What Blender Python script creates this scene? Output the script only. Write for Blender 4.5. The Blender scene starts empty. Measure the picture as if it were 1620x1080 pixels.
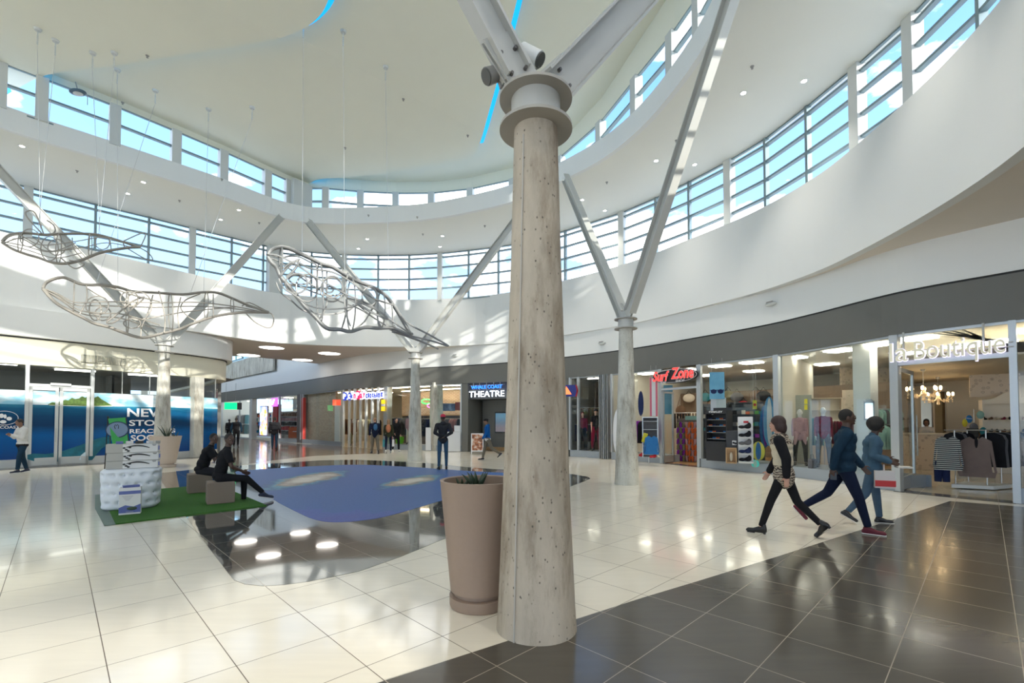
import bpy, bmesh, math, random
from math import sin, cos, pi, radians, atan2, hypot, tan
from mathutils import Vector, Matrix
from mathutils.geometry import tessellate_polygon
random.seed(7)
S = bpy.context.scene
COL = S.collection
# ------------------------------------------------------------------ camera
F, PITCH, HC = 735.0, radians(1.6), 1.6
CY = 666 - F*tan(PITCH)
cd = bpy.data.cameras.new('camera'); cam = bpy.data.objects.new('camera', cd); COL.objects.link(cam)
cam.location = (0, 0, HC); cam.rotation_euler = (pi/2 + PITCH, 0, 0)
cd.sensor_width = 36; cd.lens = F/1620*36; cd.shift_y = (CY-540)/1620; cd.clip_end = 400; cd.clip_start = .05
S.camera = cam
# ------------------------------------------------------------------ view + sampling quality
S.view_settings.view_transform = 'Standard'; S.view_settings.look = 'None'
S.view_settings.gamma = 1; S.view_settings.exposure = 0.8
S.cycles.use_denoising = True
S.cycles.max_bounces = 9; S.cycles.diffuse_bounces = 6; S.cycles.glossy_bounces = 4
S.cycles.transparent_max_bounces = 16; S.cycles.sample_clamp_indirect = 6
S.cycles.caustics_reflective = False; S.cycles.caustics_refractive = False
# ------------------------------------------------------------------ sky
W = bpy.data.worlds.new('sky'); S.world = W; W.use_nodes = True
nt = W.node_tree; nt.nodes.clear()
def wn(t, **k):
    n = nt.nodes.new(t)
    for a, b in k.items(): setattr(n, a, b)
    return n
tc = wn('ShaderNodeTexCoord'); mp = wn('ShaderNodeMapping'); mp.inputs['Scale'].default_value = (1, 1, 2.2)
mp.inputs['Location'].default_value = (1.6, .1, .9)
no = wn('ShaderNodeTexNoise'); no.inputs['Scale'].default_value = 3.4; no.inputs['Detail'].default_value = 7; no.inputs['Roughness'].default_value = .55
cr = wn('ShaderNodeValToRGB'); cr.color_ramp.elements[0].position = .50; cr.color_ramp.elements[1].position = .67
sx = wn('ShaderNodeSeparateXYZ'); g = wn('ShaderNodeValToRGB')
g.color_ramp.elements[0].position = 0.0; g.color_ramp.elements[0].color = (.38, .57, .80, 1)
g.color_ramp.elements[1].position = .75; g.color_ramp.elements[1].color = (.06, .21, .58, 1)
mx = wn('ShaderNodeMix', data_type='RGBA'); bg = wn('ShaderNodeBackground'); out = wn('ShaderNodeOutputWorld')
L = nt.links.new
L(tc.outputs['Generated'], mp.inputs['Vector']); L(mp.outputs[0], no.inputs['Vector']); L(no.outputs['Fac'], cr.inputs[0])
L(tc.outputs['Generated'], sx.inputs[0]); L(sx.outputs['Z'], g.inputs[0])
L(cr.outputs[0], mx.inputs['Factor']); L(g.outputs[0], mx.inputs['A']); mx.inputs['B'].default_value = (2.7, 2.6, 2.4, 1)
L(mx.outputs['Result'], bg.inputs[0]); bg.inputs[1].default_value = 1.75; L(bg.outputs[0], out.inputs[0])
# ------------------------------------------------------------------ sun (low, from behind right)
SUN_AZ, SUN_EL, SUN_W = (-.64, .77), radians(13.5), 3.5
sd = bpy.data.lights.new('sun', 'SUN'); sun = bpy.data.objects.new('sun', sd); COL.objects.link(sun)
sd.energy = SUN_W; sd.angle = radians(.6); sd.color = (1, .955, .87)
_d = Vector((SUN_AZ[0]*cos(SUN_EL), SUN_AZ[1]*cos(SUN_EL), -sin(SUN_EL)))
sun.rotation_euler = _d.to_track_quat('-Z', 'Y').to_euler(); sun.location = (12, -12, 16)

# ================================================================== helpers
def ray(px, py):
    u = (px-810)/F; v = (CY-py)/F
    return Vector((u, cos(PITCH)-v*sin(PITCH), sin(PITCH)+v*cos(PITCH)))
def pt(px, py, z=0):
    r = ray(px, py); t = (z-HC)/r.z
    return Vector((r.x*t, r.y*t, z))
def pd(px, py, d):
    r = ray(px, py); t = d/r.y
    return Vector((r.x*t, d, HC+r.z*t))
def catmull(P, n=6, closed=False):
    P = [Vector(p) for p in P]; out = []; N = len(P)
    rng = range(N) if closed else range(N-1)
    for i in rng:
        g = (lambda k: P[k % N]) if closed else (lambda k: P[max(0, min(N-1, k))])
        a, b, c, d = g(i-1), g(i), g(i+1), g(i+2)
        for k in range(n):
            t = k/n
            out.append(.5*((2*b)+(c-a)*t+(2*a-5*b+4*c-d)*t*t+(-a+3*b-3*c+d)*t**3))
    if not closed: out.append(P[-1])
    return out
def offset(path, d, closed=False):
    out = []; N = len(path)
    for i, p in enumerate(path):
        a = path[(i-1) % N] if closed or i else p
        b = path[(i+1) % N] if closed or i < N-1 else p
        t = (b-a); t = t.normalized() if t.length > 1e-6 else Vector((1, 0))
        out.append(Vector((p.x+t.y*d, p.y-t.x*d)))   # right-hand side of travel
    return out
def hit(path, px, py=600):
    """where the sight line through (px,py) meets the vertical surface over a plan path"""
    r = ray(px, py); best = None
    for i in range(len(path)-1):
        a, b = path[i], path[i+1]
        ex, ey = b.x-a.x, b.y-a.y
        den = r.x*ey-r.y*ex
        if abs(den) < 1e-9: continue
        t = (a.x*ey-a.y*ex)/den; u = (a.x*r.y-a.y*r.x)/den
        if -1e-6 <= u <= 1+1e-6 and t > .2 and (best is None or t < best[0]):
            tg = Vector((ex, ey)).normalized(); best = (t, tg)
    t, tg = best
    return Vector((r.x*t, r.y*t, HC+r.z*t)), tg
def between(path, pxa, pxb):
    """part of a path between two sight lines (in path order)"""
    a = hit(path, pxa)[0].to_2d(); b = hit(path, pxb)[0].to_2d()
    def par(q):
        bi = None
        for i in range(len(path)-1):
            e = path[i+1]-path[i]; u = max(0, min(1, (q-path[i]).dot(e)/max(1e-9, e.length_squared)))
            dd = (path[i]+e*u-q).length
            if bi is None or dd < bi[0]: bi = (dd, i+u)
        return bi[1]
    pa, pb = par(a), par(b)
    if pa > pb: pa, pb, a, b = pb, pa, b, a
    return [a]+[path[i] for i in range(int(pa)+1, int(math.ceil(pb))) if (path[i]-a).length > .02 and (path[i]-b).length > .02]+[b]

# ---- materials
MATS = {}
def mat(name, col, rough=.5, metal=0, spec=.5, emit=None, es=1, noise=0, nscale=8, bump=0, bscale=60, coat=0, stretch=None, alpha=1):
    if name in MATS: return MATS[name]
    m = bpy.data.materials.new(name); m.use_nodes = True; MATS[name] = m
    t = m.node_tree; b = t.nodes['Principled BSDF']
    c = (*col, 1)
    b.inputs['Base Color'].default_value = c; b.inputs['Roughness'].default_value = rough
    b.inputs['Metallic'].default_value = metal; b.inputs['Specular IOR Level'].default_value = spec
    b.inputs['Coat Weight'].default_value = coat; b.inputs['Coat Roughness'].default_value = .06
    b.inputs['Alpha'].default_value = alpha
    if emit: b.inputs['Emission Color'].default_value = (*emit, 1); b.inputs['Emission Strength'].default_value = es
    if noise or bump:
        tcn = t.nodes.new('ShaderNodeTexCoord'); mpn = t.nodes.new('ShaderNodeMapping')
        if stretch: mpn.inputs['Scale'].default_value = stretch
        t.links.new(tcn.outputs['Object'], mpn.inputs[0])
    if noise:
        n = t.nodes.new('ShaderNodeTexNoise'); n.inputs['Scale'].default_value = nscale; n.inputs['Detail'].default_value = 6
        r = t.nodes.new('ShaderNodeMix'); r.data_type = 'RGBA'
        r.inputs['A'].default_value = (*[max(0, x*(1-noise)) for x in col], 1); r.inputs['B'].default_value = (*[min(1, x*(1+noise)) for x in col], 1)
        t.links.new(mpn.outputs[0], n.inputs['Vector']); t.links.new(n.outputs['Fac'], r.inputs['Factor']); t.links.new(r.outputs['Result'], b.inputs['Base Color'])
    if bump:
        n2 = t.nodes.new('ShaderNodeTexNoise'); n2.inputs['Scale'].default_value = bscale; n2.inputs['Detail'].default_value = 4
        bm_ = t.nodes.new('ShaderNodeBump'); bm_.inputs['Strength'].default_value = bump; bm_.inputs['Distance'].default_value = .01
        t.links.new(mpn.outputs[0], n2.inputs['Vector']); t.links.new(n2.outputs['Fac'], bm_.inputs['Height']); t.links.new(bm_.outputs[0], b.inputs['Normal'])
    return m
def emis(name, col, s):
    if name in MATS: return MATS[name]
    m = bpy.data.materials.new(name); m.use_nodes = True; MATS[name] = m
    b = m.node_tree.nodes['Principled BSDF']; b.inputs['Base Color'].default_value = (*col, 1)
    b.inputs['Emission Color'].default_value = (*col, 1); b.inputs['Emission Strength'].default_value = s
    return m
def glassmat(name, tint=(.93, .97, .96), refl=1.0, base=.03):
    m = bpy.data.materials.new(name); m.use_nodes = True; MATS[name] = m
    t = m.node_tree; t.nodes.clear()
    o = t.nodes.new('ShaderNodeOutputMaterial'); mixs = t.nodes.new('ShaderNodeMixShader')
    tr = t.nodes.new('ShaderNodeBsdfTransparent'); gl = t.nodes.new('ShaderNodeBsdfGlossy')
    tr.inputs[0].default_value = (*tint, 1); gl.inputs['Roughness'].default_value = .01
    fr = t.nodes.new('ShaderNodeFresnel'); fr.inputs[0].default_value = 1.5
    mm = t.nodes.new('ShaderNodeMath'); mm.operation = 'MULTIPLY_ADD'; mm.inputs[1].default_value = refl; mm.inputs[2].default_value = base; mm.use_clamp = True
    ge = t.nodes.new('ShaderNodeNewGeometry'); fb = t.nodes.new('ShaderNodeMath'); fb.operation = 'SUBTRACT'; fb.inputs[0].default_value = 1
    t.links.new(ge.outputs['Backfacing'], fb.inputs[1]); fm = t.nodes.new('ShaderNodeMath'); fm.operation = 'MULTIPLY'
    t.links.new(fr.outputs[0], fm.inputs[0]); t.links.new(fb.outputs[0], fm.inputs[1])
    t.links.new(fm.outputs[0], mm.inputs[0]); t.links.new(mm.outputs[0], mixs.inputs[0])
    t.links.new(tr.outputs[0], mixs.inputs[1]); t.links.new(gl.outputs[0], mixs.inputs[2]); t.links.new(mixs.outputs[0], o.inputs[0])
    return m
class Nodes:
    """small helper for longer node materials"""
    def __init__(s, name):
        s.m = bpy.data.materials.new(name); s.m.use_nodes = True; MATS[name] = s.m
        s.t = s.m.node_tree; s.b = s.t.nodes['Principled BSDF']
        s.co = s.t.nodes.new('ShaderNodeTexCoord').outputs['Object']
    def n(s, typ, ins=(), **k):
        o = s.t.nodes.new(typ)
        for a, b in k.items(): setattr(o, a, b)
        for key, v in (ins.items() if isinstance(ins, dict) else enumerate(ins)):
            if v is None: continue
            if isinstance(v, bpy.types.NodeSocket): s.t.links.new(v, o.inputs[key])
            else: o.inputs[key].default_value = v
        return o
    def math(s, op, a, b=None, c=None, clamp=False):
        o = s.n('ShaderNodeMath', (a, b, c), operation=op); o.use_clamp = clamp; return o.outputs[0]
    def mix(s, f, a, b):
        o = s.t.nodes.new('ShaderNodeMix'); o.data_type = 'RGBA'
        for k, v in (('Factor', f), ('A', a), ('B', b)):
            if isinstance(v, bpy.types.NodeSocket): s.t.links.new(v, o.inputs[k])
            else: o.inputs[k].default_value = (*v, 1) if isinstance(v, tuple) and len(v) == 3 else v
        return o.outputs['Result']
    def noise(s, sc, det=4, vec=None, rough=.5):
        return s.n('ShaderNodeTexNoise', {'Vector': vec or s.co, 'Scale': sc, 'Detail': det, 'Roughness': rough}).outputs['Fac']
    def mapping(s, loc=(0, 0, 0), rot=(0, 0, 0), sc=(1, 1, 1)):
        return s.n('ShaderNodeMapping', {'Vector': s.co, 'Location': loc, 'Rotation': rot, 'Scale': sc}).outputs[0]
    def ramp(s, f, stops):
        o = s.t.nodes.new('ShaderNodeValToRGB'); s.t.links.new(f, o.inputs[0]); e = o.color_ramp.elements
        while len(e) < len(stops): e.new(.5)
        for i, (p, c) in enumerate(stops): e[i].position = p; e[i].color = (*c, 1) if len(c) == 3 else c
        return o.outputs[0]
    def out(s, k, v):
        if isinstance(v, bpy.types.NodeSocket): s.t.links.new(v, s.b.inputs[k])
        else: s.b.inputs[k].default_value = v

# ---- mesh builder
class MB:
    def __init__(s): s.v = []; s.f = []; s.mi = []; s.cur = 0
    def add(s, vs, fs, M=None):
        o = len(s.v)
        s.v += [tuple(M @ Vector(v)) if M else tuple(v) for v in vs]
        s.f += [tuple(i+o for i in f) for f in fs]; s.mi += [s.cur]*len(fs); return s
    def box(s, c, d, rz=0, M=None):
        x, y, z = d[0]/2, d[1]/2, d[2]/2
        vs = [(i*x, j*y, k*z) for i in (-1, 1) for j in (-1, 1) for k in (-1, 1)]
        fs = [(0, 1, 3, 2), (4, 6, 7, 5), (0, 4, 5, 1), (2, 3, 7, 6), (0, 2, 6, 4), (1, 5, 7, 3)]
        T = Matrix.Translation(c) @ Matrix.Rotation(rz, 4, 'Z')
        return s.add(vs, fs, M @ T if M else T)
    def seg(s, a, b, w, z0, z1):
        """upright box along a plan segment"""
        a = Vector(a[:2]); b = Vector(b[:2]); d = b-a
        return s.box(((a.x+b.x)/2, (a.y+b.y)/2, (z0+z1)/2), (d.length, w, z1-z0), atan2(d.y, d.x))
    def beam(s, a, b, w, h, up=(0, 0, 1)):
        a, b = Vector(a), Vector(b); d = (b-a); z = d.normalized(); x = Vector(up).cross(z)
        if x.length < 1e-4: x = Vector((1, 0, 0))
        x.normalize(); y = z.cross(x)
        M = Matrix((x, y, z)).transposed().to_4x4(); M.translation = (a+b)/2
        return s.box((0, 0, 0), (w, h, d.length), M=M)
    def tube(s, pts, r, n=8, closed=False, cap=True):
        pts = [Vector(p) for p in pts]; N = len(pts); rs = r if isinstance(r, (list, tuple)) else [r]*N
        o = len(s.v); up = None
        for i, p in enumerate(pts):
            a = pts[i-1] if (i or closed) else p; b = pts[(i+1) % N] if (i < N-1 or closed) else p
            t = (b-a)
            if t.length < 1e-9: t = Vector((0, 0, 1))
            t.normalize()
            if up is None: up = t.orthogonal().normalized()
            up = (up-t*up.dot(t))
            if up.length < 1e-6: up = t.orthogonal()
            up.normalize(); q = t.cross(up)
            for k in range(n):
                an = 2*pi*k/n; s.v.append(tuple(p+(up*cos(an)+q*sin(an))*rs[i]))
        for i in range(N if closed else N-1):
            for k in range(n):
                A = o+i*n; B = o+((i+1) % N)*n
                s.f.append((A+k, A+(k+1) % n, B+(k+1) % n, B+k)); s.mi.append(s.cur)
        if cap and not closed:
            s.f.append(tuple(o+k for k in range(n))[::-1]); s.f.append(tuple(o+(N-1)*n+k for k in range(n))); s.mi += [s.cur]*2
        return s
    def lathe(s, prof, n=32, c=(0, 0, 0), M=None):
        vs = []; fs = []; m = len(prof)
        for (r, z) in prof:
            for k in range(n):
                a = 2*pi*k/n; vs.append((c[0]+r*cos(a), c[1]+r*sin(a), c[2]+z))
        for i in range(m-1):
            for k in range(n): fs.append((i*n+k, i*n+(k+1) % n, (i+1)*n+(k+1) % n, (i+1)*n+k))
        if prof[0][0] > 1e-5: fs.append(tuple(range(n))[::-1])
        if prof[-1][0] > 1e-5: fs.append(tuple((m-1)*n+k for k in range(n)))
        return s.add(vs, fs, M)
    def ell(s, c, r, M=None, n=16, m=10):
        vs = [(0, 0, -1)]; fs = []
        for i in range(1, m):
            ph = -pi/2+pi*i/m
            for k in range(n): vs.append((cos(ph)*cos(2*pi*k/n), cos(ph)*sin(2*pi*k/n), sin(ph)))
        vs.append((0, 0, 1)); top = len(vs)-1
        for k in range(n): fs.append((0, 1+(k+1) % n, 1+k))
        for i in range(m-2):
            for k in range(n): fs.append((1+i*n+k, 1+i*n+(k+1) % n, 1+(i+1)*n+(k+1) % n, 1+(i+1)*n+k))
        for k in range(n): fs.append((top, 1+(m-2)*n+k, 1+(m-2)*n+(k+1) % n))
        T = Matrix.Translation(c) @ (M or Matrix.Identity(4)) @ Matrix.Diagonal((*r, 1))
        return s.add(vs, fs, T)
    def cone(s, a, b, ra, rb, n=16, round_=True):
        """tapered limb with round ends"""
        a, b = Vector(a), Vector(b); d = b-a; L_ = d.length
        z = d.normalized(); x = z.orthogonal().normalized(); y = z.cross(x)
        M = Matrix((x, y, z)).transposed().to_4x4(); M.translation = a
        if round_:
            pr = [(1e-6, -ra)]+[(ra*sin(t), -ra*cos(t)) for t in (.5, 1.0)]+[(ra, 0), (rb, L_)]+[(rb*cos(t), L_+rb*sin(t)) for t in (.57, 1.07)]+[(1e-6, L_+rb)]
        else: pr = [(1e-6, 0), (ra, 0), (rb, L_), (1e-6, L_)]
        return s.lathe(pr, n, M=M)
    def poly(s, P, z, up=True):
        tri = tessellate_polygon([[Vector((p[0], p[1], 0)) for p in l] for l in P])
        vs = [(p[0], p[1], z) for l in P for p in l]
        fs = []
        for t in tri:
            a, b, c = [Vector(vs[i]) for i in t]
            nz = (b-a).cross(c-a).z
            fs.append(tuple(t) if (nz > 0) == up else tuple(reversed(t)))
        return s.add(vs, fs)
    def prism(s, P, z0, z1, M=None):
        """solid from a plan outline"""
        o = MB(); o.poly([P], z0, False); o.poly([P], z1, True)
        n = len(P); vs = [(p[0], p[1], z) for z in (z0, z1) for p in P]
        ar = sum(P[i][0]*P[(i+1) % n][1]-P[(i+1) % n][0]*P[i][1] for i in range(n))
        fs = [(i, (i+1) % n, n+(i+1) % n, n+i) if ar > 0 else (i, n+i, n+(i+1) % n, (i+1) % n) for i in range(n)]
        o.add(vs, fs)
        return s.add(o.v, o.f, M)
    def ribbon(s, path, z0, z1, th=.1, closed=False):
        """upright wall along a path; thickness goes to the right-hand side of travel"""
        q = offset(path, th, closed); n = len(path); o = len(s.v)
        for a, b in zip(path, q): s.v += [(a.x, a.y, z0), (a.x, a.y, z1), (b.x, b.y, z1), (b.x, b.y, z0)]
        for i in range(n if closed else n-1):
            A = o+4*i; B = o+4*((i+1) % n)
            for k in range(4): s.f.append((A+k, A+(k+1) % 4, B+(k+1) % 4, B+k)); s.mi.append(s.cur)
        if not closed: s.f += [(o+3, o+2, o+1, o), (o+4*n-4, o+4*n-3, o+4*n-2, o+4*n-1)]; s.mi += [s.cur]*2
        return s
    def sheet(s, path, z0, z1, closed=False):
        n = len(path); o = len(s.v)
        for a in path: s.v += [(a.x, a.y, z0), (a.x, a.y, z1)]
        for i in range(n if closed else n-1):
            A = o+2*i; B = o+2*((i+1) % n); s.f.append((A, B, B+1, A+1)); s.mi.append(s.cur)
        return s
def inv(root): return (Matrix.Translation(root.location) @ root.rotation_euler.to_matrix().to_4x4()).inverted()
def build(name, mb, ms, parent=None, smooth=False, bevel=0, world=True, angle=40, label=None, recalc=True):
    me = bpy.data.meshes.new(name); me.from_pydata(mb.v, [], mb.f)
    ms = ms if isinstance(ms, (list, tuple)) else [ms]
    for m in ms: me.materials.append(m)
    if len(ms) > 1: me.polygons.foreach_set('material_index', mb.mi)
    if recalc:
        b = bmesh.new(); b.from_mesh(me); bmesh.ops.recalc_face_normals(b, faces=b.faces); b.to_mesh(me); b.free()
    if smooth:
        me.polygons.foreach_set('use_smooth', [True]*len(me.polygons)); me.set_sharp_from_angle(angle=radians(angle))
    o = bpy.data.objects.new(name, me); COL.objects.link(o)
    if bevel:
        md = o.modifiers.new('bevel', 'BEVEL'); md.width = bevel; md.segments = 2; md.limit_method = 'ANGLE'
    if parent:
        o.parent = parent
        if world: o.matrix_parent_inverse = TOPINV[parent.name] if parent.name in TOPINV else inv(parent)
        if parent.type == 'MESH' and world: o.matrix_parent_inverse = Matrix.Identity(4)
    if label: o['label'] = label
    return o
TOPINV = {}
def thing(name, label, cat, loc=(0, 0, 0), rz=0, group=None):
    o = bpy.data.objects.new(name, None); COL.objects.link(o); o.location = loc; o.rotation_euler = (0, 0, rz)
    o.empty_display_size = .2; o['label'] = label; o['category'] = cat; o['kind'] = 'thing'
    if group: o['group'] = group
    return o
def tag(o, label, cat, group=None):
    o['label'] = label; o['category'] = cat; o['kind'] = 'thing'
    if group: o['group'] = group
    return o
def struct(name, mb, m, **k):
    o = build(name, mb, m, **k); o['kind'] = 'structure'; return o
def sroot(name):
    o = bpy.data.objects.new(name, None); COL.objects.link(o); o['kind'] = 'structure'; return o
def dup(root, loc=None, rz=None, label=None, group=None, m=None):
    r = root.copy(); COL.objects.link(r)
    if loc is not None: r.location = loc
    if rz is not None: r.rotation_euler = (0, 0, rz)
    if label: r['label'] = label
    if group: r['group'] = group
    if m and r.type == 'MESH': r.material_slots[0].link = 'OBJECT'; r.material_slots[0].material = m
    for ch in list(root.children):
        c = ch.copy(); COL.objects.link(c); c.parent = r
        for g_ in ch.children:
            d = g_.copy(); COL.objects.link(d); d.parent = c
    return r
def frame(o, x, up=(0, 0, 1)):
    """matrix with local x along x, local y up, local z = x cross up"""
    x = Vector(x).normalized(); y = Vector(up).normalized(); z = x.cross(y)
    M = Matrix((x, y, z)).transposed().to_4x4(); M.translation = o; return M
def text(name, s, m, parent, o, x, size=None, width=None, height=None, ext=.01, bold=0, shear=0, align='CENTER', up=(0, 0, 1), sx=None):
    cu = bpy.data.curves.new(name, 'FONT'); cu.body = s; cu.size = 1; cu.extrude = 0; cu.offset = bold; cu.shear = shear
    cu.align_x = 'LEFT'; cu.resolution_u = 3; cu.extrude = .5
    t = bpy.data.objects.new('tmp', cu); COL.objects.link(t)
    dg = bpy.context.evaluated_depsgraph_get(); me = bpy.data.meshes.new_from_object(t.evaluated_get(dg))
    bpy.data.objects.remove(t); bpy.data.curves.remove(cu)
    xs = [v.co.x for v in me.vertices]; ys = [v.co.y for v in me.vertices]
    x0, x1, y0, y1 = min(xs), max(xs), min(ys), max(ys)
    h = height/(y1-y0) if height else (size if size else width/(x1-x0))
    w = width/(x1-x0) if width else h
    M = frame(o, x, up)
    for v in me.vertices:
        c = v.co; X = (c.x-x0)*w - ((x1-x0)*w/2 if align == 'CENTER' else 0); Y = (c.y-y0)*h
        v.co = M @ Vector((X, Y, (c.z+.5)*ext))
    me.name = name; me.materials.clear(); me.materials.append(m)
    ob = bpy.data.objects.new(name, me); COL.objects.link(ob)
    if parent:
        ob.parent = parent
        if parent.type == 'EMPTY': ob.matrix_parent_inverse = inv(parent)
    return ob
def remesh(mb, vox, smooth=3):
    me = bpy.data.meshes.new('r'); me.from_pydata(mb.v, [], mb.f)
    b = bmesh.new(); b.from_mesh(me); bmesh.ops.recalc_face_normals(b, faces=b.faces); b.to_mesh(me); b.free()
    o = bpy.data.objects.new('r', me); COL.objects.link(o)
    r = o.modifiers.new('r', 'REMESH'); r.mode = 'VOXEL'; r.voxel_size = vox
    if smooth: q = o.modifiers.new('s', 'SMOOTH'); q.iterations = smooth; q.factor = .6
    dg = bpy.context.evaluated_depsgraph_get(); n = bpy.data.meshes.new_from_object(o.evaluated_get(dg))
    bpy.data.objects.remove(o); bpy.data.meshes.remove(me)
    n.polygons.foreach_set('use_smooth', [True]*len(n.polygons))
    return n
def meshobj(name, me, m, parent, world=True, label=None):
    me.materials.clear(); me.materials.append(m); me.name = name
    o = bpy.data.objects.new(name, me); COL.objects.link(o)
    if parent:
        o.parent = parent
        if world and parent.type == 'EMPTY': o.matrix_parent_inverse = inv(parent)
    if label: o['label'] = label
    return o
# ================================================================== plan curves (metres; camera stands at 0,0)
Z_SHOP, Z_FAS, Z_SOF, Z_SILL, Z_C1, Z_LEDGE, Z_C2 = 3.58, 4.5, 5.55, 8.05, 10.5, 11.2, 12.5
V2 = lambda L_: [Vector(p) for p in L_]
SHOP = catmull(V2([(-36, 53.5), (-30.6, 48.5), (-22, 40.3), (-15.9, 34.5), (-10.7, 29.3), (-7.2, 26.6), (-2.6, 24.5), (-.1, 23.15), (2.65, 21.1), (5.0, 18.6), (6.5, 16.3), (7.75, 14.2), (8.3, 12.6), (8.85, 10.55), (9.8, 9.15), (11.3, 7.3), (13.2, 4.6), (14.5, 0), (14.2, -6), (12, -12)]), 6)
LEFT = catmull(V2([(-28, -6), (-25.5, 3), (-22, 9), (-19.3, 12.9), (-17.35, 15.75), (-16.1, 17.5), (-15.1, 19.2), (-14.25, 20.9), (-13.95, 22.4), (-14.75, 23.7), (-16.0, 25.1), (-18.4, 27.5), (-24.5, 33.5), (-34, 44)]), 6)
RING = catmull(V2([(-17.4, 15.6), (-16.0, 17.2), (-14.2, 19.9), (-13.1, 21.75), (-11.75, 23.3), (-9, 24.2), (-5.6, 24.5), (-2.4, 24.02), (0.0, 23.0), (2.55, 21.0), (4.75, 18.75), (6.3, 16.3), (7.45, 14.2), (8.0, 12.2), (8.05, 10.7), (7.92, 9.0), (7.65, 7.5), (7.2, 6.2), (6.4, 4.6), (4.9, 2.5), (2.8, .5), (0, -1.2), (-3.8, -2.6), (-8.5, -3), (-13, -2), (-17.5, .5), (-20.3, 4.2), (-20.6, 8.3), (-19.4, 12.2)]), 5, True)
GL1 = V2([(-18.98, 16.8), (-18.4, 17.45), (-17.1, 18.85), (-15.85, 20.05), (-14.75, 21.2), (-13.6, 22.3), (-12.6, 23.3), (-11.95, 23.75), (-10.55, 24.25), (-8.95, 24.62), (-7.17, 24.72), (-5.5, 24.68), (-3.8, 24.42), (-2.25, 24.0), (-.68, 23.48), (.25, 23.1), (2.5, 21.5), (4.7, 19.6), (5.75, 18.3), (6.6, 17.05), (7.42, 15.65), (8.0, 14.4), (8.36, 12.9), (8.64, 11.4), (8.8, 9.98), (8.7, 8.4), (8.3, 6.6), (7.4, 4.6), (5.9, 2.2), (3.6, -.2), (.6, -2.1), (-3.6, -3.6), (-8.6, -4), (-13.5, -3), (-18.3, -.2), (-21.3, 3.9), (-21.7, 8.5), (-20.9, 12.9)])
OPEN_ = catmull(V2([(-15.5, 13.8), (-13.8, 15.6), (-12.2, 17.3), (-11.4, 18.2), (-10.3, 19.75), (-9.5, 20.4), (-8.7, 20.62), (-7.05, 20.65), (-4.1, 20.3), (-1.77, 19.5), (.2, 18.45), (1.82, 16.95), (3.1, 15.45), (3.9, 13.85), (4.35, 12.2), (4.55, 10.8), (4.52, 9.5), (4.3, 7.6), (3.6, 5.5), (2.2, 3.6), (0, 2.5), (-3.2, 2.0), (-7.5, 2.1), (-11.8, 3.4), (-15.2, 5.8), (-16.8, 8.7), (-16.6, 11.6)]), 4, True)
GL2 = V2([(-15.58, 13.85), (-14.95, 14.5), (-13.75, 15.8), (-12.65, 17.2), (-11.68, 18.5), (-10.7, 20.0), (-10.15, 20.8), (-9.55, 21.5), (-8.72, 21.5), (-7.2, 21.8), (-5.57, 21.97), (-3.85, 21.95), (-1.95, 21.55), (.05, 20.7), (2.0, 18.95), (3.24, 16.7), (3.95, 14.5), (4.52, 12.8), (4.8, 11.6), (4.95, 9.4), (4.7, 7.3), (4.0, 5.2), (2.5, 3.1), (.1, 1.95), (-3.3, 1.45), (-7.6, 1.5), (-12.1, 2.8), (-15.7, 5.4), (-17.3, 8.7), (-17.0, 11.9)])
def scaled_out(path, d): return offset(path, -d, True)   # loops run clockwise seen from above: left is outside

# ------------------------------------------------------------------ materials of the shell
M_white = mat('white_plaster', (.74, .75, .73), .55, noise=.015, nscale=1.5)
M_ceil = mat('ceiling_plaster', (.76, .76, .69), .7, noise=.015, nscale=1.2)
M_ceilu = mat('upper_ceiling_plaster', (.80, .80, .685), .75, noise=.02, nscale=1.2)
M_soffit = mat('soffit_paint', (.70, .64, .56), .6, noise=.02, nscale=2)
M_grey = mat('grey_fascia', (.13, .13, .115), .45, noise=.04, nscale=3)
M_cream = mat('cream_fascia', (.72, .69, .55), .5, noise=.02)
M_alu = mat('aluminium', (.50, .53, .55), .35, .6, noise=.03)
M_alud = mat('grey_aluminium', (.30, .31, .31), .4, .5)
M_winframe = mat('window_frame_grey', (.20, .27, .29), .45, .2)
M_pier = mat('window_pier_paint', (.56, .58, .56), .5)
M_steel = mat('painted_steel', (.50, .50, .465), .42, .1, noise=.04, nscale=4)
M_gap = mat('shadow_gap', (.03, .03, .03), .8)
GLASS = glassmat('window_glass', (.97, .99, 1.0), .6, .0)
SGLASS = glassmat('shopfront_glass', (.95, .98, .97), .9, .012)

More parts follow.
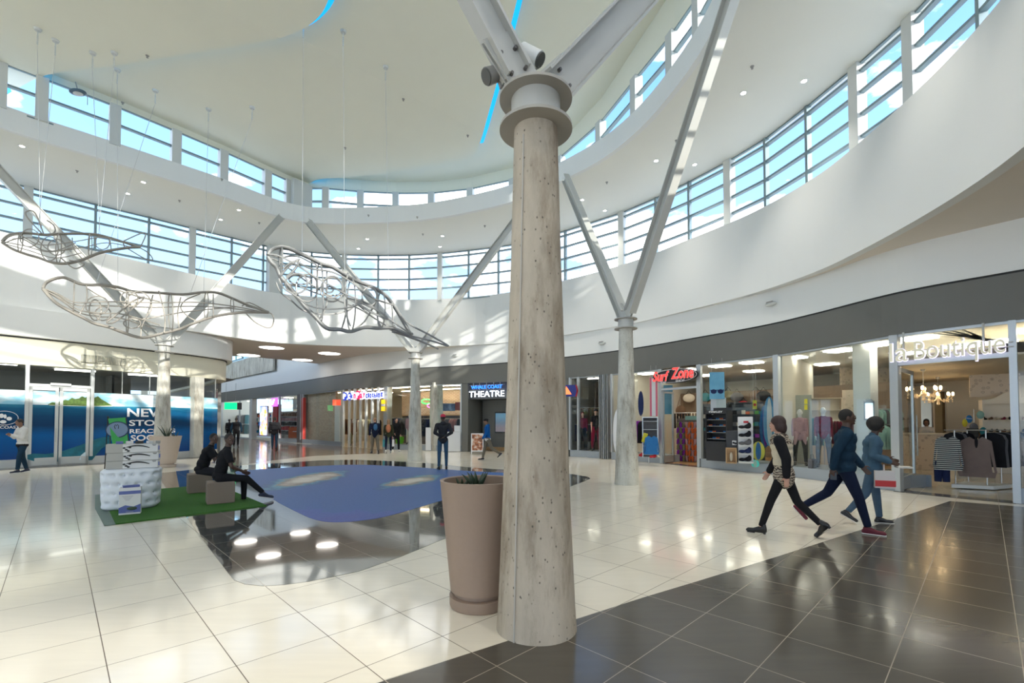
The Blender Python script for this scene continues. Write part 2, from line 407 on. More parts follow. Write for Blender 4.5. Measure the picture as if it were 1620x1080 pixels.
def conc(name, col):
    n = Nodes(name); big = n.noise(2.2, 8, n.mapping(sc=(1, 1, .35)), .65); fine = n.noise(90, 3)
    c = n.mix(n.ramp(big, [(.35, (0, 0, 0)), (.7, (1, 1, 1))]), tuple(x*.72 for x in col), tuple(min(1, x*1.18) for x in col))
    vo = n.n('ShaderNodeTexVoronoi', {'Vector': n.mapping(sc=(1, 1, .7)), 'Scale': 24.0}); pit = n.ramp(vo.outputs['Distance'], [(.09, (0, 0, 0)), (.19, (1, 1, 1))])
    m2 = n.ramp(n.noise(5, 2), [(.44, (1, 1, 1)), (.52, (0, 0, 0))])
    pm = n.math('MAXIMUM', pit, m2)
    stain = n.ramp(n.noise(3.3, 9, n.mapping(loc=(3, 1, 0), sc=(1, 1, .25)), .7), [(.50, (1, 1, 1)), (.68, (.50, .44, .38))])
    c = n.n('ShaderNodeMix', {'Factor': 1.0, 'A': c, 'B': stain}, data_type='RGBA', blend_type='MULTIPLY'); c.inputs[0].default_value = 1
    n.t.links.new(stain, c.inputs['B']); cc = c.outputs['Result']
    c2 = n.mix(pm, (.13, .11, .09), cc); n.out('Base Color', c2); n.out('Roughness', .8)
    bp = n.n('ShaderNodeBump', {'Strength': .35, 'Distance': .01, 'Height': n.math('ADD', pm, n.math('MULTIPLY', fine, .25))}); n.out('Normal', bp.outputs[0])
    return n.m
def _mixfix(n): pass
M_conc = conc('cast_concrete', (.52, .455, .36))
M_concl = conc('pale_concrete', (.60, .59, .52))

# ---- tiled floor: grid turned 45 degrees, read off the joints
AX, AY = (-.7145, -.6997), (-.6997, .7145)
def tiles(name, base, joint, rough, streak, var, spec=.5, coat=0.0, jw=.010, tint2=None):
    n = Nodes(name); sp = n.n('ShaderNodeSeparateXYZ', (n.co,)); x, y = sp.outputs[0], sp.outputs[1]
    u = n.math('DIVIDE', n.math('ADD', n.math('MULTIPLY_ADD', x, AX[0], n.math('MULTIPLY', y, AX[1])), .265), .6055)
    v = n.math('DIVIDE', n.math('ADD', n.math('MULTIPLY_ADD', x, AY[0], n.math('MULTIPLY', y, AY[1])), -.467), .6)
    fu, fv = n.math('FRACT', u), n.math('FRACT', v)
    e = lambda f: n.math('MINIMUM', f, n.math('SUBTRACT', 1.0, f))
    j = n.math('LESS_THAN', n.math('MINIMUM', e(fu), e(fv)), jw/2)
    cell = n.n('ShaderNodeCombineXYZ', (n.math('FLOOR', u), n.math('FLOOR', v), 0.0)).outputs[0]
    wn_ = n.n('ShaderNodeTexWhiteNoise', {'Vector': cell}).outputs['Value']
    st = n.noise(1.6, 6, n.mapping(rot=(0, 0, radians(-44.4)), sc=(1.0, 9, 1)), .55)
    val = n.math('ADD', n.math('MULTIPLY', n.math('SUBTRACT', st, .5), streak), n.math('MULTIPLY', n.math('SUBTRACT', wn_, .5), var))
    hsv = n.n('ShaderNodeHueSaturation', {'Value': n.math('ADD', val, 1.0), 'Color': (*base, 1)})
    c = n.mix(j, hsv.outputs[0], joint); n.out('Base Color', c); n.out('Specular IOR Level', spec)
    n.out('Roughness', n.math('ADD', n.math('MULTIPLY', j, .4), n.math('MULTIPLY_ADD', n.noise(2.5, 5), .05, rough)))
    n.out('Coat Weight', coat); n.out('Coat Roughness', .03)
    return n.m
M_tile = tiles('beige_floor_tiles', (.79, .74, .63), (.13, .10, .07), .10, .12, .05, .35, .1)
M_dark = tiles('dark_floor_tiles', (.085, .077, .064), (.32, .28, .22), .15, .35, .12, .35, .05)
M_pool = tiles('polished_charcoal_tiles', (.12, .12, .112), (.34, .31, .25), .035, .25, .1, .8, .8)
M_brown = tiles('brown_floor_tiles', (.27, .20, .15), (.2, .15, .1), .12, .2, .06, .5, .3)

# ------------------------------------------------------------------ floor
b = MB(); b.poly([[(-60, -20), (40, -20), (40, 75), (-60, 75)]], 0); b.box((-10, 27, -.1), (100, 95, .18)); struct('floor', b, M_tile, recalc=False)
def P2(L_, z=0): return [pt(x, y, z).to_2d() for x, y in L_]
pool = P2([(265, 775), (296, 820), (330, 866), (360.5, 906), (370, 917.5), (387, 924), (417, 927), (450, 925), (488, 920), (567, 904), (634, 880.5), (710.5, 849), (800, 812), (906, 768), (925, 761), (934, 757), (930, 754), (906, 750), (740, 739), (683, 733), (623, 729.5), (560, 727), (510, 728), (466, 731), (368, 737), (310, 742), (247, 749)])
b = MB(); b.prism(pool, .0, .004); struct('floor_charcoal', b, M_pool)
rd = P2([(600, 1080), (796, 1016.5), (915, 978.6), (1019, 945), (1094, 922.5), (1233, 879.5), (1300, 858), (1417, 820.5), (1503, 792.5)])
b = MB(); b.prism([Vector((-6, -.35)), Vector((-2.4, 1.9))]+rd+[Vector((10.4, 8.0)), Vector((13.6, 3.4)), Vector((14.2, -6)), Vector((-6, -9))], 0, .004); struct('floor_dark', b, M_dark)
b = MB(); b.prism(P2([(371, 737), (422, 729), (497, 721), (576, 717.6), (612, 716.5), (611, 711.5), (540, 706), (473, 702), (400, 694), (347, 690)])+[Vector((-40, 52)), Vector((-28, 34)), Vector((-15.2, 25.3)), Vector((-11.5, 17.8))], 0, .004); struct('floor_brown', b, M_brown)
lf = [p for p in between(LEFT, 1, 318)]
b = MB(); b.prism([Vector((-26.5, 3)), Vector((-19.9, 12.4))]+lf+[p for p in reversed(offset(lf, .9))]+[Vector((-18.8, 12.1)), Vector((-25, 2.5))], 0, .005); struct('floor_threshold', b, M_dark)

# ------------------------------------------------------------------ printed sea on the floor
n = Nodes('printed_sea'); sp = n.n('ShaderNodeSeparateXYZ', (n.co,)); X, Y = sp.outputs[0], sp.outputs[1]
def isle(cx, cy, rx, ry, ang):
    m_ = n.n('ShaderNodeMapping', {'Vector': n.co, 'Location': (cx, cy, 0), 'Rotation': (0, 0, ang), 'Scale': (rx, ry, 1)}, vector_type='TEXTURE').outputs[0]
    ln = n.n('ShaderNodeVectorMath', (m_,), operation='LENGTH').outputs['Value']
    return n.math('ADD', ln, n.math('MULTIPLY', n.math('SUBTRACT', n.noise(1.7, 6, rough=.65), .5), 1.2))
i1 = isle(-5.6, 13.0, 2.2, .85, radians(88)); i2 = isle(-2.68, 12.5, 1.6, .60, radians(74))
im = n.math('MINIMUM', i1, i2)
sea = n.ramp(n.math('ADD', n.math('MULTIPLY', Y, .1), n.math('MULTIPLY', n.noise(1.2, 6), .35)), [(.85, (.05, .06, .34)), (1.15, (.025, .08, .38)), (1.5, (.008, .09, .34))])
sea = n.mix(n.math('MULTIPLY', n.noise(22, 5), .22), sea, (.3, .42, .6))
c = n.ramp(im, [(.25, (.68, .64, .56)), (.62, (.30, .23, .18)), (.78, (.10, .33, .45)), (1.0, (0, 0, 0))])
sh = n.ramp(im, [(.72, (1, 1, 1)), (1.05, (0, 0, 0))])
n.out('Base Color', n.mix(sh, sea, c)); n.out('Roughness', .45); n.out('Specular IOR Level', .25)
dec = catmull(P2([(372, 747), (400, 765), (431, 789), (466, 808), (497, 821.5), (529, 826), (576, 823), (623, 814), (702, 791), (790, 768), (832, 757), (825, 750), (740, 745), (655, 739), (576, 735.2), (529, 736), (466, 739), (403, 743)]), 4, True)
b = MB(); b.prism(dec, .004, .007); sea_ = build('floor_graphic', b, n.m)
tag(sea_, 'large blue printed sea picture with sandy islands laid on the charcoal floor', 'floor graphic')

# ------------------------------------------------------------------ bands over the shops
b = MB(); b.ribbon(offset(SHOP, .06), Z_SHOP, Z_FAS, -.5); struct('trim_1', b, M_grey)          # grey fascia
b = MB(); b.ribbon(offset(SHOP, .02), Z_FAS, Z_FAS+.05, -.4); struct('trim_2', b, M_gap)
b = MB(); b.ribbon(offset(SHOP, .04), Z_FAS+.05, Z_SOF, -.5); struct('wall_back', b, M_white)
b = MB(); b.ribbon(offset(LEFT, .02), Z_SHOP, Z_FAS, -.45); struct('trim_3', b, M_cream)
b = MB(); b.ribbon(offset(LEFT, .05), Z_FAS, Z_FAS+.04, -.4); struct('trim_4', b, M_gap)
b = MB(); b.ribbon(offset(LEFT, .28), Z_FAS+.04, Z_SOF-.02, -.5); struct('wall_left', b, M_white)
b = MB(); b.ribbon(RING, Z_SOF-.012, Z_SILL, -.22, True); struct('wall_ring', b, M_white)
# sill ledge between the ring and its glazing
def loop_ledge(path, loop2, z0, z1):
    b = MB(); b.poly([scaled_out(loop2, .35), offset(path, .0, True)], z1, True); b.poly([scaled_out(loop2, .35), path], z0, False); return b
struct('sill_lower', loop_ledge(offset(RING, -.1, True), catmull(GL1, 2, True), Z_SILL-.12, Z_SILL-.02), M_white)
# soffit at 5.55
sof = [Vector((-17.0, 26.9)), Vector((-17.3, 28.1)), Vector((-16, 28.2)), Vector((-15.3, 29.2)), Vector((-14.2, 30.3)), Vector((-13.45, 31.85))]+[p for p in offset(SHOP, -.2) if p.x > -13][:] + [Vector((12, -14)), Vector((-34, -14)), Vector((-34, 12)), Vector((-22, 22))]
ringo = offset(RING, -.12, True)
b = MB(); b.poly([sof, ringo], Z_SOF, False); b.poly([sof, ringo], Z_SOF+.12, True)
for i in range(6):
    if i < 5: b.seg(sof[i], sof[i+1], .06, Z_SOF, Z_SOF+2.2)
struct('ceiling_soffit', b, M_soffit)
# lower clerestory ceiling with the opening, and its upstand
outer1 = catmull(scaled_out(GL1, .16), 2, True)
b = MB(); b.poly([outer1, OPEN_], Z_C1, False); b.poly([outer1, OPEN_], Z_C1+.12, True); b.sheet(outer1, Z_C1, Z_C1+.12, True); struct('ceiling_lower', b, M_ceil)
b = MB(); b.ribbon(OPEN_, Z_C1-.01, Z_LEDGE, -.15, True); struct('wall_upstand', b, M_white)
gl2s = GL2
struct('sill_upper', loop_ledge(offset(OPEN_, -.1, True), GL2, Z_LEDGE-.15, Z_LEDGE-.02), M_white)
# upper ceiling in three leaves, each a step deeper, with blue lit steps
outer2 = scaled_out(GL2, .07)
covA = catmull(V2([(-17.0, 15.3), (-14.7, 14.35), (-12.1, 13.96), (-9.8, 13.54), (-7.9, 13.2), (-6.8, 12.98), (-5.84, 12.7), (-5.25, 12.36), (-4.89, 12.0), (-4.62, 11.6), (-4.45, 10.8), (-4.6, 9), (-5.4, 6), (-5.2, 3), (-4.6, .4)]), 4)
covB = catmull(V2([(-10.6, 22.4), (-9.1, 21.3), (-7.9, 21.1), (-6.0, 20.74), (-3.0, 19.85), (-1.9, 19.45), (-1.5, 19.05), (-1.3, 18.45), (-.95, 17.1), (-.54, 15.5), (-.32, 14.57), (-.1, 13.6), (.17, 12.46), (.32, 12.05), (.41, 11.7), (.8, 9.5), (.6, 6), (.4, 3), (.2, .6)]), 4)
H1, H2, H3 = Z_C2, Z_C2+.3, Z_C2+.6
CRE0, CRE1 = Vector((-7.957, 11.734)), Vector((.263, 19.062)); CRD = (CRE1-CRE0).normalized(); CRN = Vector((CRD.y, -CRD.x))
def fold(x, y): return .10*max(0, (Vector((x, y))-CRE0).dot(CRN))      # the ceiling rises beyond the crease
def left_part(loop, cut):
    """outer loop points on the left of a cut line, closed along the cut"""
    def nearest(p): return min(range(len(loop)), key=lambda i: (loop[i]-p).length)
    i0, i1 = nearest(cut[0]), nearest(cut[-1]); n_ = len(loop); a = []; i = i1
    while True:
        a.append(loop[i])
        if i == i0: break
        i = (i+1) % n_
    return a+list(cut[1:-1])
b = MB(); b.poly([left_part(outer2, covA)], H1, False); b.poly([left_part(outer2, covB)], H2, False); b.poly([outer2], H3, False)
o = struct('ceiling_upper', b, M_ceilu, recalc=False); bm_ = bmesh.new(); bm_.from_mesh(o.data)
bmesh.ops.bisect_plane(bm_, geom=bm_.verts[:]+bm_.edges[:]+bm_.faces[:], plane_co=(*CRE0, 0), plane_no=(*CRN, 0))
for v in bm_.verts: v.co.z += fold(v.co.x, v.co.y)
bm_.to_mesh(o.data); bm_.free()
b = MB(); b.sheet(outer2, H1, H3+2.4, True); struct('trim_roof_edge', b, M_ceilu)
M_blue = emis('blue_led_and_glow', (.0, .27, .58), 1.0)
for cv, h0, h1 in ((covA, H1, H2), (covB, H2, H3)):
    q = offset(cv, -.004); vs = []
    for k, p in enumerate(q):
        w_ = (.05 if p.x < -9 else .05+.17*min(1, (p.x+9)/3.2)) if cv is covA else (.03 if p.y > 18.9 else .22)  # flat part stands in for the cove's glow, narrowed where the glow fades
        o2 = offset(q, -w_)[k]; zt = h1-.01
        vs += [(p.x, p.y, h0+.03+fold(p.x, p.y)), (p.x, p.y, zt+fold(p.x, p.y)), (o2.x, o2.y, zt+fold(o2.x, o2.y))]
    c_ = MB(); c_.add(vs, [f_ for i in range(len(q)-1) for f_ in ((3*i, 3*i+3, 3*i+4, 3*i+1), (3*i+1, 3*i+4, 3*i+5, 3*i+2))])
    tag(build('cove_light', c_, M_blue), 'blue light strip and its glow along the ceiling step '+('at the upper left' if cv is covA else 'beside the foreground column'), 'light strip')

# ------------------------------------------------------------------ clerestory windows
def lerp(a, b, t): return a+(b-a)*t
def glazing(name, loop, z0, z1, zs, piers, fw=.065, fd=.13, pw=.3, sub=1):
    r = sroot(name); pane = MB(); fr = MB(); pr = MB(); n_ = len(loop)
    for i in range(n_):
        a, c = loop[i], loop[(i+1) % n_]; d = (c-a).normalized()
        pane.add([(a.x, a.y, z0), (c.x, c.y, z0), (c.x, c.y, z1), (a.x, a.y, z1)], [(0, 1, 2, 3)])
        for z in zs: fr.seg(a, c, fd, z-fw/2, z+fw/2)
        fr.seg(a, c, fd*.6, z0, z0+.05); fr.seg(a, c, fd*.6, z1-.04, z1)
        p = a; pv = loop[i-1]; t = (c-pv).normalized(); ang = atan2(t.y, t.x)
        if i in piers: pr.box((p.x, p.y, (z0+z1)/2), (pw, .28, z1-z0), ang)
        else: fr.box((p.x, p.y, (z0+z1)/2), (fw*1.3, fd*1.2, z1-z0), ang)
    build('pane', pane, GLASS, r, recalc=False); build('frame', fr, M_winframe, r); build('pier', pr, M_pier, r)
    return r
glazing('window_1', GL1, Z_SILL-.1, Z_C1, [8.62, 9.18, 9.74, 10.27], {1, 4, 7, 9, 12, 15, 17, 20, 23, 24, 26, 28, 31, 33, 35, 37}, pw=.26)
glazing('window_2', GL2, Z_LEDGE-.1, Z_C2+.02, [11.88], set(range(0, 7)) | set(range(8, 40)), fw=.06, pw=.3)
c_ = MB(); c_.box((-9.75, 21.1, 11.85), (.9, .5, 1.35), radians(55)); struct('pier_corner', c_, M_pier)
c_ = MB(); c_.box((-12.15, 23.45, 9.27), (.55, .45, 2.5), radians(48)); struct('pier_corner_lower', c_, M_pier)
# ================================================================== V columns
M_disc = mat('painted_steel_plate', (.40, .38, .34), .5, .1)
M_bolt = mat('bolt_steel', (.16, .15, .14), .4, .7)
def v_column(c, zt, ends, label, shaftmat, bolts=True, sc=1.0):
    t = thing('column', label, 'column', (c[0], c[1], 0), group=None)
    prof = [(.31, 0), (.297, .2), (.266, .93), (.228, 1.92), (.197, 2.9), (.172, 3.9)]
    b = MB(); b.lathe([(r*sc, z*zt/3.9) for r, z in prof], 48); build('shaft', b, shaftmat, t, True, world=False)
    b = MB(); b.lathe([(.02, zt-.005), (.29, zt-.005), (.29, zt+.018), (.02, zt+.018)], 48); build('flange_plate', b, M_disc, t, True, world=False)
    b = MB(); b.lathe([(.195, zt+.018), (.195, zt+.24)], 40); build('collar', b, M_steel, t, True, world=False)
    b = MB(); b.lathe([(.02, zt+.24), (.29, zt+.24), (.29, zt+.262), (.02, zt+.262)], 48); build('flange_plate', b, M_disc, t, True, world=False)
    z0 = zt+.262; base = Vector((c[0], c[1], z0))
    # flat directions of the two struts
    for e in ends:
        e = Vector(e); d = (e-base); flat = Vector((d.x, d.y, 0)).normalized(); side = Vector((-flat.y, flat.x, 0))
        a = base+flat*.10+Vector((0, 0, .05)); dn = (e-a).normalized(); up = side.cross(dn)
        bb = MB(); a2 = a+dn*.12
        dd_ = .2 if e.x < -3 and c[1] < 5 else .26; bb.beam(a2, e, .02, dd_-.02, up=up)            # web
        mid = lambda s: up*s*dd_/2
        M = None
        for s in (-1, 1): bb.beam(a2+mid(s), e+mid(s), dd_*.8, .022, up=up)
        o = build('strut', bb, M_steel, t); 
        g = MB(); z = dn
        for s in (-1, 1):
            o1 = side*s*.022
            P = [a-up*.17-dn*.12, a+up*.15-dn*.05, a+up*.15+dn*.42, a-up*.15+dn*.42]
            P = [p if p.z > z0 else Vector((p.x, p.y, z0)) for p in P]
            vs = [tuple(p+o1-side*.007) for p in P]+[tuple(p+o1+side*.007) for p in P]
            g.add(vs, [(0, 1, 2, 3), (7, 6, 5, 4), (0, 4, 5, 1), (1, 5, 6, 2), (2, 6, 7, 3), (3, 7, 4, 0)])
        gp = build('gusset_plate', g, M_steel, t)
        if bolts:
            k = MB()
            for s in (-1, 1):
                for i, j in ((.12, .07), (.12, -.07), (.28, .07), (.28, -.07)):
                    p = a+dn*i+up*j+side*s*.029
                    k = MB(); k.cone(p, p+side*s*.03, .016, .014, 8, False); build('bolt', k, M_bolt, gp)
    return t
_E = lambda x, y, z=Z_C1-.02: (x, y, z)
v_column((.19, 3.65), 3.92, [(-3.7, 2.1, Z_C1), (4.3, 6.75, Z_C1)], 'large rough concrete column in the foreground with two steel struts on top', M_conc)
v_column((2.93, 11.9), 3.97, [(1.95, 16.75, Z_C1), (4.42, 8.45, Z_C1)], 'concrete column in front of the surf shop with two steel struts', M_concl, False)
v_column((-3.95, 18.95), 4.15, [(-9.1, 20.5, Z_C1), (1.05, 17.6, Z_C1)], 'concrete column standing by the theatre side of the blue floor picture', M_concl, False)
v_column((-12.92, 17.2), 4.15, [(-16.3, 13.0, Z_C1), (-10.05, 20.0, Z_C1)], 'concrete column beside the large planter at the closed blue shop', M_concl, False)
b = MB(); b.tube([(.19+(.31-.136*z_/3.9)*cos(-2.18), 3.65+(.31-.136*z_/3.9)*sin(-2.18), z_) for z_ in [i*.2 for i in range(20)]], .006, 6)
o = build('casting_seam', b, mat('seam_concrete', (.50, .48, .43), .85), bpy.data.objects['column'])
# spotlights bolted to the head of the foreground column
M_fix = mat('fixture_grey', (.30, .29, .27), .5, .3); M_lens = mat('grille', (.10, .10, .09), .6)
for p, d, lab in (((-.13, 3.62, 4.36), (-.5, -.25, -.35), 'dark spotlight fixed under the left strut of the foreground column'), ((.16, 3.75, 4.62), (.35, -.1, -.3), 'pale spotlight fixed between the struts of the foreground column')):
    t = thing('spotlight', lab, 'spotlight', p); d = Vector(d).normalized(); b = MB()
    a = -d*.10; c = d*.09
    b.cone(a, c, .055, .065, 20, False); build('housing', b, M_fix if p[0] < 0 else M_white, t, True, world=False)
    b = MB(); b.cone(c, c+d*.012, .058, .058, 20, False); build('lens', b, M_lens, t, True, world=False)
    b = MB(); b.beam(-d*.02, Vector((.05, .02, -.1)), .03, .03); build('bracket', b, M_fix, t, world=False)

# ================================================================== hanging whale sculptures
M_tube = mat('weathered_tube', (.33, .305, .265), .5, .25, noise=.18, nscale=6)
M_tube2 = mat('grey_tube', (.30, .30, .29), .5, .3, noise=.18, nscale=6)
M_wire = mat('steel_cable', (.62, .62, .60), .35, .6)
def whale(label, H, T, org, scl, top, bot, rails, loops, rings, flukes, cables, m, fat, wid):
    H, T = Vector(H), Vector(T); d = (T-H).normalized(); nrm = Vector((d.y, -d.x)); 
    path = [H-d*6, T+d*6]
    def wp(q, w=0.0):
        p = hit(path, org[0]+q[0]/scl, org[1]+q[1]/scl)[0]
        return Vector((p.x+nrm.x*w, p.y+nrm.y*w, p.z))
    L_ = lambda p: (Vector((p.x, p.y))-H).dot(d)
    mid = (H+T)/2
    t = thing('whale_sculpture', label, 'sculpture', (mid.x, mid.y, 5.0), 0, None)
    f = MB(); pts = [wp(q) for q in top]; sm = catmull(pts, 4)
    for w in (-.03, .03): f.tube([p+Vector((nrm.x, nrm.y, 0))*w*1.4 for p in sm], fat, 8)
    build('back_rail', f, m, t, True)
    f = MB(); sm2 = catmull([wp(q) for q in bot], 4)
    for w in (-.03, .03): f.tube([p+Vector((nrm.x, nrm.y, 0))*w*1.4 for p in sm2], fat*1.15, 8)
    build('belly_rail', f, m, t, True)
    Ltot = (T-H).length
    prof = lambda p: wid*max(0.05, sin(pi*min(1, max(0, L_(p)/Ltot))**.8))
    for k, r in enumerate(rails):
        f = MB(); base = [wp(q) for q in r]
        sides = (-1, 1) if k < 2 else ((1,) if k % 2 else (-1,))
        for s in sides:
            f.tube(catmull([p+Vector((nrm.x, nrm.y, 0))*s*prof(p) for p in base], 5), fat*.55, 6)
        build('side_rail', f, m, t, True)
    # body hoops between back and belly
    for u in rings:
        a = min(sm, key=lambda p: abs(L_(p)-u*Ltot)); b = min(sm2, key=lambda p: abs(L_(p)-u*Ltot))
        c = (a+b)/2; w = prof(c); f = MB()
        P = [c+(a-c)*cos(2*pi*k/20)+Vector((nrm.x, nrm.y, 0))*w*sin(2*pi*k/20) for k in range(20)]
        f.tube(P, fat*.46, 6, closed=True); build('body_hoop', f, m, t, True)
    for k, lp in enumerate(loops):
        s = -1 if k % 2 else 1
        if len(lp) == 4 and not isinstance(lp[0], tuple):
            cx, cy, rx, ry = lp; q = [(cx+rx*cos(2*pi*i/18), cy+ry*sin(2*pi*i/18)) for i in range(18)]; cl = True
            P = [wp(x, s*prof(wp(x))*.8) for x in q]
        else: P = catmull([wp(x, s*prof(wp(x))*.8) for x in lp], 5); cl = False
        f = MB(); f.tube(P, fat*.55, 6, closed=cl); build('scroll', f, m, t, True)
    for k, (fl, w0, w1) in enumerate(flukes):
        n_ = len(fl); P = [wp(x, w0+(w1-w0)*sin(pi*i/(n_-1))) for i, x in enumerate(fl)]
        f = MB(); f.tube(catmull(P, 5), fat*.7, 6); build('fin', f, m, t, True)
    for (cx, cy), q in cables:
        c = pt(cx, cy, Z_C2+.1); c.z = Z_C2+fold(c.x, c.y)+(.3 if cx > 470 else 0); e = wp(q); f = MB(); f.tube([c-Vector((0, 0, .45)), e], .0075, 5)
        o = build('cable', f, M_wire, t)
        f = MB(); f.cone(c, c-Vector((0, 0, .06)), .09, .07, 14, False); f.tube([c-Vector((0, 0, .05)), c-Vector((0, 0, .2))], .012, 6)
        for i in range(5): f.ell((c.x, c.y, c.z-.2-i*.055), (.022, .022, .035), n=6, m=4)
        build('ceiling_hook', f, M_pier, o, recalc=True)
    return t
whale('large grey whale sculpture of bent tubes hanging nearest the middle, nose up at left', (-7.0, 12.4), (-2.3, 15.8), (400, 340), 3.857,
    [(92, 245), (110, 215), (140, 200), (185, 195), (235, 210), (300, 240), (360, 268), (420, 298), (480, 315), (540, 350), (600, 388), (680, 420), (750, 450), (810, 490), (850, 540), (890, 600), (930, 670), (965, 735)],
    [(92, 255), (115, 290), (145, 320), (168, 372), (220, 435), (280, 510), (320, 560), (380, 620), (450, 690), (530, 698), (600, 710), (680, 685), (760, 690), (850, 688), (910, 715), (965, 738)],
    [[(100, 250), (150, 262), (250, 320), (350, 390), (450, 450), (560, 510), (680, 560), (800, 640), (890, 700), (960, 735)],
     [(150, 400), (180, 460), (250, 510), (330, 570), (450, 590), (560, 580), (620, 560), (640, 530)],
     [(100, 225), (180, 245), (240, 232), (300, 235), (360, 262), (410, 290), (412, 415)],
     [(175, 340), (240, 300), (330, 345), (460, 370), (560, 420), (700, 520), (830, 560)],
     [(200, 400), (300, 420), (450, 470), (600, 480), (740, 600)]],
    [(255, 430, 65, 60), (345, 430, 70, 85), (465, 455, 60, 65), (500, 440, 70, 75), (450, 470, 22, 18), (300, 380, 70, 30), (690, 510, 45, 55),
     [(470, 320), (470, 480), (460, 560), (410, 640)], [(560, 370), (540, 480), (545, 600), (575, 690)], [(590, 500), (585, 600), (560, 690)],
     [(690, 440), (740, 500), (740, 640), (760, 690)], [(780, 500), (700, 640), (610, 700)], [(830, 540), (835, 680)]],
    [.12, .3, .45, .62, .78],
    [([(560, 510), (640, 555), (720, 600), (782, 655), (700, 620), (620, 560), (560, 510)], .2, .6),
     [[(890, 600), (940, 672), (1050, 740), (1165, 806), (1080, 775), (965, 738)], 0, .35],
     [[(840, 700), (880, 700), (965, 725), (1080, 765), (1165, 806), (1000, 745), (850, 712)], 0, -.5],
     [(165, 375), (215, 320), (275, 290), (240, 350), (200, 385)] and [[(165, 375), (215, 320), (275, 290), (240, 350), (200, 385)], .1, .3]],
    [((480, 50), (300, 238)), ((543, 65), (560, 365)), ((610, 118), (830, 520))], M_tube2, .046, .42)
whale('long beige whale sculpture of bent tubes hanging lower left in front of the closed shop', (-13.1, 13.0), (-9.0, 17.0), (0, 320), 3.6,
    [(245, 490), (262, 458), (310, 435), (360, 428), (400, 440), (450, 462), (510, 470), (580, 470), (650, 478), (700, 490), (760, 508), (890, 514), (1040, 524), (1150, 512), (1240, 515), (1320, 545), (1400, 580), (1470, 605), (1530, 625)],
    [(245, 492), (290, 545), (330, 580), (400, 620), (470, 655), (540, 690), (620, 710), (700, 740), (810, 770), (930, 745), (1020, 722), (1100, 690), (1200, 655), (1300, 635), (1400, 625), (1530, 627)],
    [[(245, 490), (330, 525), (430, 577), (600, 577), (900, 585), (1100, 580), (1300, 595), (1480, 622)],
     [(245, 495), (350, 555), (450, 620), (560, 640), (700, 650), (900, 710)],
     [(790, 660), (900, 640), (1050, 615), (1200, 600), (1350, 590)],
     [(480, 475), (620, 500), (760, 545), (900, 580)]],
    [(550, 595, 65, 52), (545, 605, 35, 60), (730, 560, 50, 42), (590, 625, 45, 40), (780, 600, 75, 80), (760, 680, 50, 28),
     [(490, 470), (492, 560), (455, 640)], [(880, 515), (850, 620), (815, 700), (810, 765)], [(895, 515), (930, 660), (925, 750)], [(1040, 530), (1022, 620), (1032, 712)], [(1205, 530), (1205, 652)],
     [(1150, 512), (1070, 545), (1040, 590), (1080, 640), (1150, 680)], [(500, 500), (545, 530), (600, 560)]],
    [.1, .3, .5, .66, .8],
    [([(815, 545), (740, 580), (660, 650), (600, 700), (640, 700), (720, 640), (800, 570), (815, 545)], .2, .6),
     ([(1400, 630), (1440, 690), (1500, 725), (1530, 705), (1528, 640), (1400, 590)], 0, .5), ([(1380, 590), (1440, 560), (1530, 625)], 0, -.4)],
    [((246, 138), (545, 472)), ((186, 105), (672, 482)), ((330, 168), (1160, 514)), ((399, 165), (1085, 518))], M_tube, .034, .42)
whale('small beige whale sculpture of bent tubes hanging highest at far left', (-13.9, 12.3), (-10.9, 14.3), (0, 320), 3.6,
    [(12, 225), (40, 195), (90, 178), (160, 175), (250, 185), (340, 180), (440, 178), (540, 182), (620, 200), (700, 225), (790, 255)],
    [(12, 230), (70, 265), (150, 295), (220, 315), (290, 340), (370, 348), (460, 330), (560, 290), (650, 270), (730, 258), (800, 255)],
    [[(15, 228), (110, 195), (250, 260), (450, 240), (600, 215), (760, 250)], [(20, 230), (150, 260), (300, 300), (450, 270)], [(60, 200), (180, 190), (280, 260), (420, 210)]],
    [(180, 215, 55, 50), (270, 250, 50, 70), (335, 270, 50, 45), [(400, 185), (410, 250), (470, 320)], [(520, 190), (515, 290)], [(620, 205), (630, 270)], (590, 240, 40, 40)],
    [.15, .35, .55, .75],
    [([(700, 222), (830, 185), (800, 255)], 0, .2), ([(730, 265), (820, 308), (865, 310), (840, 275), (790, 255)], 0, -.3),
     ([(250, 190), (172, 105), (172, 75), (215, 80), (255, 188)], .1, .3), ([(255, 185), (298, 150), (290, 110), (262, 95)], -.1, -.3),
     ([(350, 320), (430, 390), (475, 390), (490, 365), (400, 335)], .1, .4)],
    [((60, 40), (230, 183)), ((88, 58), (215, 182)), ((147, 78), (570, 190)), ((181, 78), (560, 188))], M_tube, .024, .30)

# ================================================================== ceiling lights and small fittings
M_led = emis('round_light_diffuser', (1, .93, .84), 4.0); M_dl = emis('downlight_lens', (1, .95, .85), 14)
t0 = None
for k, (x, y) in enumerate([(429.7, 549.5), (393.5, 561.5), (521, 558.7), (478.5, 569)]):
    p = pt(x, y, Z_SOF); t = thing('round_ceiling_light', 'large round glowing light set in the soffit, '+('nearest the hall at left', 'far left one', 'right one', 'far right one')[k]+' of the four', 'ceiling light', (p.x, p.y, Z_SOF), group='round soffit lights')
    b = MB(); b.lathe([(.60, -.012), (.60, .02)], 40); build('diffuser', b, M_led, t, world=False)
    b = MB(); b.lathe([(.60, 0), (.60, -.02), (.65, -.02), (.65, 0)], 40); build('rim', b, M_white, t, world=False)
dls = [(35, 231), (227, 288), (202, 306), (378, 332), (349, 347), (581, 378), (567, 393), (700, 373), (696, 390), (812, 352), (1272, 128), (1176, 147), (1099, 260), (1038, 254), (957, 333), (921, 316)]
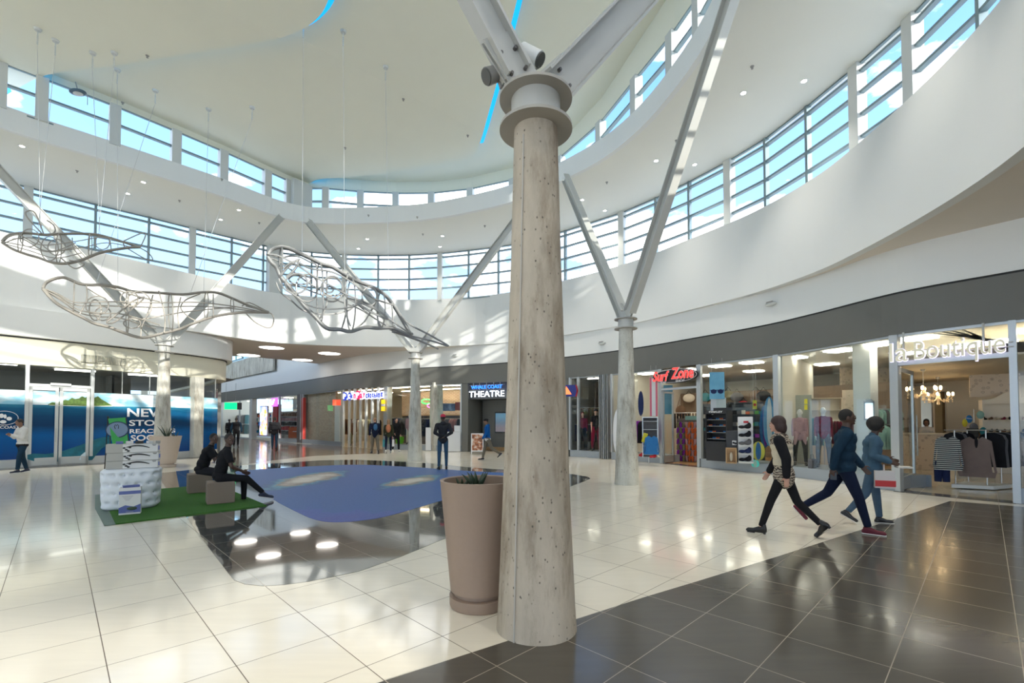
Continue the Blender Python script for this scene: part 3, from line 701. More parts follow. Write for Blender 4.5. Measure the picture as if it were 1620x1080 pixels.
added_downlights = [(6.6, 8.6), (5.9, 6.0), (4.6, 3.4), (2.2, 1.3), (-.8, .2), (-4.2, -.4), (-8.2, -.6), (-12.4, .3), (-16.2, 2.9), (-18.8, 6.4), (-19.2, 10.2)]  # extra lamps added out of view to brighten the floor
for k, q in enumerate(dls+added_downlights):
    x, y = q; p = pt(x, y, Z_C1) if k < len(dls) else Vector((x, y, Z_C1))
    if k >= len(dls): x = 1500
    if k == 0:
        t0 = t = thing('downlight', '', 'downlight', (p.x, p.y, Z_C1)); b = MB(); b.lathe([(.065, -.006), (.065, .02)], 20); build('lens', b, M_dl, t, world=False)
        b = MB(); b.lathe([(.065, 0), (.065, -.012), (.10, -.012), (.10, 0)], 20); build('trim_ring', b, M_white, t, world=False)
    else: t = dup(t0, (p.x, p.y, Z_C1))
    side = 'above the left windows' if x < 400 else ('above the back windows' if x < 815 else ('above the right windows' if k < len(dls) else 'round the near side of the opening, added out of view for light'))
    t['label'] = 'small round recessed downlight in the ring ceiling '+side; t['group'] = 'downlights '+side
    ld = bpy.data.lights.new('downlight_lamp', 'SPOT'); lo = bpy.data.objects.new('downlight_lamp', ld); COL.objects.link(lo)
    lo.location = (p.x, p.y, Z_C1-.05); ld.energy = 330; ld.spot_size = radians(76); ld.spot_blend = 1; ld.color = (1, .93, .82); ld.shadow_soft_size = .07
sps = [(233, 88), (122, 270), (284, 317), (351, 283), (410, 352), (546, 245), (583, 340), (660, 343), (669, 370), (767, 357), (1190, 105), (1070, 222), (1090, 390), (740, 226), (638, 170), (960, 288), (194, 162)]
s0 = None
for x, y in sps:
    up = (x, y) in ((233, 88), (546, 245), (638, 170), (740, 226), (933, 170), (660, 343), (194, 162)) and (x, y) != (660, 343)
    z = (Z_C2 if up else Z_C1); p = pt(x, y, z); z += (fold(p.x, p.y)+(.3 if x > 480 else 0)) if up else 0
    if s0 is None:
        b = MB(); b.cone((0, 0, 0), (0, 0, -.02), .05, .04, 10, False); b.cone((0, 0, -.02), (0, 0, -.06), .012, .012, 8, False); b.cone((0, 0, -.06), (0, 0, -.065), .03, .03, 10, False)
        s = s0 = build('sprinkler_head', b, M_fix)
    else: s = s0.copy(); COL.objects.link(s)
    s.location = (p.x, p.y, z); w = 'in the upper ceiling' if up else 'in the ring ceiling'
    tag(s, 'tiny grey sprinkler head '+w, 'sprinkler', 'sprinklers '+w)
# floodlight at the upper left window, wall lights on the white band
p = pt(123, 146, 12.15); t = thing('floodlight', 'dark oval floodlight hanging in the upper window at far left', 'floodlight', p)
b = MB(); b.ell((0, 0, 0), (.26, .15, .09)); build('housing', b, mat('floodlight_blue_grey', (.07, .12, .15), .4, .3), t, True, world=False)
b = MB(); b.ell((.03, -.02, -.06), (.15, .1, .045)); build('lens', b, M_pier, t, True, world=False)
b = MB(); b.tube([(.0, 0, .05), (-.1, .02, .35)], .015); b.tube([(.2, 0, 0), (.3, .02, -.1), (.3, .02, -.4)], .008); build('bracket', b, M_fix, t, world=False)
for (x, y, lab) in ((1224, 481, 'small pale oval wall light on the white band above the fashion shop'), (955, 543, 'small pale oval wall light left of the surf shop column'), (722, 563, 'small pale oval wall light on the white band above the theatre')):
    p, tg = hit(SHOP, x, y); nn = Vector((-tg.y, tg.x)) * (1 if Vector((-tg.y, tg.x)).dot(-p.to_2d()) > 0 else -1)
    t = thing('wall_light', lab, 'wall light', (p.x+nn.x*.12, p.y+nn.y*.12, p.z), atan2(tg.y, tg.x))
    b = MB(); b.ell((0, 0, 0), (.19, .07, .075)); build('cover', b, M_pier, t, True, world=False)
    b = MB(); b.box((0, -.02 if False else 0, .05), (.2, .16, .03)); build('bracket', b, M_fix, t, world=False)
# ================================================================== people
SK_D = mat('dark_skin', (.075, .038, .024), .5, noise=.1, nscale=20)
SK_M = mat('brown_skin', (.20, .105, .065), .5, noise=.1, nscale=20)
SK_L = mat('light_skin', (.52, .29, .21), .5, noise=.08, nscale=20)
H_BLK = mat('black_hair', (.012, .010, .009), .7, bump=1, bscale=160)
H_BRN = mat('brown_hair', (.13, .07, .035), .6, bump=.8, bscale=120, stretch=(1, 1, .2))
H_BLD = mat('blonde_brown_hair', (.26, .15, .075), .6, bump=.8, bscale=120, stretch=(1, 1, .2))
M_eyew = mat('eye_white', (.7, .68, .64), .3); M_eyed = mat('eye_dark', (.01, .008, .006), .2); M_lip = mat('lips', (.16, .05, .045), .5)
def cloth(name, c, **k): return mat(name, c, k.pop('rough', .85), spec=.15, bump=.5, bscale=35, noise=k.pop('noise', .15), nscale=k.pop('nscale', 9), **k)
C_BLACK = cloth('black_cloth', (.013, .013, .015)); C_NAVY = cloth('navy_cloth', (.008, .013, .034)); C_DENIM = cloth('dark_denim', (.012, .034, .060), noise=.35)
C_DENIML = cloth('light_denim', (.06, .115, .17), noise=.45, nscale=6); C_JEANS = cloth('blue_jeans', (.04, .085, .14), noise=.3)
C_WHITE = cloth('white_cloth', (.60, .59, .56)); C_GREYT = cloth('grey_trousers', (.13, .115, .09)); C_BLUE = cloth('blue_hoodie', (.004, .08, .30))
C_CHAR = cloth('charcoal_cloth', (.028, .028, .032)); S_BLACK = mat('black_leather', (.012, .012, .013), .3); S_TAN = mat('tan_leather', (.36, .15, .05), .45)
S_RED = mat('maroon_canvas', (.11, .008, .022), .7); S_SOLE = mat('white_rubber', (.72, .70, .66), .6); S_DARKB = mat('dark_sneaker', (.02, .025, .05), .6)

def limb_dir(s, p, ab): 
    p, ab = radians(p), radians(ab); return Vector((s*sin(ab), sin(p)*cos(ab), -cos(p)*cos(ab)))
def figure(t, H, pose, look, near=True):
    """t: root empty; pose: dict of joint angles in degrees; look: dict of materials and shapes"""
    k = H/1.75; fem = look.get('fem', False); fat = look.get('fat', 1.0); vox = (.0095 if near else .015)*1.0
    sw, hw = (.165, .098) if fem else (.19, .092)
    g = lambda n, d: pose.get(n, d)
    lean = radians(g('lean', 0)); sp = Vector((0, sin(lean), cos(lean))); tw = Matrix.Rotation(radians(g('twist', 0)), 3, 'Z')
    P = Vector((0, 0, 0))
    legs = {}; low = 9
    for s, key in ((-1, 'L'), (1, 'R')):
        a = g('leg'+key, (0, 0, 0)); ab = a[3] if len(a) > 3 else 2
        hip = P+Vector((s*hw, 0, -.05)); kn = hip+limb_dir(s, a[0], ab)*.435; an = kn+limb_dir(s, a[0]-a[1], ab*.3)*.425
        f = radians(a[2]); fx = Vector((s*.14, cos(f), -sin(f))).normalized(); dn = Vector((0, -sin(f), -cos(f)))
        heel = an-fx*.045+dn*.055; toe = an+fx*.165+dn*.06
        legs[key] = (hip, kn, an, heel, toe, fx, dn); low = min(low, heel.z-.032, toe.z-.030)
    lift = (-low)*k if 'seat' not in pose else pose['seat']
    R = lambda v: Vector(v)*k+Vector((0, 0, lift))
    nb = P+sp*.50; hs = Vector((0, sin(lean+radians(g('nod', 0))), cos(lean+radians(g('nod', 0))))); hc = nb+hs*.185+Vector((0, .012, 0))
    HM = Matrix.Rotation(radians(g('turn', 0)), 4, 'Z') @ Matrix.Rotation(-radians(g('nod', 0)+g('lean', 0)*.5), 4, 'X')
    hp = lambda x, y, z: hc+(HM @ Vector((x, y, z)))
    HR = HM.to_4x4()
    arms = {}
    for s, key in ((-1, 'L'), (1, 'R')):
        a = g('arm'+key, (0, 8, 15, 0)); sh = nb-sp*.055+tw @ Vector((s*sw, 0, 0)); up = limb_dir(s, a[0], a[1]); el = sh+up*.28
        p = radians(a[0]+a[2]); iw = radians(a[3]); fo = Vector((-s*sin(iw), sin(p)*cos(iw), -cos(p)*cos(iw))).normalized(); wr = el+fo*.25
        arms[key] = (sh, el, wr, fo)
    # -- body
    b = MB()
    def C(a, c, ra, rb, n=12): b.cone(R(a), R(c), ra*k, rb*k, n)
    def El(c, r, M=None): b.ell(R(c), tuple(x*k for x in r), M, 16, 10)
    SM = Matrix.Rotation(-lean, 4, 'X')
    El(P, (.14*fat, .095*fat, .11)); El(P+sp*.2, (.12*fat, .09*fat, .17), SM); El(P+sp*.36, (.145, .10, .15), SM); C(nb-sp*.06+tw @ Vector((-sw*.8, 0, 0)), nb-sp*.06+tw @ Vector((sw*.8, 0, 0)), .055, .055)
    C(nb-sp*.06, hc-hs*.05, .058, .052); El(hc+hs*.0, (.074, .094, .108), HR); El(hp(0, .035, -.055), (.052, .055, .055), HR)
    El(hp(0, .092, -.012), (.013, .02, .024), HR); El(hp(0, .083, .012), (.045, .02, .014), HR)
    El(hp(0, .082, -.052), (.026, .018, .014), HR); El(hp(0, .078, -.088), (.026, .02, .018), HR)
    for s in (-1, 1): El(hp(s*.076, -.005, -.012), (.010, .02, .032), HR)
    for s, key in ((-1, 'L'), (1, 'R')):
        hip, kn, an, heel, toe, fx, dn = legs[key]
        C(hip, kn, .060*fat, .048); C(kn, an, .044, .032); C(heel+dn*-.012, toe+dn*-.005, .030, .026)
        sh, el, wr, fo = arms[key]
        C(sh, el, .046, .037); C(el, wr, .036, .024)
        n = (Vector((-s, .15, 0))-fo*Vector((-s, .15, 0)).dot(fo)).normalized(); w = fo.cross(n)
        if w.y < -.2 or (abs(w.y) < .2 and w.z < 0): w = -w
        pc = wr+fo*.05
        M = Matrix((w, n, fo)).transposed().to_4x4(); El(pc, (.038, .018, .048), M)
        cu = .35 if not pose.get('fist'+key) else 1.3
        for i, (o_, ln) in enumerate(((.028, .066), (.010, .076), (-.009, .071), (-.027, .056))):
            a0 = pc+w*o_+fo*.036; a1 = a0+(fo*cos(cu*.5)+n*sin(cu*.5))*ln*.55; a2 = a1+(fo*cos(cu*1.5)+n*sin(cu*1.5))*ln*.5
            C(a0, a1, .0098, .009, 8); C(a1, a2, .009, .0075, 8)
        th = pc+w*.030-fo*.018; t1 = th+(w*.7+fo*.6+n*.4).normalized()*.035; C(th, t1, .012, .010, 8); C(t1, t1+(fo+n*.5+w*.2).normalized()*.03, .010, .008, 8)
    me = remesh(b, .0075 if near else .012, 2); body = meshobj('body', me, look['skin'], t, world=False)
    # -- face details
    if near:
        for s in (-1, 1):
            e = MB(); e.ell(R(hp(s*.030, .083, .003)), (.0125*k, .008*k, .0065*k), HR, 10, 6); o = build('eye', e, M_eyew, body, True, world=False)
            e = MB(); e.ell(R(hp(s*.030, .0895, .003)), (.0058*k, .003*k, .0058*k), HR, 8, 6); build('pupil', e, M_eyed, body, True, world=False)
            e = MB(); e.ell(R(hp(s*.031, .091, .022)), (.019*k, .006*k, .0038*k), HR, 8, 6); build('eyebrow', e, H_BLK, body, True, world=False)
        e = MB(); e.ell(R(hp(0, .098, -.055)), (.021*k, .006*k, .006*k), HR, 10, 6); build('lips', e, M_lip, body, True, world=False)
    # -- hair
    h = MB(); hk = look.get('hair', 'short'); hm = look.get('hairmat', H_BLK)
    def HE(x, y, z, r): h.ell(R(hp(x, y, z)), tuple(q*k for q in r), HR, 18, 12)
    if hk == 'short': HE(0, -.016, .020, (.081, .094, .103))
    if hk == 'afro':
        HE(0, -.03, .035, (.128, .125, .125)); HE(.05, -.03, .0, (.09, .09, .1)); HE(-.05, -.03, .0, (.09, .09, .1))
    if hk == 'bob':
        HE(0, -.022, .028, (.092, .105, .105)); HE(0, -.055, -.05, (.095, .07, .105)); HE(.055, -.02, -.03, (.04, .06, .09)); HE(-.055, -.02, -.03, (.04, .06, .09))
    if hk == 'long':
        HE(0, -.02, .025, (.086, .10, .104)); HE(0, -.06, -.08, (.09, .055, .14)); HE(0, -.075, -.19, (.085, .045, .12)); HE(.055, -.02, -.05, (.035, .05, .09)); HE(-.055, -.02, -.05, (.035, .05, .09))
    if hk == 'bun': HE(0, -.018, .02, (.081, .095, .103)); HE(0, -.1, .02, (.04, .045, .04))
    if hk in ('cap', 'flatcap'):
        HE(0, -.014, .010, (.079, .09, .09))
    if hk: meshobj('hair', remesh(h, .010 if near else .014, 2), hm, t, world=False)
    if hk in ('cap', 'flatcap'):
        h = MB(); h.ell(R(hp(0, -.006, .052)), (.086*k, .104*k, .070*k), HR, 20, 12)
        yb = .09; h.ell(R(hp(0, yb, .045)), (.062*k, .07*k, .010*k), HR, 16, 8)
        meshobj('cap', remesh(h, .009, 1), look['capmat'], t, world=False)
    # -- top
    tm = look.get('top'); ts = look.get('sleeve', 'long'); q = look.get('bulk', 1.0); hem = look.get('hem', .06)
    if tm:
        b = MB()
        El(P-Vector((0, 0, hem*.6)), (.158*fat*q, .112*fat*q, .07+hem)); El(P+sp*.12, (.142*fat*q, .106*fat*q, .15), SM); El(P+sp*.26, (.145*fat*q, .11*q, .16), SM); El(P+sp*.37, (.168*q, .118*q, .125), SM)
        C(nb-sp*.055+tw @ Vector((-sw*.86, 0, 0)), nb-sp*.055+tw @ Vector((sw*.86, 0, 0)), .066*q, .066*q)
        C(nb-sp*.09, nb+sp*.012, .085, .066)
        bz = R(P).z-(hem+.10)*k
        arms_b = b if look.get('sleevemat') is None else MB(); keep = b; b = arms_b
        for s, key in ((-1, 'L'), (1, 'R')):
            sh, el, wr, fo = arms[key]
            if ts == 'long': C(sh, el, .063*q, .052*q); C(el, wr-fo*.01, .051*q, .040*q)
            else: b.cone(R(sh), R(sh+(el-sh)*.72), .062*q*k, .060*q*k, 14, False); b.ell(R(sh), (.063*k,)*3)
        b = keep
        me = remesh(b, vox, 2); top = meshobj(look.get('topname', 'top'), me, tm, t, world=False)
        if arms_b is not keep: meshobj('sleeves', remesh(arms_b, vox, 2), look['sleevemat'], t, world=False)
        if look.get('hood'):
            b = MB(); b.ell(R(nb+Vector((0, -.075, .0))), (.10*k, .055*k, .075*k)); meshobj('hood', remesh(b, .012, 2), tm, t, world=False)
        if look.get('band'):
            b = MB(); El(P-Vector((0, 0, .075)), (.168*fat*q, .12*fat*q, .10)); meshobj('hem_band', remesh(b, vox, 1), look['band'], t, world=False)
    # -- trousers
    if look.get('trousers'):
        b = MB(); w = look.get('leg', 1.0); El(P-Vector((0, 0, .02)), (.148*fat, .105*fat, .115))
        for key in 'LR':
            hip, kn, an, heel, toe, fx, dn = legs[key]; e = an+(kn-an)*look.get('cuff', .04)
            C(hip, kn, .096*fat*w, .070*w); C(kn, kn+(e-kn)*.35, .070*w, .064*w); b.cone(R(kn+(e-kn)*.3), R(e), .064*w*k, .050*w*k, 14, False)
        meshobj(look.get('trname', 'trousers'), remesh(b, vox, 2), look['trousers'], t, world=False)
    # -- shoes
    for key in 'LR':
        hip, kn, an, heel, toe, fx, dn = legs[key]; b = MB()
        C(heel-dn*.006, toe-dn*.004, .036, .031); C(an-fx*.02+dn*.01, toe-fx*.08-dn*.01, .042, .034); El(toe+fx*.0, (.040, .038, .026))
        if look.get('boots'): C(an+(kn-an)*.16, heel-dn*.02, .042, .038)
        o = meshobj('shoe', remesh(b, .009 if near else .012, 1), look.get('shoes', S_BLACK), t, world=False)
        b = MB(); 
        if look.get('heels'): b.beam(R(heel-fx*.008-dn*.02), R(heel-fx*.002+dn*.04), .04*k, .035*k); b.beam(R(toe-fx*.09+dn*.028), R(toe+fx*.02+dn*.026), .065*k, .010*k)
        else: b.beam(R(heel-fx*.034+dn*.024), R(toe+fx*.034+dn*.023), .012*k, .075*k, up=(1, 0, 0))
        build('sole', b, look.get('sole', S_BLACK), o, world=False, bevel=.004)
    return dict(R=R, nb=nb, hc=hc, arms=arms, P=P, sp=sp, k=k, hp=hp)
def person(label, loc, head, H, pose, look, near=True, group=None):
    """head: direction the body faces (plan vector)"""
    t = thing('person', label, 'person', (loc[0], loc[1], loc[2] if len(loc) > 2 else 0.004), atan2(head[1], head[0])-pi/2, group)
    return t, figure(t, H, pose, look, near)
def bagmb(c, w, d, h):
    b = MB(); b.box(c, (w, d, h)); b.tube([(c[0]-w*.25, c[1], c[2]+h/2), (c[0]-w*.15, c[1], c[2]+h*.85), (c[0]+w*.15, c[1], c[2]+h*.85), (c[0]+w*.25, c[1], c[2]+h/2)], .006, 6)
    return b

# patterned gilet of the walking woman
n = Nodes('patterned_gilet'); z = n.n('ShaderNodeSeparateXYZ', (n.co,)).outputs[2]
zz = n.math('ADD', z, n.math('MULTIPLY', n.noise(14, 4), .12)); st = n.math('GREATER_THAN', n.math('SINE', n.math('MULTIPLY', zz, 170)), -.1)
stripe = n.mix(st, (.05, .035, .028), (.42, .36, .28)); inner = n.math('MULTIPLY', n.math('GREATER_THAN', z, .98), n.math('LESS_THAN', z, 1.27))
n.out('Base Color', n.mix(inner, stripe, (.60, .53, .39))); n.out('Roughness', .95); M_gilet = n.m
t, f = person('person in a cream patterned gilet and black leggings striding left', (3.82, 6.55), (-.78, .62), 1.66,
    dict(lean=4, legL=(22, 4, -2), legR=(-20, 24, 48), armL=(-20, 10, 20, 0), armR=(16, 8, 12, 0), nod=6, turn=8),
    dict(skin=SK_L, fem=True, hair='bob', hairmat=mat('dark_brown_hair', (.035, .016, .014), .6, bump=.6, bscale=90), top=M_gilet, sleevemat=C_BLACK, topname='gilet', hem=.13, bulk=1.3, trousers=C_BLACK, leg=.86, trname='leggings', shoes=S_BLACK, boots=True, heels=True))
b = MB(); b.ell(f['R'](f['nb']+Vector((0, .01, .0))), (.12, .11, .055)); b.ell(f['R'](f['nb']+Vector((0, .06, -.05))), (.10, .08, .07)); meshobj('scarf', remesh(b, .01, 2), M_gilet, t, world=False)
t, f = person('person in a dark denim jacket and navy trousers walking right', (4.86, 6.82), (.88, -.48), 1.76,
    dict(lean=3, legR=(20, 6, 0), legL=(-27, 27, 50), armL=(14, 8, 22, 0), armR=(-30, 10, 20, 0), nod=0, turn=6),
    dict(skin=SK_D, hair='short', top=C_DENIM, topname='jacket', hem=.06, bulk=1.24, fat=1.1, trousers=C_NAVY, leg=.95, shoes=S_RED, sole=S_SOLE))
b = MB(); a = f['arms']['R']; q = f['R'](a[2]+a[3]*.10); b.box(q+Vector((0, .02, 0)), (.012, .075, .14)); build('phone', b, S_BLACK, t, world=False)
b = MB(); c = f['R'](f['P']+f['sp']*.36); b.box((c.x, c.y+.128, c.z+.02), (.012, .012, .14)); [b.box((c.x+s*.075, c.y+.122, c.z+.05), (.07, .012, .012)) for s in (-1, 1)]
build('jacket_trim', b, C_DENIML, t, world=False)
t, f = person('person with curly black hair in a light denim jacket carrying a red and white bag', (5.62, 7.28), (.90, -.42), 1.60,
    dict(lean=3, legL=(10, 4, 0), legR=(-16, 22, 30), armL=(0, 12, 75, 20), armR=(-12, 14, 80, 10), nod=10, turn=-4),
    dict(skin=SK_D, fem=True, fat=1.1, hair='afro', top=C_DENIML, topname='jacket', hem=.05, bulk=1.22, trousers=mat('ripped_jeans', (.05, .095, .15), .85, noise=.5, nscale=5, bump=.4), leg=.95, shoes=S_BLACK, sole=S_SOLE))
o = f['R'](f['arms']['R'][2]+f['arms']['R'][3]*.08)
b = bagmb((o.x+.03, o.y-.14, o.z-.24), .10, .24, .26); build('shopping_bag', b, mat('bag_white', (.62, .58, .56), .6), t, world=False)
b = MB(); b.box((o.x+.085, o.y-.14, o.z-.30), (.012, .245, .09)); b.box((o.x+.03, o.y-.015, o.z-.30), (.10, .012, .09)); build('bag_stripe', b, mat('bag_red', (.50, .03, .03), .6), t, world=False)
b = MB(); b.box((o.x+.02, o.y+.10, o.z-.05), (.2, .18, .02)); build('leaflet', b, C_WHITE, t, world=False)
person('person in a white jacket looking at a phone before the blue glass doors', (-15.1, 14.35), (-.35, -.94), 1.62,
    dict(lean=2, legL=(14, 8, 0), legR=(-8, 8, 10), armL=(18, 8, 95, 38), armR=(18, 8, 100, 38), nod=16),
    dict(skin=SK_M, hair='short', top=C_WHITE, topname='jacket', hem=.05, bulk=1.22, band=C_BLACK, trousers=C_DENIM, leg=1.05, shoes=S_DARKB, sole=S_SOLE))
# seated pair
seat = dict(lean=14, seat=.545, legL=(82, 50, 8, 5), legR=(80, 75, 0, 6), armL=(16, 6, 42, 22), armR=(14, 8, 48, 22), nod=-6, turn=-62)
seatP = dict(seat); seatP.update(legL=(82, 82, 0, 6), legR=(86, 42, 12, 6))
t, f = person('person in black sitting on the front wicker stool with legs stretched to the right', (-5.70, 9.08, 0.01), (.80, .60), 1.80, seatP | dict(turn=-68),
    dict(skin=SK_D, hair='short', top=C_BLACK, topname='shirt', sleeve='short', hem=.02, bulk=1.08, trousers=C_BLACK, leg=.9, shoes=S_DARKB, sole=S_SOLE))
t2, f2 = person('person in black sitting on the rear wicker stool half hidden', (-6.95, 10.42, 0.01), (.86, .5), 1.78, dict(lean=20, seat=.535, legL=(80, 80, 0, 8), legR=(80, 78, 0, 6), armL=(30, 8, 60, 24), armR=(26, 8, 58, 22), nod=-6, turn=-58),
    dict(skin=SK_D, hair='short', top=C_BLACK, topname='shirt', sleeve='short', hem=.02, bulk=1.12, fat=1.08, trousers=C_CHAR, shoes=S_TAN, sole=S_TAN))
# mid distance
t, f = person('person in a red cap standing with hands behind the back at the floor picture', (-2.28, 15.35), (-.25, .97), 1.78,
    dict(legL=(2, 0, 0, 3), legR=(5, 4, 0, 3), armL=(-22, 16, 18, 58), armR=(-26, 16, 18, 58), turn=10), dict(skin=SK_D, hair='cap', capmat=mat('red_cap', (.55, .03, .07), .8), top=C_CHAR, topname='jacket', bulk=1.1, hood=True, trousers=C_JEANS, leg=.9, shoes=S_BLACK, sole=S_BLACK), near=False)
person('person in a blue hooded top and dark cap walking left past the theatre', (-1.0, 19.1), (-.98, -.1), 1.68,
    dict(lean=4, legL=(-22, 35, 40), legR=(16, 4, 0), armL=(10, 8, 25, 0), armR=(-12, 8, 20, 0), nod=4), dict(skin=SK_M, hair='cap', capmat=C_BLACK, top=C_BLUE, topname='hooded_top', band=C_WHITE, bulk=1.15, hood=True, trousers=C_GREYT, shoes=S_BLACK, sole=S_SOLE), near=False)
t, f = person('person in a navy jacket with a small backpack walking toward the clothing shop', (-6.75, 22.9), (-.45, .89), 1.74,
    dict(lean=5, legL=(14, 5, 0), legR=(-16, 14, 25), armL=(-15, 12, 30, 0), armR=(12, 10, 20, 0)), dict(skin=SK_L, hair='short', hairmat=H_BLD, top=C_NAVY, topname='jacket', hem=.09, bulk=1.2, trousers=C_GREYT, leg=1.1, shoes=S_BLACK), near=False)
def backpack(t, f, m, sc=1.0):
    c = f['R'](f['P']+f['sp']*.32+Vector((0, -.17, 0))); b = MB(); b.ell(c, (.13*sc, .08*sc, .2*sc)); b.ell(c-Vector((0, .06, .06)), (.09*sc, .04, .1*sc)); meshobj('backpack', remesh(b, .014, 2), m, t, world=False)
backpack(t, f, mat('teal_backpack', (.02, .10, .22), .7), .8)
t, f = person('person with long fair hair and an orange backpack walking beside the navy jacket', (-6.20, 23.35), (-.2, .98), 1.66,
    dict(lean=3, legL=(-18, 16, 30), legR=(16, 5, 0), armL=(5, 10, 15, 0), armR=(-10, 10, 20, 0)), dict(skin=SK_L, fem=True, hair='long', hairmat=H_BLD, top=cloth('olive_jacket', (.035, .04, .022)), topname='jacket', bulk=1.12, trousers=C_NAVY, leg=.85, shoes=C_WHITE, sole=S_SOLE), near=False)
backpack(t, f, mat('orange_backpack', (.36, .13, .06), .8), 1.0)
o = f['R'](f['arms']['L'][2]); b = bagmb((o.x-.03, o.y, o.z-.38), .10, .28, .36); build('shopping_bag', b, mat('turquoise_bag', (.05, .32, .38), .6), t, world=False)
o = f['R'](f['arms']['R'][2]); b = bagmb((o.x+.03, o.y, o.z-.36), .10, .26, .34); build('shopping_bag', b, mat('white_bag', (.66, .67, .68), .6), t, world=False)
person('person in a long black coat and red scarf leaving the clothing shop', (-6.05, 24.3), (.55, -.83), 1.70,
    dict(lean=0, legL=(8, 5, 0), legR=(-10, 8, 15), armL=(5, 8, 20, 5), armR=(12, 8, 30, 5)), dict(skin=SK_L, fem=True, hair='long', hairmat=H_BLK, top=C_BLACK, topname='coat', hem=.16, bulk=1.15, trousers=C_BLACK, shoes=C_WHITE, sole=S_SOLE), near=False)
person('person in a dark jacket and jeans walking away down the mall', (-13.15, 25.75), (-.35, .94), 1.76,
    dict(lean=2, legL=(10, 4, 0), legR=(-8, 8, 12), armL=(-6, 12, 15, 0), armR=(6, 12, 15, 0)), dict(skin=SK_D, hair='short', top=C_CHAR, topname='jacket', hem=.08, bulk=1.25, trousers=C_JEANS, leg=.95, shoes=S_BLACK), near=False)
person('person in a black vest over blue sleeves walking away beyond the closed shop', (-16.9, 28.5), (-.45, .89), 1.76,
    dict(lean=0, legL=(8, 4, 0), legR=(-8, 8, 12), armL=(0, 16, 10, 0), armR=(4, 16, 12, 0)), dict(skin=SK_D, hair='short', top=C_BLACK, sleevemat=C_DENIM, topname='vest', hem=.08, bulk=1.2, trousers=C_BLACK, shoes=S_BLACK), near=False)
person('person in dark clothes far down the mall, partly behind the closed shop corner', (-22.2, 36.5), (-.5, .85), 1.7,
    dict(legL=(8, 4, 0), legR=(-8, 8, 12)), dict(skin=SK_D, hair='bun', top=C_CHAR, topname='jacket', bulk=1.1, trousers=C_BLACK, shoes=S_BLACK), near=False)
# ================================================================== closed shop with the sea picture (left)
def hp_(path, px, py, off=0.0):
    p, tg = hit(path, px, py); nn = Vector((tg.y, -tg.x)); r = ray(px, py)
    k = off/abs(nn.dot(Vector((r.x, r.y)).normalized())) if off else 0
    d = Vector((r.x, r.y, r.z))/Vector((r.x, r.y)).length
    return p-d*k, tg
n = Nodes('sea_print'); sp = n.n('ShaderNodeSeparateXYZ', (n.co,)); z = sp.outputs[2]
wv = n.noise(2.2, 6, n.mapping(sc=(1, 1, 9)), .7); z2 = n.math('ADD', z, n.math('MULTIPLY', n.math('SUBTRACT', wv, .5), .28))
deep = n.ramp(n.math('DIVIDE', z2, 2.2), [(.12, (.0, .05, .22)), (.5, (.0, .10, .33)), (.66, (.0, .035, .11)), (.80, (.0, .05, .14)), (.93, (.004, .10, .22)), (1.0, (.03, .22, .34))])
cl_ = n.ramp(n.noise(1.3, 6, n.mapping(sc=(1, 1, 2.4))), [(.42, (.28, .58, .74)), (.58, (.78, .88, .90))])
n.out('Base Color', n.mix(n.math('GREATER_THAN', z, 2.185), deep, cl_)); n.out('Roughness', .18); n.out('Specular IOR Level', .6)
M_sea = n.m; ZG = 2.68
seg_ = between(LEFT, 1, 345); far = [p for p in LEFT if p.y > 22.4 and p.y < 30]
base = [Vector((-25.5, 3)), Vector((-22, 9)), Vector((-19.3, 12.9))]
shopL = base+seg_
b = MB(); b.ribbon(offset(shopL, .0), .28, ZG, -.012); g_ = build('window_graphic', b, M_sea); tag(g_, 'wide underwater sea picture printed across the glass front of the closed shop', 'window graphic')
def flat(px_poly, off, m, nm, par, th=.004, z_=None):
    P = [hp_(LEFT, x, y, off)[0] for x, y in px_poly]; c = sum(P, Vector())/len(P); tg = hit(LEFT, sum(q[0] for q in px_poly)/len(px_poly), 690)[1]
    x = Vector((tg.x, tg.y, 0)); M = frame(c, x); Mi = M.inverted(); Q = [(Mi @ p) for p in P]
    b = MB(); b.prism([(q.x, q.y) for q in Q], 0, th, M); return build(nm, b, m, par)
M_isl = mat('island_green', (.07, .13, .02), .4, noise=.95, nscale=14); M_sand = mat('island_sand', (.75, .80, .66), .4)
isl = [(75, 640), (82, 636), (90, 636.5), (98, 634), (103, 632), (108, 633), (114, 629), (119, 631), (125, 630), (130, 626.5), (135, 629), (140, 626), (146, 630), (152, 628), (155, 626.5), (160, 631), (167, 635), (174, 639.5), (178, 641.5), (140, 642.2), (100, 641)]
isg = flat(isl, .03, M_isl, 'island', g_); flat([(78, 639.6), (178, 641.2), (178, 642.8), (110, 642), (78, 641)], .04, M_sand, 'beach', g_)
M_whl = mat('printed_whale', (.01, .14, .20), .3, noise=.7, nscale=5)
flat([(28, 722), (53, 717), (72, 718), (94, 715), (115, 708), (138, 700), (152, 694), (164, 691), (176, 690), (178, 694), (172, 702), (160, 710), (151, 721), (146, 727.5), (100, 730), (60, 731)], .035, M_whl, 'printed_whale', g_)
flat([(125, 727), (128, 720), (134, 715), (137, 716), (138, 722), (136, 728)], .045, mat('printed_white', (.6, .75, .8), .4), 'whale_fin', g_)
M_txt = mat('white_lettering', (.78, .82, .84), .4)
def wall_text(s, xa, xb, y0, y1, path, off, m, par, ext=.01, bold=.02, nm='lettering', **k):
    a, tg = hp_(path, xa, y1, off); c, _ = hp_(path, xb, y1, off); top, _ = hp_(path, xa, y0, off)
    return text(nm, s, m, par, a, (c-a).xy.to_3d(), width=(c-a).xy.length, height=top.z-a.z, ext=ext, bold=bold, align='LEFT', **k)
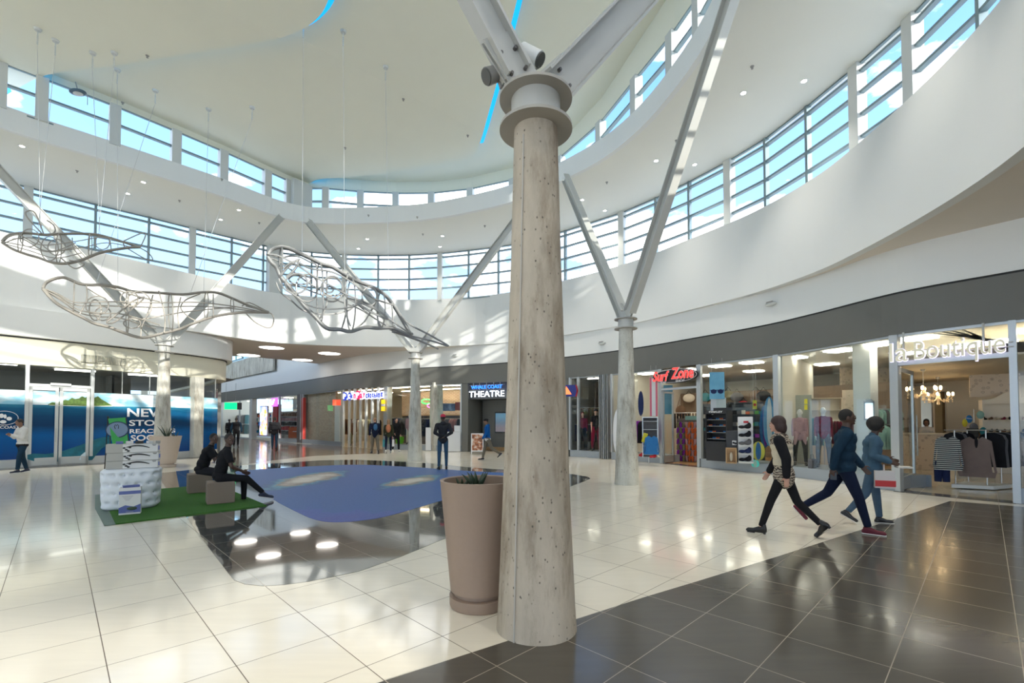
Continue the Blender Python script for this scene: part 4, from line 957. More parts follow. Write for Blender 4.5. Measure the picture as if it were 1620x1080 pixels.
for s, xa, xb, y0, y1 in (('NEW', 201, 263, 645.5, 659), ('STORE', 204, 268, 664, 673.5), ('REACHING', 205, 277, 678.5, 685.5), ('SOON', 206.5, 259, 688, 697.5)):
    wall_text(s, xa, xb, y0, y1, LEFT, .05, M_txt, g_)
def oval(cx, cy, rx, ry, n_=28): return [(cx+rx*cos(2*pi*i/n_), cy+ry*sin(2*pi*i/n_)) for i in range(n_)]
p0 = hp_(LEFT, 6.7, 661, .04)[0]; tg = hit(LEFT, 6, 661)[1]
rg = MB(); rg.tube([p0+Vector((tg.x*cos(a)*.33, tg.y*cos(a)*.33, .235*sin(a))) for a in [2*pi*i/32 for i in range(32)]], .008, 6, closed=True); build('logo_ring', rg, M_txt, g_)
for k, (x, y, rx, ry) in enumerate(((2.5, 657.5, 3.6, 3.6), (8, 658.5, 2.4, 3.4), (14.5, 662, 4.4, 3.0), (5, 667, 5.2, 2.7), (-3, 662, 3, 3))): 
    P = [(a, c) for a, c in oval(x, y, rx, ry, 14)]; P = [(max(a, -14), c) for a, c in P]; flat(P, .045, M_txt, 'logo_pebble', g_)
wall_text('WHALE COAST', -38, 30.5, 673.6, 678.2, LEFT, .045, M_txt, g_, bold=.01)
# frame, doors
M_wfr = mat('white_aluminium', (.55, .57, .56), .4, .2)
b = MB(); b.ribbon(offset(shopL, .02), 0.005, .28, -.10); struct('baseboard_left', b, M_wfr)
r = sroot('window_3')
b = MB(); b.ribbon(offset(shopL, -.02), .28, Z_SHOP, -.006); build('pane', b, SGLASS, r)
b = MB()
for px in (43, 146): 
    p, tg = hit(LEFT, px); b.box((p.x+tg.y*.02, p.y-tg.x*.02, (Z_SHOP)/2+.14), (.095, .12, Z_SHOP-.28), atan2(tg.y, tg.x))
for px in (193.5, 237, 341):
    p, tg = hit(LEFT, px); b.box((p.x, p.y, (ZG+Z_SHOP)/2), (.014, .05, Z_SHOP-ZG), atan2(tg.y, tg.x))
b.ribbon(offset(between(LEFT, 43, 146), .05), 2.83, 2.93, -.12); build('frame', b, M_wfr, r)
b = MB(); b.ribbon(offset(shopL, -.01), ZG, ZG+.02, -.03); build('graphic_edge', b, M_gap, r)
for k, (xa, xb) in enumerate(((46.5, 93.5), (95, 142.5))):
    d_ = sroot('door_%d' % (k+1)); A, tg = hit(LEFT, xa); B, _ = hit(LEFT, xb); A = A.xy; B = B.xy; nn = Vector((tg.y, -tg.x)); A = A+nn*.03; B = B+nn*.03; e = (B-A).normalized()
    b = MB()
    for q in (A+e*.045, B-e*.045): b.box((q.x, q.y, 1.42), (.09, .05, 2.80), atan2(e.y, e.x))
    b.seg(A, B, .05, .03, .30); b.seg(A, B, .05, 2.70, 2.82); build('frame', b, M_wfr, d_, bevel=.004)
    h = MB(); q = (B-e*.06 if k == 0 else A+e*.06)+nn*.06
    h.tube([(q.x, q.y, .85), (q.x, q.y, 1.35)], .014, 8)
    for z_ in (.88, 1.32): h.tube([(q.x, q.y, z_), (q.x-nn.x*.06, q.y-nn.y*.06, z_)], .009, 6)
    build('handle', h, M_steel, d_, True)
p, tg = hit(LEFT, 95, 612); b = MB(); b.box((p.x+tg.y*.12, p.y-tg.x*.12, 2.93), (.55, .10, .09), atan2(tg.y, tg.x)); tag(build('door_closer', b, M_wfr, bevel=.01), 'white door sensor box above the double doors of the closed shop', 'door sensor')
p, tg = hit(LEFT, 309.5); b = MB(); b.box((p.x+tg.y*.10, p.y-tg.x*.10, 1.79), (.42, .34, 3.58), atan2(tg.y, tg.x)); struct('pillar_left', b, M_concl)
# louvre in the cream band
p, tg = hit(offset(LEFT, .03), 165, 570); t = thing('wall_vent', 'wide slatted air vent in the cream band above the blue shop front', 'air vent', (p.x, p.y, p.z), atan2(tg.y, tg.x))
b = MB(); b.box((0, -.01, 0), (1.35, .03, .30)); build('backing', b, M_gap, t, world=False)
b = MB(); [b.box((-.66+i*.04, -.035, 0), (.018, .02, .29)) for i in range(34)]; o = build('slats', b, M_cream, t, world=False); o['kind'] = 'stuff'
# dark room behind
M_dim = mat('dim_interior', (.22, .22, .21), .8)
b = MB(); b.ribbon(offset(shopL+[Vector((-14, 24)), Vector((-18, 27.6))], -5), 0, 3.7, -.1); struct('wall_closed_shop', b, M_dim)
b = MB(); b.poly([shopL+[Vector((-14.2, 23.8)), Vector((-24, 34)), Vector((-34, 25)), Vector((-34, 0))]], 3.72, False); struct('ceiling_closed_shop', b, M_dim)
M_panel = emis('light_panel', (1, .95, .86), 5)
for k, (x, y) in enumerate(((-18.6, 16.6), (-17.9, 19.0), (-16.6, 21.0), (-20.4, 14.8))):
    b = MB(); b.box((x, y, 3.68), (1.2, .3, .05), .9); tag(build('light_panel', b, M_panel), 'white light panel on the ceiling inside the closed shop', 'ceiling light', 'light panels inside the closed shop')

# ================================================================== stall on the green mat
n = Nodes('artificial_grass'); c = n.ramp(n.noise(120, 3), [(.3, (.02, .10, .005)), (.7, (.08, .29, .02))]); c = n.mix(n.math('MULTIPLY', n.noise(3, 3), .5), c, (.03, .13, .015))
n.out('Base Color', c); n.out('Roughness', .9); bp = n.n('ShaderNodeBump', {'Strength': 1.0, 'Distance': .02, 'Height': n.noise(180, 2)}); n.out('Normal', bp.outputs[0]); M_grass = n.m
G0, G1_, G2_, G3 = Vector((-8.93, 10.15)), Vector((-6.12, 7.22)), Vector((-4.62, 8.80)), Vector((-7.45, 11.75))
t = thing('grass_mat', 'rectangular green artificial grass mat lying across the tiled floor', 'mat', (-6.8, 9.4, 0))
b = MB(); b.prism([G0, G1_, G2_, G3], .004, .022); build('turf', b, M_grass, t)
e = (G1_-G0).normalized(); nn = Vector((e.y, -e.x)); e0 = [G0, G1_]; 
b = MB(); q = [G0+nn*.0, G1_+nn*.0, G1_+nn*.13+e*.0, (G0+G1_)/2+nn*.17, G0+nn*.10]; b.prism(q, .003, .012); build('curled_edge', b, mat('grass_backing', (.16, .22, .20), .8), t)
# tufted block
M_tuft = mat('white_leather', (.66, .70, .74), .32, spec=.6)
t = thing('tufted_counter', 'white buttoned leather block used as a counter on the grass mat', 'counter', (-7.02, 8.62, .0225), radians(30))
n1, m1, HT = 110, 44, .72; vs = []; fs = []; btn = []
def sup(a, rx, ry, p_=4.2): ca, sa = cos(a), sin(a); r_ = (abs(ca/rx)**p_+abs(sa/ry)**p_)**(-1/p_); return r_*ca, r_*sa, r_
for j in range(m1+1):
    v = j/m1; z_ = HT*v; edge = min(v, 1-v)*HT; inset = .05*max(0, 1-edge/.06)**2
    for i in range(n1):
        a = 2*pi*i/n1; x, y, r_ = sup(a, .42, .34); s_ = i/n1*16; dd = 9
        for row in range(4):
            zc = .12+row*.165; off = .5 if row % 2 else 0
            ds = ((s_-off+.5) % 1)-.5; dd = min(dd, hypot(ds*.155, z_-zc))
        k = 1-inset/.42-.10*math.exp(-(dd/.032)**2)+.03*min(1, dd/.07)-.03*v*0
        vs.append((x*k*(1-.05*(1-v)), y*k*(1-.05*(1-v)), z_))
for j in range(m1):
    for i in range(n1): fs.append((j*n1+i, j*n1+(i+1) % n1, (j+1)*n1+(i+1) % n1, (j+1)*n1+i))
fs.append(tuple(range(n1))[::-1]); fs.append(tuple(m1*n1+i for i in range(n1)))
b = MB(); b.add(vs, fs); build('upholstery', b, M_tuft, t, True, world=False, angle=60)
for row in range(4):
    for s_ in range(16):
        a = 2*pi*(s_+(.5 if row % 2 else 0))/16
        if -2.2 < ((a+pi) % (2*pi))-pi < .6:
            x, y, r_ = sup(a, .42, .34); zc = .12+row*.165; k = (1-.06)*(1-.05*(1-zc/HT)); b = MB(); b.ell((x*k, y*k, zc), (.014, .014, .014), n=8, m=6); build('button', b, M_tuft, t, True, world=False)
M_card = mat('grey_carton', (.42, .41, .37), .7); M_cardw = mat('white_carton', (.66, .66, .64), .6); M_ink = mat('black_ink', (.03, .03, .03), .6); M_blu = mat('carton_blue', (.09, .12, .33), .5)
def carton(z0, h, dx, lab):
    t = thing('carton', lab, 'box', (-6.98+dx, 8.60, z0), radians(37)); b = MB(); b.box((0, 0, h/2), (.76, .34, h)); build('box', b, M_card, t, world=False, bevel=.004)
    b = MB(); b.box((.10, -.172, h/2), (.50, .004, h*.94)); p = build('printed_panel', b, M_cardw, t, world=False)
    b = MB(); pts = [(-.10+i*.03, -.178, h*(.62+.22*sin(i/11*pi*.95)-.0032*i*i*.35)) for i in range(12)]; b.tube(pts, [.006+.008*sin(pi*i/11) for i in range(12)], 6)
    for q in ((-.10, .35), (-.07, .2), (-.13, .55), (-.05, .6)): b.ell((q[0], -.176, h*q[1]), (.022, .004, .016), n=8, m=6)
    for i in range(3): b.box((.30, -.175, h*(.9-i*.07)), (.07-.015*i, .003, .005))
    build('picture', b, M_ink, p, world=False)
    b = MB(); b.box((.37, -.172, h*.5), (.02, .004, h*.5)); build('side_label', b, M_blu, p, world=False); return t
carton(.745, .14, 0, 'lowest of the three long white cartons stacked on the buttoned block')
carton(.888, .14, .01, 'middle one of the three long white cartons stacked on the buttoned block')
carton(1.031, .155, -.005, 'topmost of the three long white cartons stacked on the buttoned block')
t = thing('product_box', 'upright white box with blue bands standing in front of the buttoned block', 'box', (-6.52, 7.98, .0225), radians(34))
b = MB(); b.box((0, 0, .225), (.29, .16, .45)); build('box', b, M_cardw, t, world=False, bevel=.004)
b = MB(); b.box((0, -.082, .37), (.29, .004, .055)); build('blue_band', b, M_blu, t, world=False)
b = MB(); b.add([(-.145, -.084, .03), (.145, -.084, .03), (.145, -.084, .17), (.05, -.084, .13), (-.06, -.084, .16), (-.145, -.084, .12)], [(0, 1, 2, 3, 4, 5)]); build('blue_wave', b, M_blu, t, world=False)
b = MB(); b.ell((.03, -.088, .10), (.07, .006, .03), n=12, m=6); b.ell((.06, -.092, .115), (.03, .006, .012), n=8, m=5); build('picture', b, mat('box_picture', (.03, .06, .03), .5), t, world=False)
b = MB(); [b.box((-.03+.0*i, -.084, .31-i*.022), (.15-.03*i, .003, .007)) for i in range(4)]; b.box((-.0, -.084, .045), (.1, .004, .008)); build('small_print', b, mat('grey_ink', (.35, .35, .38), .6), t, world=False)
t = thing('folded_leaflets', 'small stack of white leaflets on top of the upright blue banded box', 'leaflets', (-6.52, 7.99, .474), .7)
b = MB(); [b.box((.0, 0, .004+i*.008), (.22, .13, .007), i*.05) for i in range(4)]; build('leaflet_stack', b, M_blu, t, world=False)
t = thing('product_samples', 'row of small packs lying on the topmost carton', 'packs', (-6.96, 8.60, 1.1865), radians(37))
for i, (x, c) in enumerate(((-.22, M_blu), (-.08, M_cardw), (.06, M_ink), (.22, M_cardw), (.31, M_card))): b = MB(); b.box((x, -.06, .025), (.10, .07, .05), .2*i); build('pack', b, c, t, world=False, bevel=.003)
# green banner on its stand
t = thing('banner_stand', 'green promotional banner with an oval badge on a black easel', 'banner', (-7.75, 9.2, .02))
M_pole = mat('black_pole', (.02, .02, .02), .4)
A = pd(171, 662, 9.1); B = pd(198, 660, 9.35); dn = Vector((.09, -.02, -.55))
b = MB(); b.add([A, B, B+dn, A+dn+Vector((.05, 0, 0)), A+Vector((0, .006, 0)), B+Vector((0, .006, 0)), B+dn+Vector((0, .006, 0)), A+dn+Vector((.03, .006, 0))], [(0, 1, 2, 3), (4, 7, 6, 5), (0, 4, 5, 1), (1, 5, 6, 2), (2, 6, 7, 3), (3, 7, 4, 0)])
o = build('banner', b, mat('banner_green', (.06, .42, .10), .6), t)
x_ = (B-A).normalized(); y_ = -dn.normalized(); C0 = (A+B)/2+dn*.42+Vector((0, -.012, 0)); 
def disc(c, rx, ry, th, m, nm, par):
    M = frame(c, x_, y_); b = MB(); b.prism([(rx*cos(2*pi*i/32), ry*sin(2*pi*i/32)) for i in range(32)], 0, th, M); return build(nm, b, m, par)
disc(C0, .195, .165, .004, mat('badge_rim', (.02, .04, .09), .5), 'badge_rim', o); disc(C0+Vector((0, -.006, 0)), .175, .145, .004, mat('badge_blue', (.22, .30, .42), .5), 'badge', o)
M = frame(C0+Vector((0, -.014, 0)), x_*1.0, y_) @ Matrix.Scale(.8, 4); b = MB(); b.add([M @ Vector(v) for v in ((-.15, -.09, 0), (.15, -.09, 0), (.17, -.03, 0), (.05, -.01, 0), (-.1, -.03, 0), (-.16, -.05, 0))], [(0, 1, 2, 3, 4, 5)]); build('badge_band', b, mat('badge_orange', (.55, .25, .06), .5), o)
b = MB(); b.tube([M @ Vector(v) for v in ((-.03, .02, 0), (-.045, .09, 0), (-.02, .13, 0), (.0, .09, 0), (.02, .13, 0), (.045, .09, 0), (.03, .02, 0))], .006, 6); build('badge_lines', b, M_ink, o)
for a, c in ((A+Vector((-.03, .03, .05)), pt(163, 783, .0225)), (A+Vector((0, .02, .02)), A.xy.to_3d()+Vector((0, .15, .0225))), (B+Vector((0, .02, .0)), B.xy.to_3d()+Vector((.05, .25, .0225)))):
    b = MB(); b.tube([a, c], .009, 8); build('leg', b, M_pole, t)
# wicker stools
n = Nodes('wicker'); u = n.math('SINE', n.math('MULTIPLY', n.math('ADD', n.n('ShaderNodeSeparateXYZ', (n.co,)).outputs[0], n.n('ShaderNodeSeparateXYZ', (n.co,)).outputs[1]), 330)); v = n.math('SINE', n.math('MULTIPLY', n.n('ShaderNodeSeparateXYZ', (n.co,)).outputs[2], 330))
h_ = n.math('MULTIPLY', u, v); n.out('Base Color', n.ramp(n.math('MULTIPLY_ADD', h_, .35, .5), [(.2, (.14, .11, .085)), (.8, (.42, .33, .26))])); n.out('Roughness', .7)
bp = n.n('ShaderNodeBump', {'Strength': .8, 'Distance': .006, 'Height': h_}); n.out('Normal', bp.outputs[0])
for loc, rz, lab in (((-5.70, 9.12, .0225), radians(36), 'brown woven cube stool under the front seated person'), ((-7.0, 10.45, .0225), radians(38), 'brown woven cube stool under the rear seated person')):
    b = MB(); b.box((0, 0, .205), (.46, .46, .41)); o = build('wicker_stool', b, n.m, bevel=.02); o.location = loc; o.rotation_euler = (0, 0, rz); tag(o, lab, 'stool')
t = thing('white_bottle', 'two small white containers with a looped cable standing on the mat between the stools', 'containers', (-6.05, 9.55, .022))
b = MB(); b.lathe([(.04, 0), (.045, .10), (.03, .13), (.03, .15)], 14, (0, 0, 0)); build('container', b, M_cardw, t, True, world=False)
b = MB(); b.lathe([(.035, 0), (.04, .08), (.025, .10)], 14, (.13, .12, 0)); b.ell((.13, .12, .15), (.07, .05, .05)); build('container', b, M_cardw, t, True, world=False)
b = MB(); b.tube(catmull([Vector(p) for p in ((.13, .12, .18), (.02, .2, .35), (-.12, .15, .65), (-.05, .1, .78), (.1, .1, .72))], 6), .006, 6); build('cable', b, M_cardw, t, True, world=False)

# ================================================================== planters
M_plant = mat('taupe_planter', (.32, .235, .18), .55, noise=.05, nscale=30, bump=.12, bscale=250); M_soil = mat('soil', (.05, .035, .025), .95, bump=1, bscale=40)
M_leaf = mat('succulent_leaf', (.035, .055, .03), .45, noise=.3, nscale=12)
def planter(loc, rb, rt, h, lab, leaves, M_plant=M_plant):
    t = thing('planter', lab, 'planter', loc)
    b = MB(); b.lathe([(rb*1.01, 0), (rb*1.06, .02), (rb*1.07, .095), (rb*.9, .10), (rb*.9, .135), (rb*1.03, .14), (rt, h-.01), (rt+.004, h), (rt-.012, h+.003), (rt-.03, h-.004), (rt-.034, h-.12), (.01, h-.12)], 64); build('pot', b, M_plant, t, True, world=False, angle=30)
    b = MB(); b.lathe([(.01, h-.1), (rt-.035, h-.1)], 32); build('soil', b, M_soil, t, world=False)
    pl = MB()
    for (x, y, n_, L_) in leaves:
        for i in range(n_):
            a = 2*pi*i/n_+x*9; out = .5+.35*((i*7) % 3)/2; b_ = Vector((x, y, h-.1)); P = []
            for k in range(7):
                s_ = k/6; P.append(b_+Vector((cos(a)*L_*s_*out*.8, sin(a)*L_*s_*out*.8, L_*(s_-.25*s_*s_*out))))
            pl = MB(); pl.tube(P, [.022*(1-(k/6)**2)+.001 for k in range(7)], 6); build('leaf', pl, M_leaf, t, True, world=False)
planter((-.285, 4.12, .0), .245, .345, 1.085, 'tall round taupe planter with a small succulent beside the foreground column', [(-.02, -.04, 9, .20), (-.16, .02, 4, .13)])
planter((-12.1, 16.25, .0), .30, .47, 1.08, 'wide taupe planter with a spiky plant in front of the column at the blue shop', [(.05, 0, 7, .55), (.3, .05, 4, .3)], mat('pale_planter', (.50, .41, .33), .55, noise=.05, nscale=30))
# ================================================================== shop fronts along the curved wall
M_bluegrey = mat('blue_grey_plinth', (.34, .38, .42), .35, .3)
M_cream2 = mat('shop_plaster', (.62, .58, .49), .6, noise=.02); M_woodf = mat('orange_wood_floor', (.52, .30, .13), .25, noise=.2, nscale=3, stretch=(1, 12, 1))
def nrm(path, px): p, tg = hit(path, px); return p.xy, tg, Vector((tg.y, -tg.x))      # point, tangent, normal toward the mall
def rib(pxa, pxb, off=0.0): return offset(between(SHOP, pxa, pxb), off)
def front(idx, pxa, pxb, posts, joints=(), base=.30, top=Z_SHOP, thick=()):
    r = sroot('window_%d' % idx); seg = rib(pxa, pxb)
    b = MB(); b.ribbon(offset(seg, -.03), base, top, -.008); build('pane', b, SGLASS, r)
    b = MB(); b.ribbon(offset(seg, .03), .005, base, -.10); build('plinth', b, M_bluegrey, r)
    b = MB()
    for px in posts:
        p, tg, nn = nrm(SHOP, px); b.box((p.x, p.y, (top+base)/2), (.085, .12, top-base), atan2(tg.y, tg.x))
    b.ribbon(seg, top-.05, top, -.08); build('frame', b, M_alu, r)
    if joints:
        b = MB()
        for px in joints:
            p, tg, nn = nrm(SHOP, px); q = p-nn*.14; b.box((q.x, q.y, (top+base)/2), (.012, .22, top-base), atan2(tg.y, tg.x))
        build('glass_fin', b, GLASS, r, recalc=False)
    return r
front(4, 347, 396, (352, 380), base=.1)
front(5, 440, 478, (443, 477), base=.25)
front(6, 480, 541, (480, 541), (500, 520))
front(7, 613, 731, (613, 730), (650, 690))
front(8, 902, 951, (902, 915, 950))
front(9, 967, 1044, (968, 1044), (1003,))
front(10, 1108, 1228, (1108, 1227), (1148, 1184))
front(11, 1230, 1414, (1231, 1413), (1280, 1336))
front(12, 1602, 1690, (1603, 1650))
def pier(nm, pxa, pxb, m, z1=Z_SHOP, off=.03, th=.4):
    b = MB(); b.ribbon(rib(pxa, pxb, off), 0.0, z1, -th); return struct(nm, b, m)
pier('pillar_1', 607.5, 613.5, M_alu); pier('pillar_2', 731, 741, M_grey, th=1.2); pier('pillar_3', 396, 400, M_alu)
pier('pillar_4', 471, 479, mat('dark_reveal', (.10, .085, .08), .6)); pier('pillar_5', 830, 900, M_grey, th=.5)
# folded-back door leaves
t = None
for k in range(5):
    p, tg, nn = nrm(SHOP, 951.5+k*3.1); q = p+nn*.02
    b = MB(); b.box((0, 0, Z_SHOP/2), (.045, .32, Z_SHOP-.02)); o = build('door_leaf', b, M_alud if k != 2 else M_alu, bevel=.006); o.location = (q.x, q.y, 0.01); o.rotation_euler = (0, 0, atan2(tg.y, tg.x)); o['kind'] = 'structure'
# shop interiors: ceiling, back wall, partitions
deepS = offset(SHOP, -9.5)
ch = [p for p in SHOP if p.x > -26]; cb = [p for p in deepS if -12 < p.x]
b = MB(); q0 = offset(ch, -.45)
n_ = len(q0); far_ = offset(ch, -9.4)
for i in range(n_-1): b.add([(q0[i].x, q0[i].y, 3.70), (q0[i+1].x, q0[i+1].y, 3.70), (far_[i+1].x, far_[i+1].y, 3.70), (far_[i].x, far_[i].y, 3.70)], [(0, 1, 2, 3)])
struct('ceiling_shops', b, M_white, recalc=False)
b = MB(); b.ribbon(offset(ch, -9), 0, 4.2, -.15); struct('wall_shops_back', b, M_cream2)
def partition(px, m, d0=.15, d1=9.0, z1=3.7, nm='partition'):
    p, tg, nn = nrm(SHOP, px); b = MB(); b.seg(p-nn*d0, p-nn*d1, .10, 0, z1); return struct(nm, b, m)
for px, m in ((478, M_cream2), (736, M_grey), (880, M_grey), (960, M_cream2)): partition(px, m)
b = MB(); b.seg(hit(SHOP, 1230)[0].xy+Vector((.1, .02)), pd(1284, 600, 17.6), .1, 0, 3.7); struct('partition', b, M_cream2)
def inside(px, py, d): return pd(px, py, d)
def panelrow(off, pxs, lab, grp, size=(.62, .55), m=None):
    for px in pxs:
        p, tg, nn = nrm(SHOP, px); q = p-nn*off; b = MB(); b.box((0, 0, 0), (*size, .04)); o = build('light_panel', b, m or M_panel); o.location = (q.x, q.y, 3.675); o.rotation_euler = (0, 0, atan2(tg.y, tg.x)+.1); tag(o, lab, 'ceiling light', grp)
M_panel2 = emis('shop_light_panel', (1, .93, .80), 7.5); M_panel3 = emis('warm_tube', (1, .80, .55), 9)
panelrow(1.8, (985, 1040, 1090, 1140, 1200), 'bright panel light on the surf shop ceiling', 'surf shop panel lights', m=M_panel2)
panelrow(4.6, (990, 1020, 1075, 1130, 1185), 'bright panel light on the surf shop ceiling', 'surf shop panel lights', m=M_panel2)
panelrow(1.6, (1262, 1320, 1378), 'bright panel light in the display window of the fashion shop', 'fashion shop window panel lights', m=M_panel2)
panelrow(4.2, (1270, 1330, 1390), 'bright panel light in the display window of the fashion shop', 'fashion shop window panel lights', m=M_panel2)
panelrow(2.6, (1640, 1680), 'bright panel light at the right end of the fashion shop', 'right end panel lights', m=M_panel2)
panelrow(2.0, (500, 540, 580, 640, 700), 'long warm tube light on the clothing shop ceiling', 'clothing shop tube lights', (2.4, .10), M_panel3)
panelrow(4.5, (510, 560, 610, 665, 715), 'long warm tube light on the clothing shop ceiling', 'clothing shop tube lights', (2.4, .10), M_panel3)
panelrow(2.0, (905, 940), 'bright panel light inside the shop left of the folded doors', 'narrow shop panel lights', (.9, .1), M_panel2)
panelrow(2.2, (360, 385, 415, 444), 'white panel light inside the far mall shops', 'far shop panel lights', m=M_panel2)
# wooden floor of the surf shop, pale floor of the fashion shop
b = MB(); s1 = rib(968, 1228, -.12); b.prism(s1+list(reversed(offset(s1, -8.5))), 0, .006); struct('floor_surf_shop', b, M_woodf)
M_fl2 = tiles('shop_floor_tiles', (.62, .52, .38), (.35, .3, .22), .12, .1, .04, .6, .3)
b = MB(); s1 = rib(1230, 1690, -.12); b.prism(s1+list(reversed(offset(s1, -8.5))), 0, .006); struct('floor_fashion_shop', b, M_fl2)
for a_, c_ in ((1046, 1107), (1414, 1602)):
    s1 = rib(a_, c_, .10); b = MB(); b.prism(s1+list(reversed(offset(s1, -.42))), .0, .009); struct('floor_threshold', b, M_dark)

# ---- generic shop goods
M_hang = mat('hanger_metal', (.5, .5, .48), .35, .7)
def garment_mb(w, h, sl=.56, neck=.09, th=.05, flare=0.04):
    P = [(-neck, h), (-w*.5, h-.07), (-w*.5-.07, h-sl), (-w*.5+.0, h-sl-.02), (-w*.5+.03, h-.22), (-w*.5-flare, 0), (w*.5+flare, 0), (w*.5-.03, h-.22), (w*.5+.0, h-sl-.02), (w*.5+.07, h-sl), (w*.5, h-.07), (neck, h), (0, h-.06)]
    b = MB(); b.prism([(x, y) for x, y in P], -th/2, th/2, Matrix.Rotation(pi/2, 4, 'X')); return b
def hangbox(w=.42, h=.7, th=.045):
    """a garment seen edge-on on a rail: shoulders slope, folds run down"""
    vs = []; fs = []; n_ = 16; rows = ((h, .25), (h-.05, .8), (h-.15, 1), (h*.5, .95), (0, 1.05))
    for z, s in rows:
        for i in range(n_):
            a = 2*pi*i/n_; f = 1+.25*sin(5*a+z*6)*(1 if z < h-.1 else 0); vs.append((w/2*s*cos(a), th/2*f*sin(a)*1.2, z))
    for j in range(len(rows)-1):
        for i in range(n_): fs.append((j*n_+i, j*n_+(i+1) % n_, (j+1)*n_+(i+1) % n_, (j+1)*n_+i))
    fs.append(tuple(range(n_))); fs.append(tuple((len(rows)-1)*n_+i for i in range(n_))); b = MB(); return b.add(vs, fs)
GM = {k: cloth('garment_'+k, c) for k, c in dict(black=(.015, .015, .018), grey=(.12, .12, .13), white=(.55, .54, .5), maroon=(.16, .01, .03), pink=(.42, .24, .25), purple=(.22, .03, .30), teal=(.03, .17, .20), mint=(.25, .42, .36), navy=(.02, .03, .09), brown=(.17, .10, .06), taupe=(.20, .15, .135), yellow=(.55, .50, .05), orange=(.55, .12, .04), red=(.45, .03, .04), cream=(.55, .50, .40), blue=(.03, .15, .38), green=(.08, .25, .06), khaki=(.2, .18, .1)).items()}
base_g = {}
def gcopy(kind, m, loc, rz, nm, lab, cat='clothes', grp=None, sc=1.0):
    if kind not in base_g:
        mb = {'edge': lambda: hangbox(), 'shirt': lambda: garment_mb(.42, .66), 'long': lambda: garment_mb(.40, .95), 'small': lambda: hangbox(.3, .45, .05)}[kind]()
        o = build(nm, mb, m, bevel=.012 if kind in ('shirt', 'long') else 0, smooth=kind in ('edge', 'small'), angle=60); base_g[kind] = o
    else:
        o = base_g[kind].copy(); COL.objects.link(o); o.name = nm; o.material_slots[0].link = 'OBJECT'; o.material_slots[0].material = m
    o.location = loc; o.rotation_euler = (0, 0, rz); o.scale = (sc,)*3; tag(o, lab, cat, grp); return o
def rail(a, c, z, nm, lab, m=None, legs=True):
    a, c = Vector(a), Vector(c); t = thing(nm, lab, 'clothes rail', (*((a+c)/2).xy, 0.006)); b = MB(); b.tube([(a.x, a.y, z), (c.x, c.y, z)], .014, 8); build('bar', b, m or M_hang, t)
    if legs:
        for q in (a, c): b = MB(); b.tube([(q.x, q.y, .01), (q.x, q.y, z)], .014, 8); build('leg', b, m or M_hang, t)
    return t
def railfill(a, c, z, n_, mats, lab, grp, kind='edge', sc=1.0, h=.7, cross=True):
    a, c = Vector(a).xy, Vector(c).xy; d = c-a; ang = atan2(d.y, d.x)
    for i in range(n_):
        q = a+d*((i+.5)/n_); mname = mats[(i*5+i//3) % len(mats)]
        gcopy(kind, GM[mname], (q.x, q.y, z-h*sc), ang+(pi/2 if cross else 0)+random.uniform(-.1, .1), 'hanging_garment', lab % mname, grp=grp and grp+' in '+mname, sc=sc)
def shelfunit(a, c, zs, depth, z1, m, nm, lab, back=True, sides=True, matb=None):
    """shelves between plan points a,c (front edge)"""
    a, c = Vector(a).xy, Vector(c).xy; d = (c-a).normalized(); nn = Vector((-d.y, d.x)); 
    if nn.dot((a+c)/2) < 0: nn = -nn
    t = thing(nm, lab, 'shelves', (*((a+c)/2), 0.006)); mid = nn*depth/2
    for z in zs: b = MB(); b.seg(a+mid, c+mid, depth, z-.012, z+.012); build('shelf', b, m, t)
    if sides:
        for q in (a, c): b = MB(); b.seg(q, q+nn*depth, .03, 0.008, z1); build('side_panel', b, m, t)
    if back: b = MB(); b.seg(a+nn*depth, c+nn*depth, .02, .01, z1); build('back_panel', b, matb or m, t)
    return t, d, nn
def mann(px, d, H, top, bot, lab, extra=None, dz=.30, skin=None, pose=None, hair=None, **lk):
    p = pd(px, 700, d); look = dict(skin=skin or mat('mannequin_white', (.66, .64, .60), .35), hair=hair, fem=True, top=top, trousers=bot, shoes=lk.pop('shoes', S_BLACK)); look.update(lk)
    t = thing('mannequin', lab, 'mannequin', (p.x, p.y, dz), atan2(-p.y, -p.x)-pi/2+(pose or {}).get('yaw', 0)); f = figure(t, H, dict(legL=(4, 3, 0, 5), legR=(-3, 3, 0, 5), armL=(0, 5, 15, 0), armR=(5, 5, 20, 0), **{k: v for k, v in (pose or {}).items() if k != 'yaw'}), look, near=False); return t, f
def platform(pxa, pxb, dep, h, m, nm='window_platform'):
    s1 = rib(pxa, pxb, -.16); b = MB(); b.prism(s1+list(reversed(offset(s1, -dep))), .006, h); return struct(nm, b, m)
platform(1231, 1402, 1.3, .295, M_bluegrey); platform(1109, 1227, 1.0, .295, M_bluegrey); platform(968, 1043, 1.0, .295, M_bluegrey); platform(903, 950, .9, .29, M_bluegrey); platform(615, 729, .8, .29, M_bluegrey)

# ================================================================== fashion shop on the right
n = Nodes('floral_wallpaper'); v = n.n('ShaderNodeTexVoronoi', {'Vector': n.mapping(sc=(1, 1, 1)), 'Scale': 7.0}); r1 = n.ramp(v.outputs['Distance'], [(.10, (1, 1, 1)), (.2, (0, 0, 0)), (.28, (.8, .8, .8)), (.36, (0, 0, 0))])
n.out('Base Color', n.mix(n.math('MULTIPLY', r1, .75), (.60, .50, .38), (.20, .15, .12))); n.out('Roughness', .6); M_flor = n.m
M_crm = mat('cream_cabinet', (.66, .58, .44), .45)
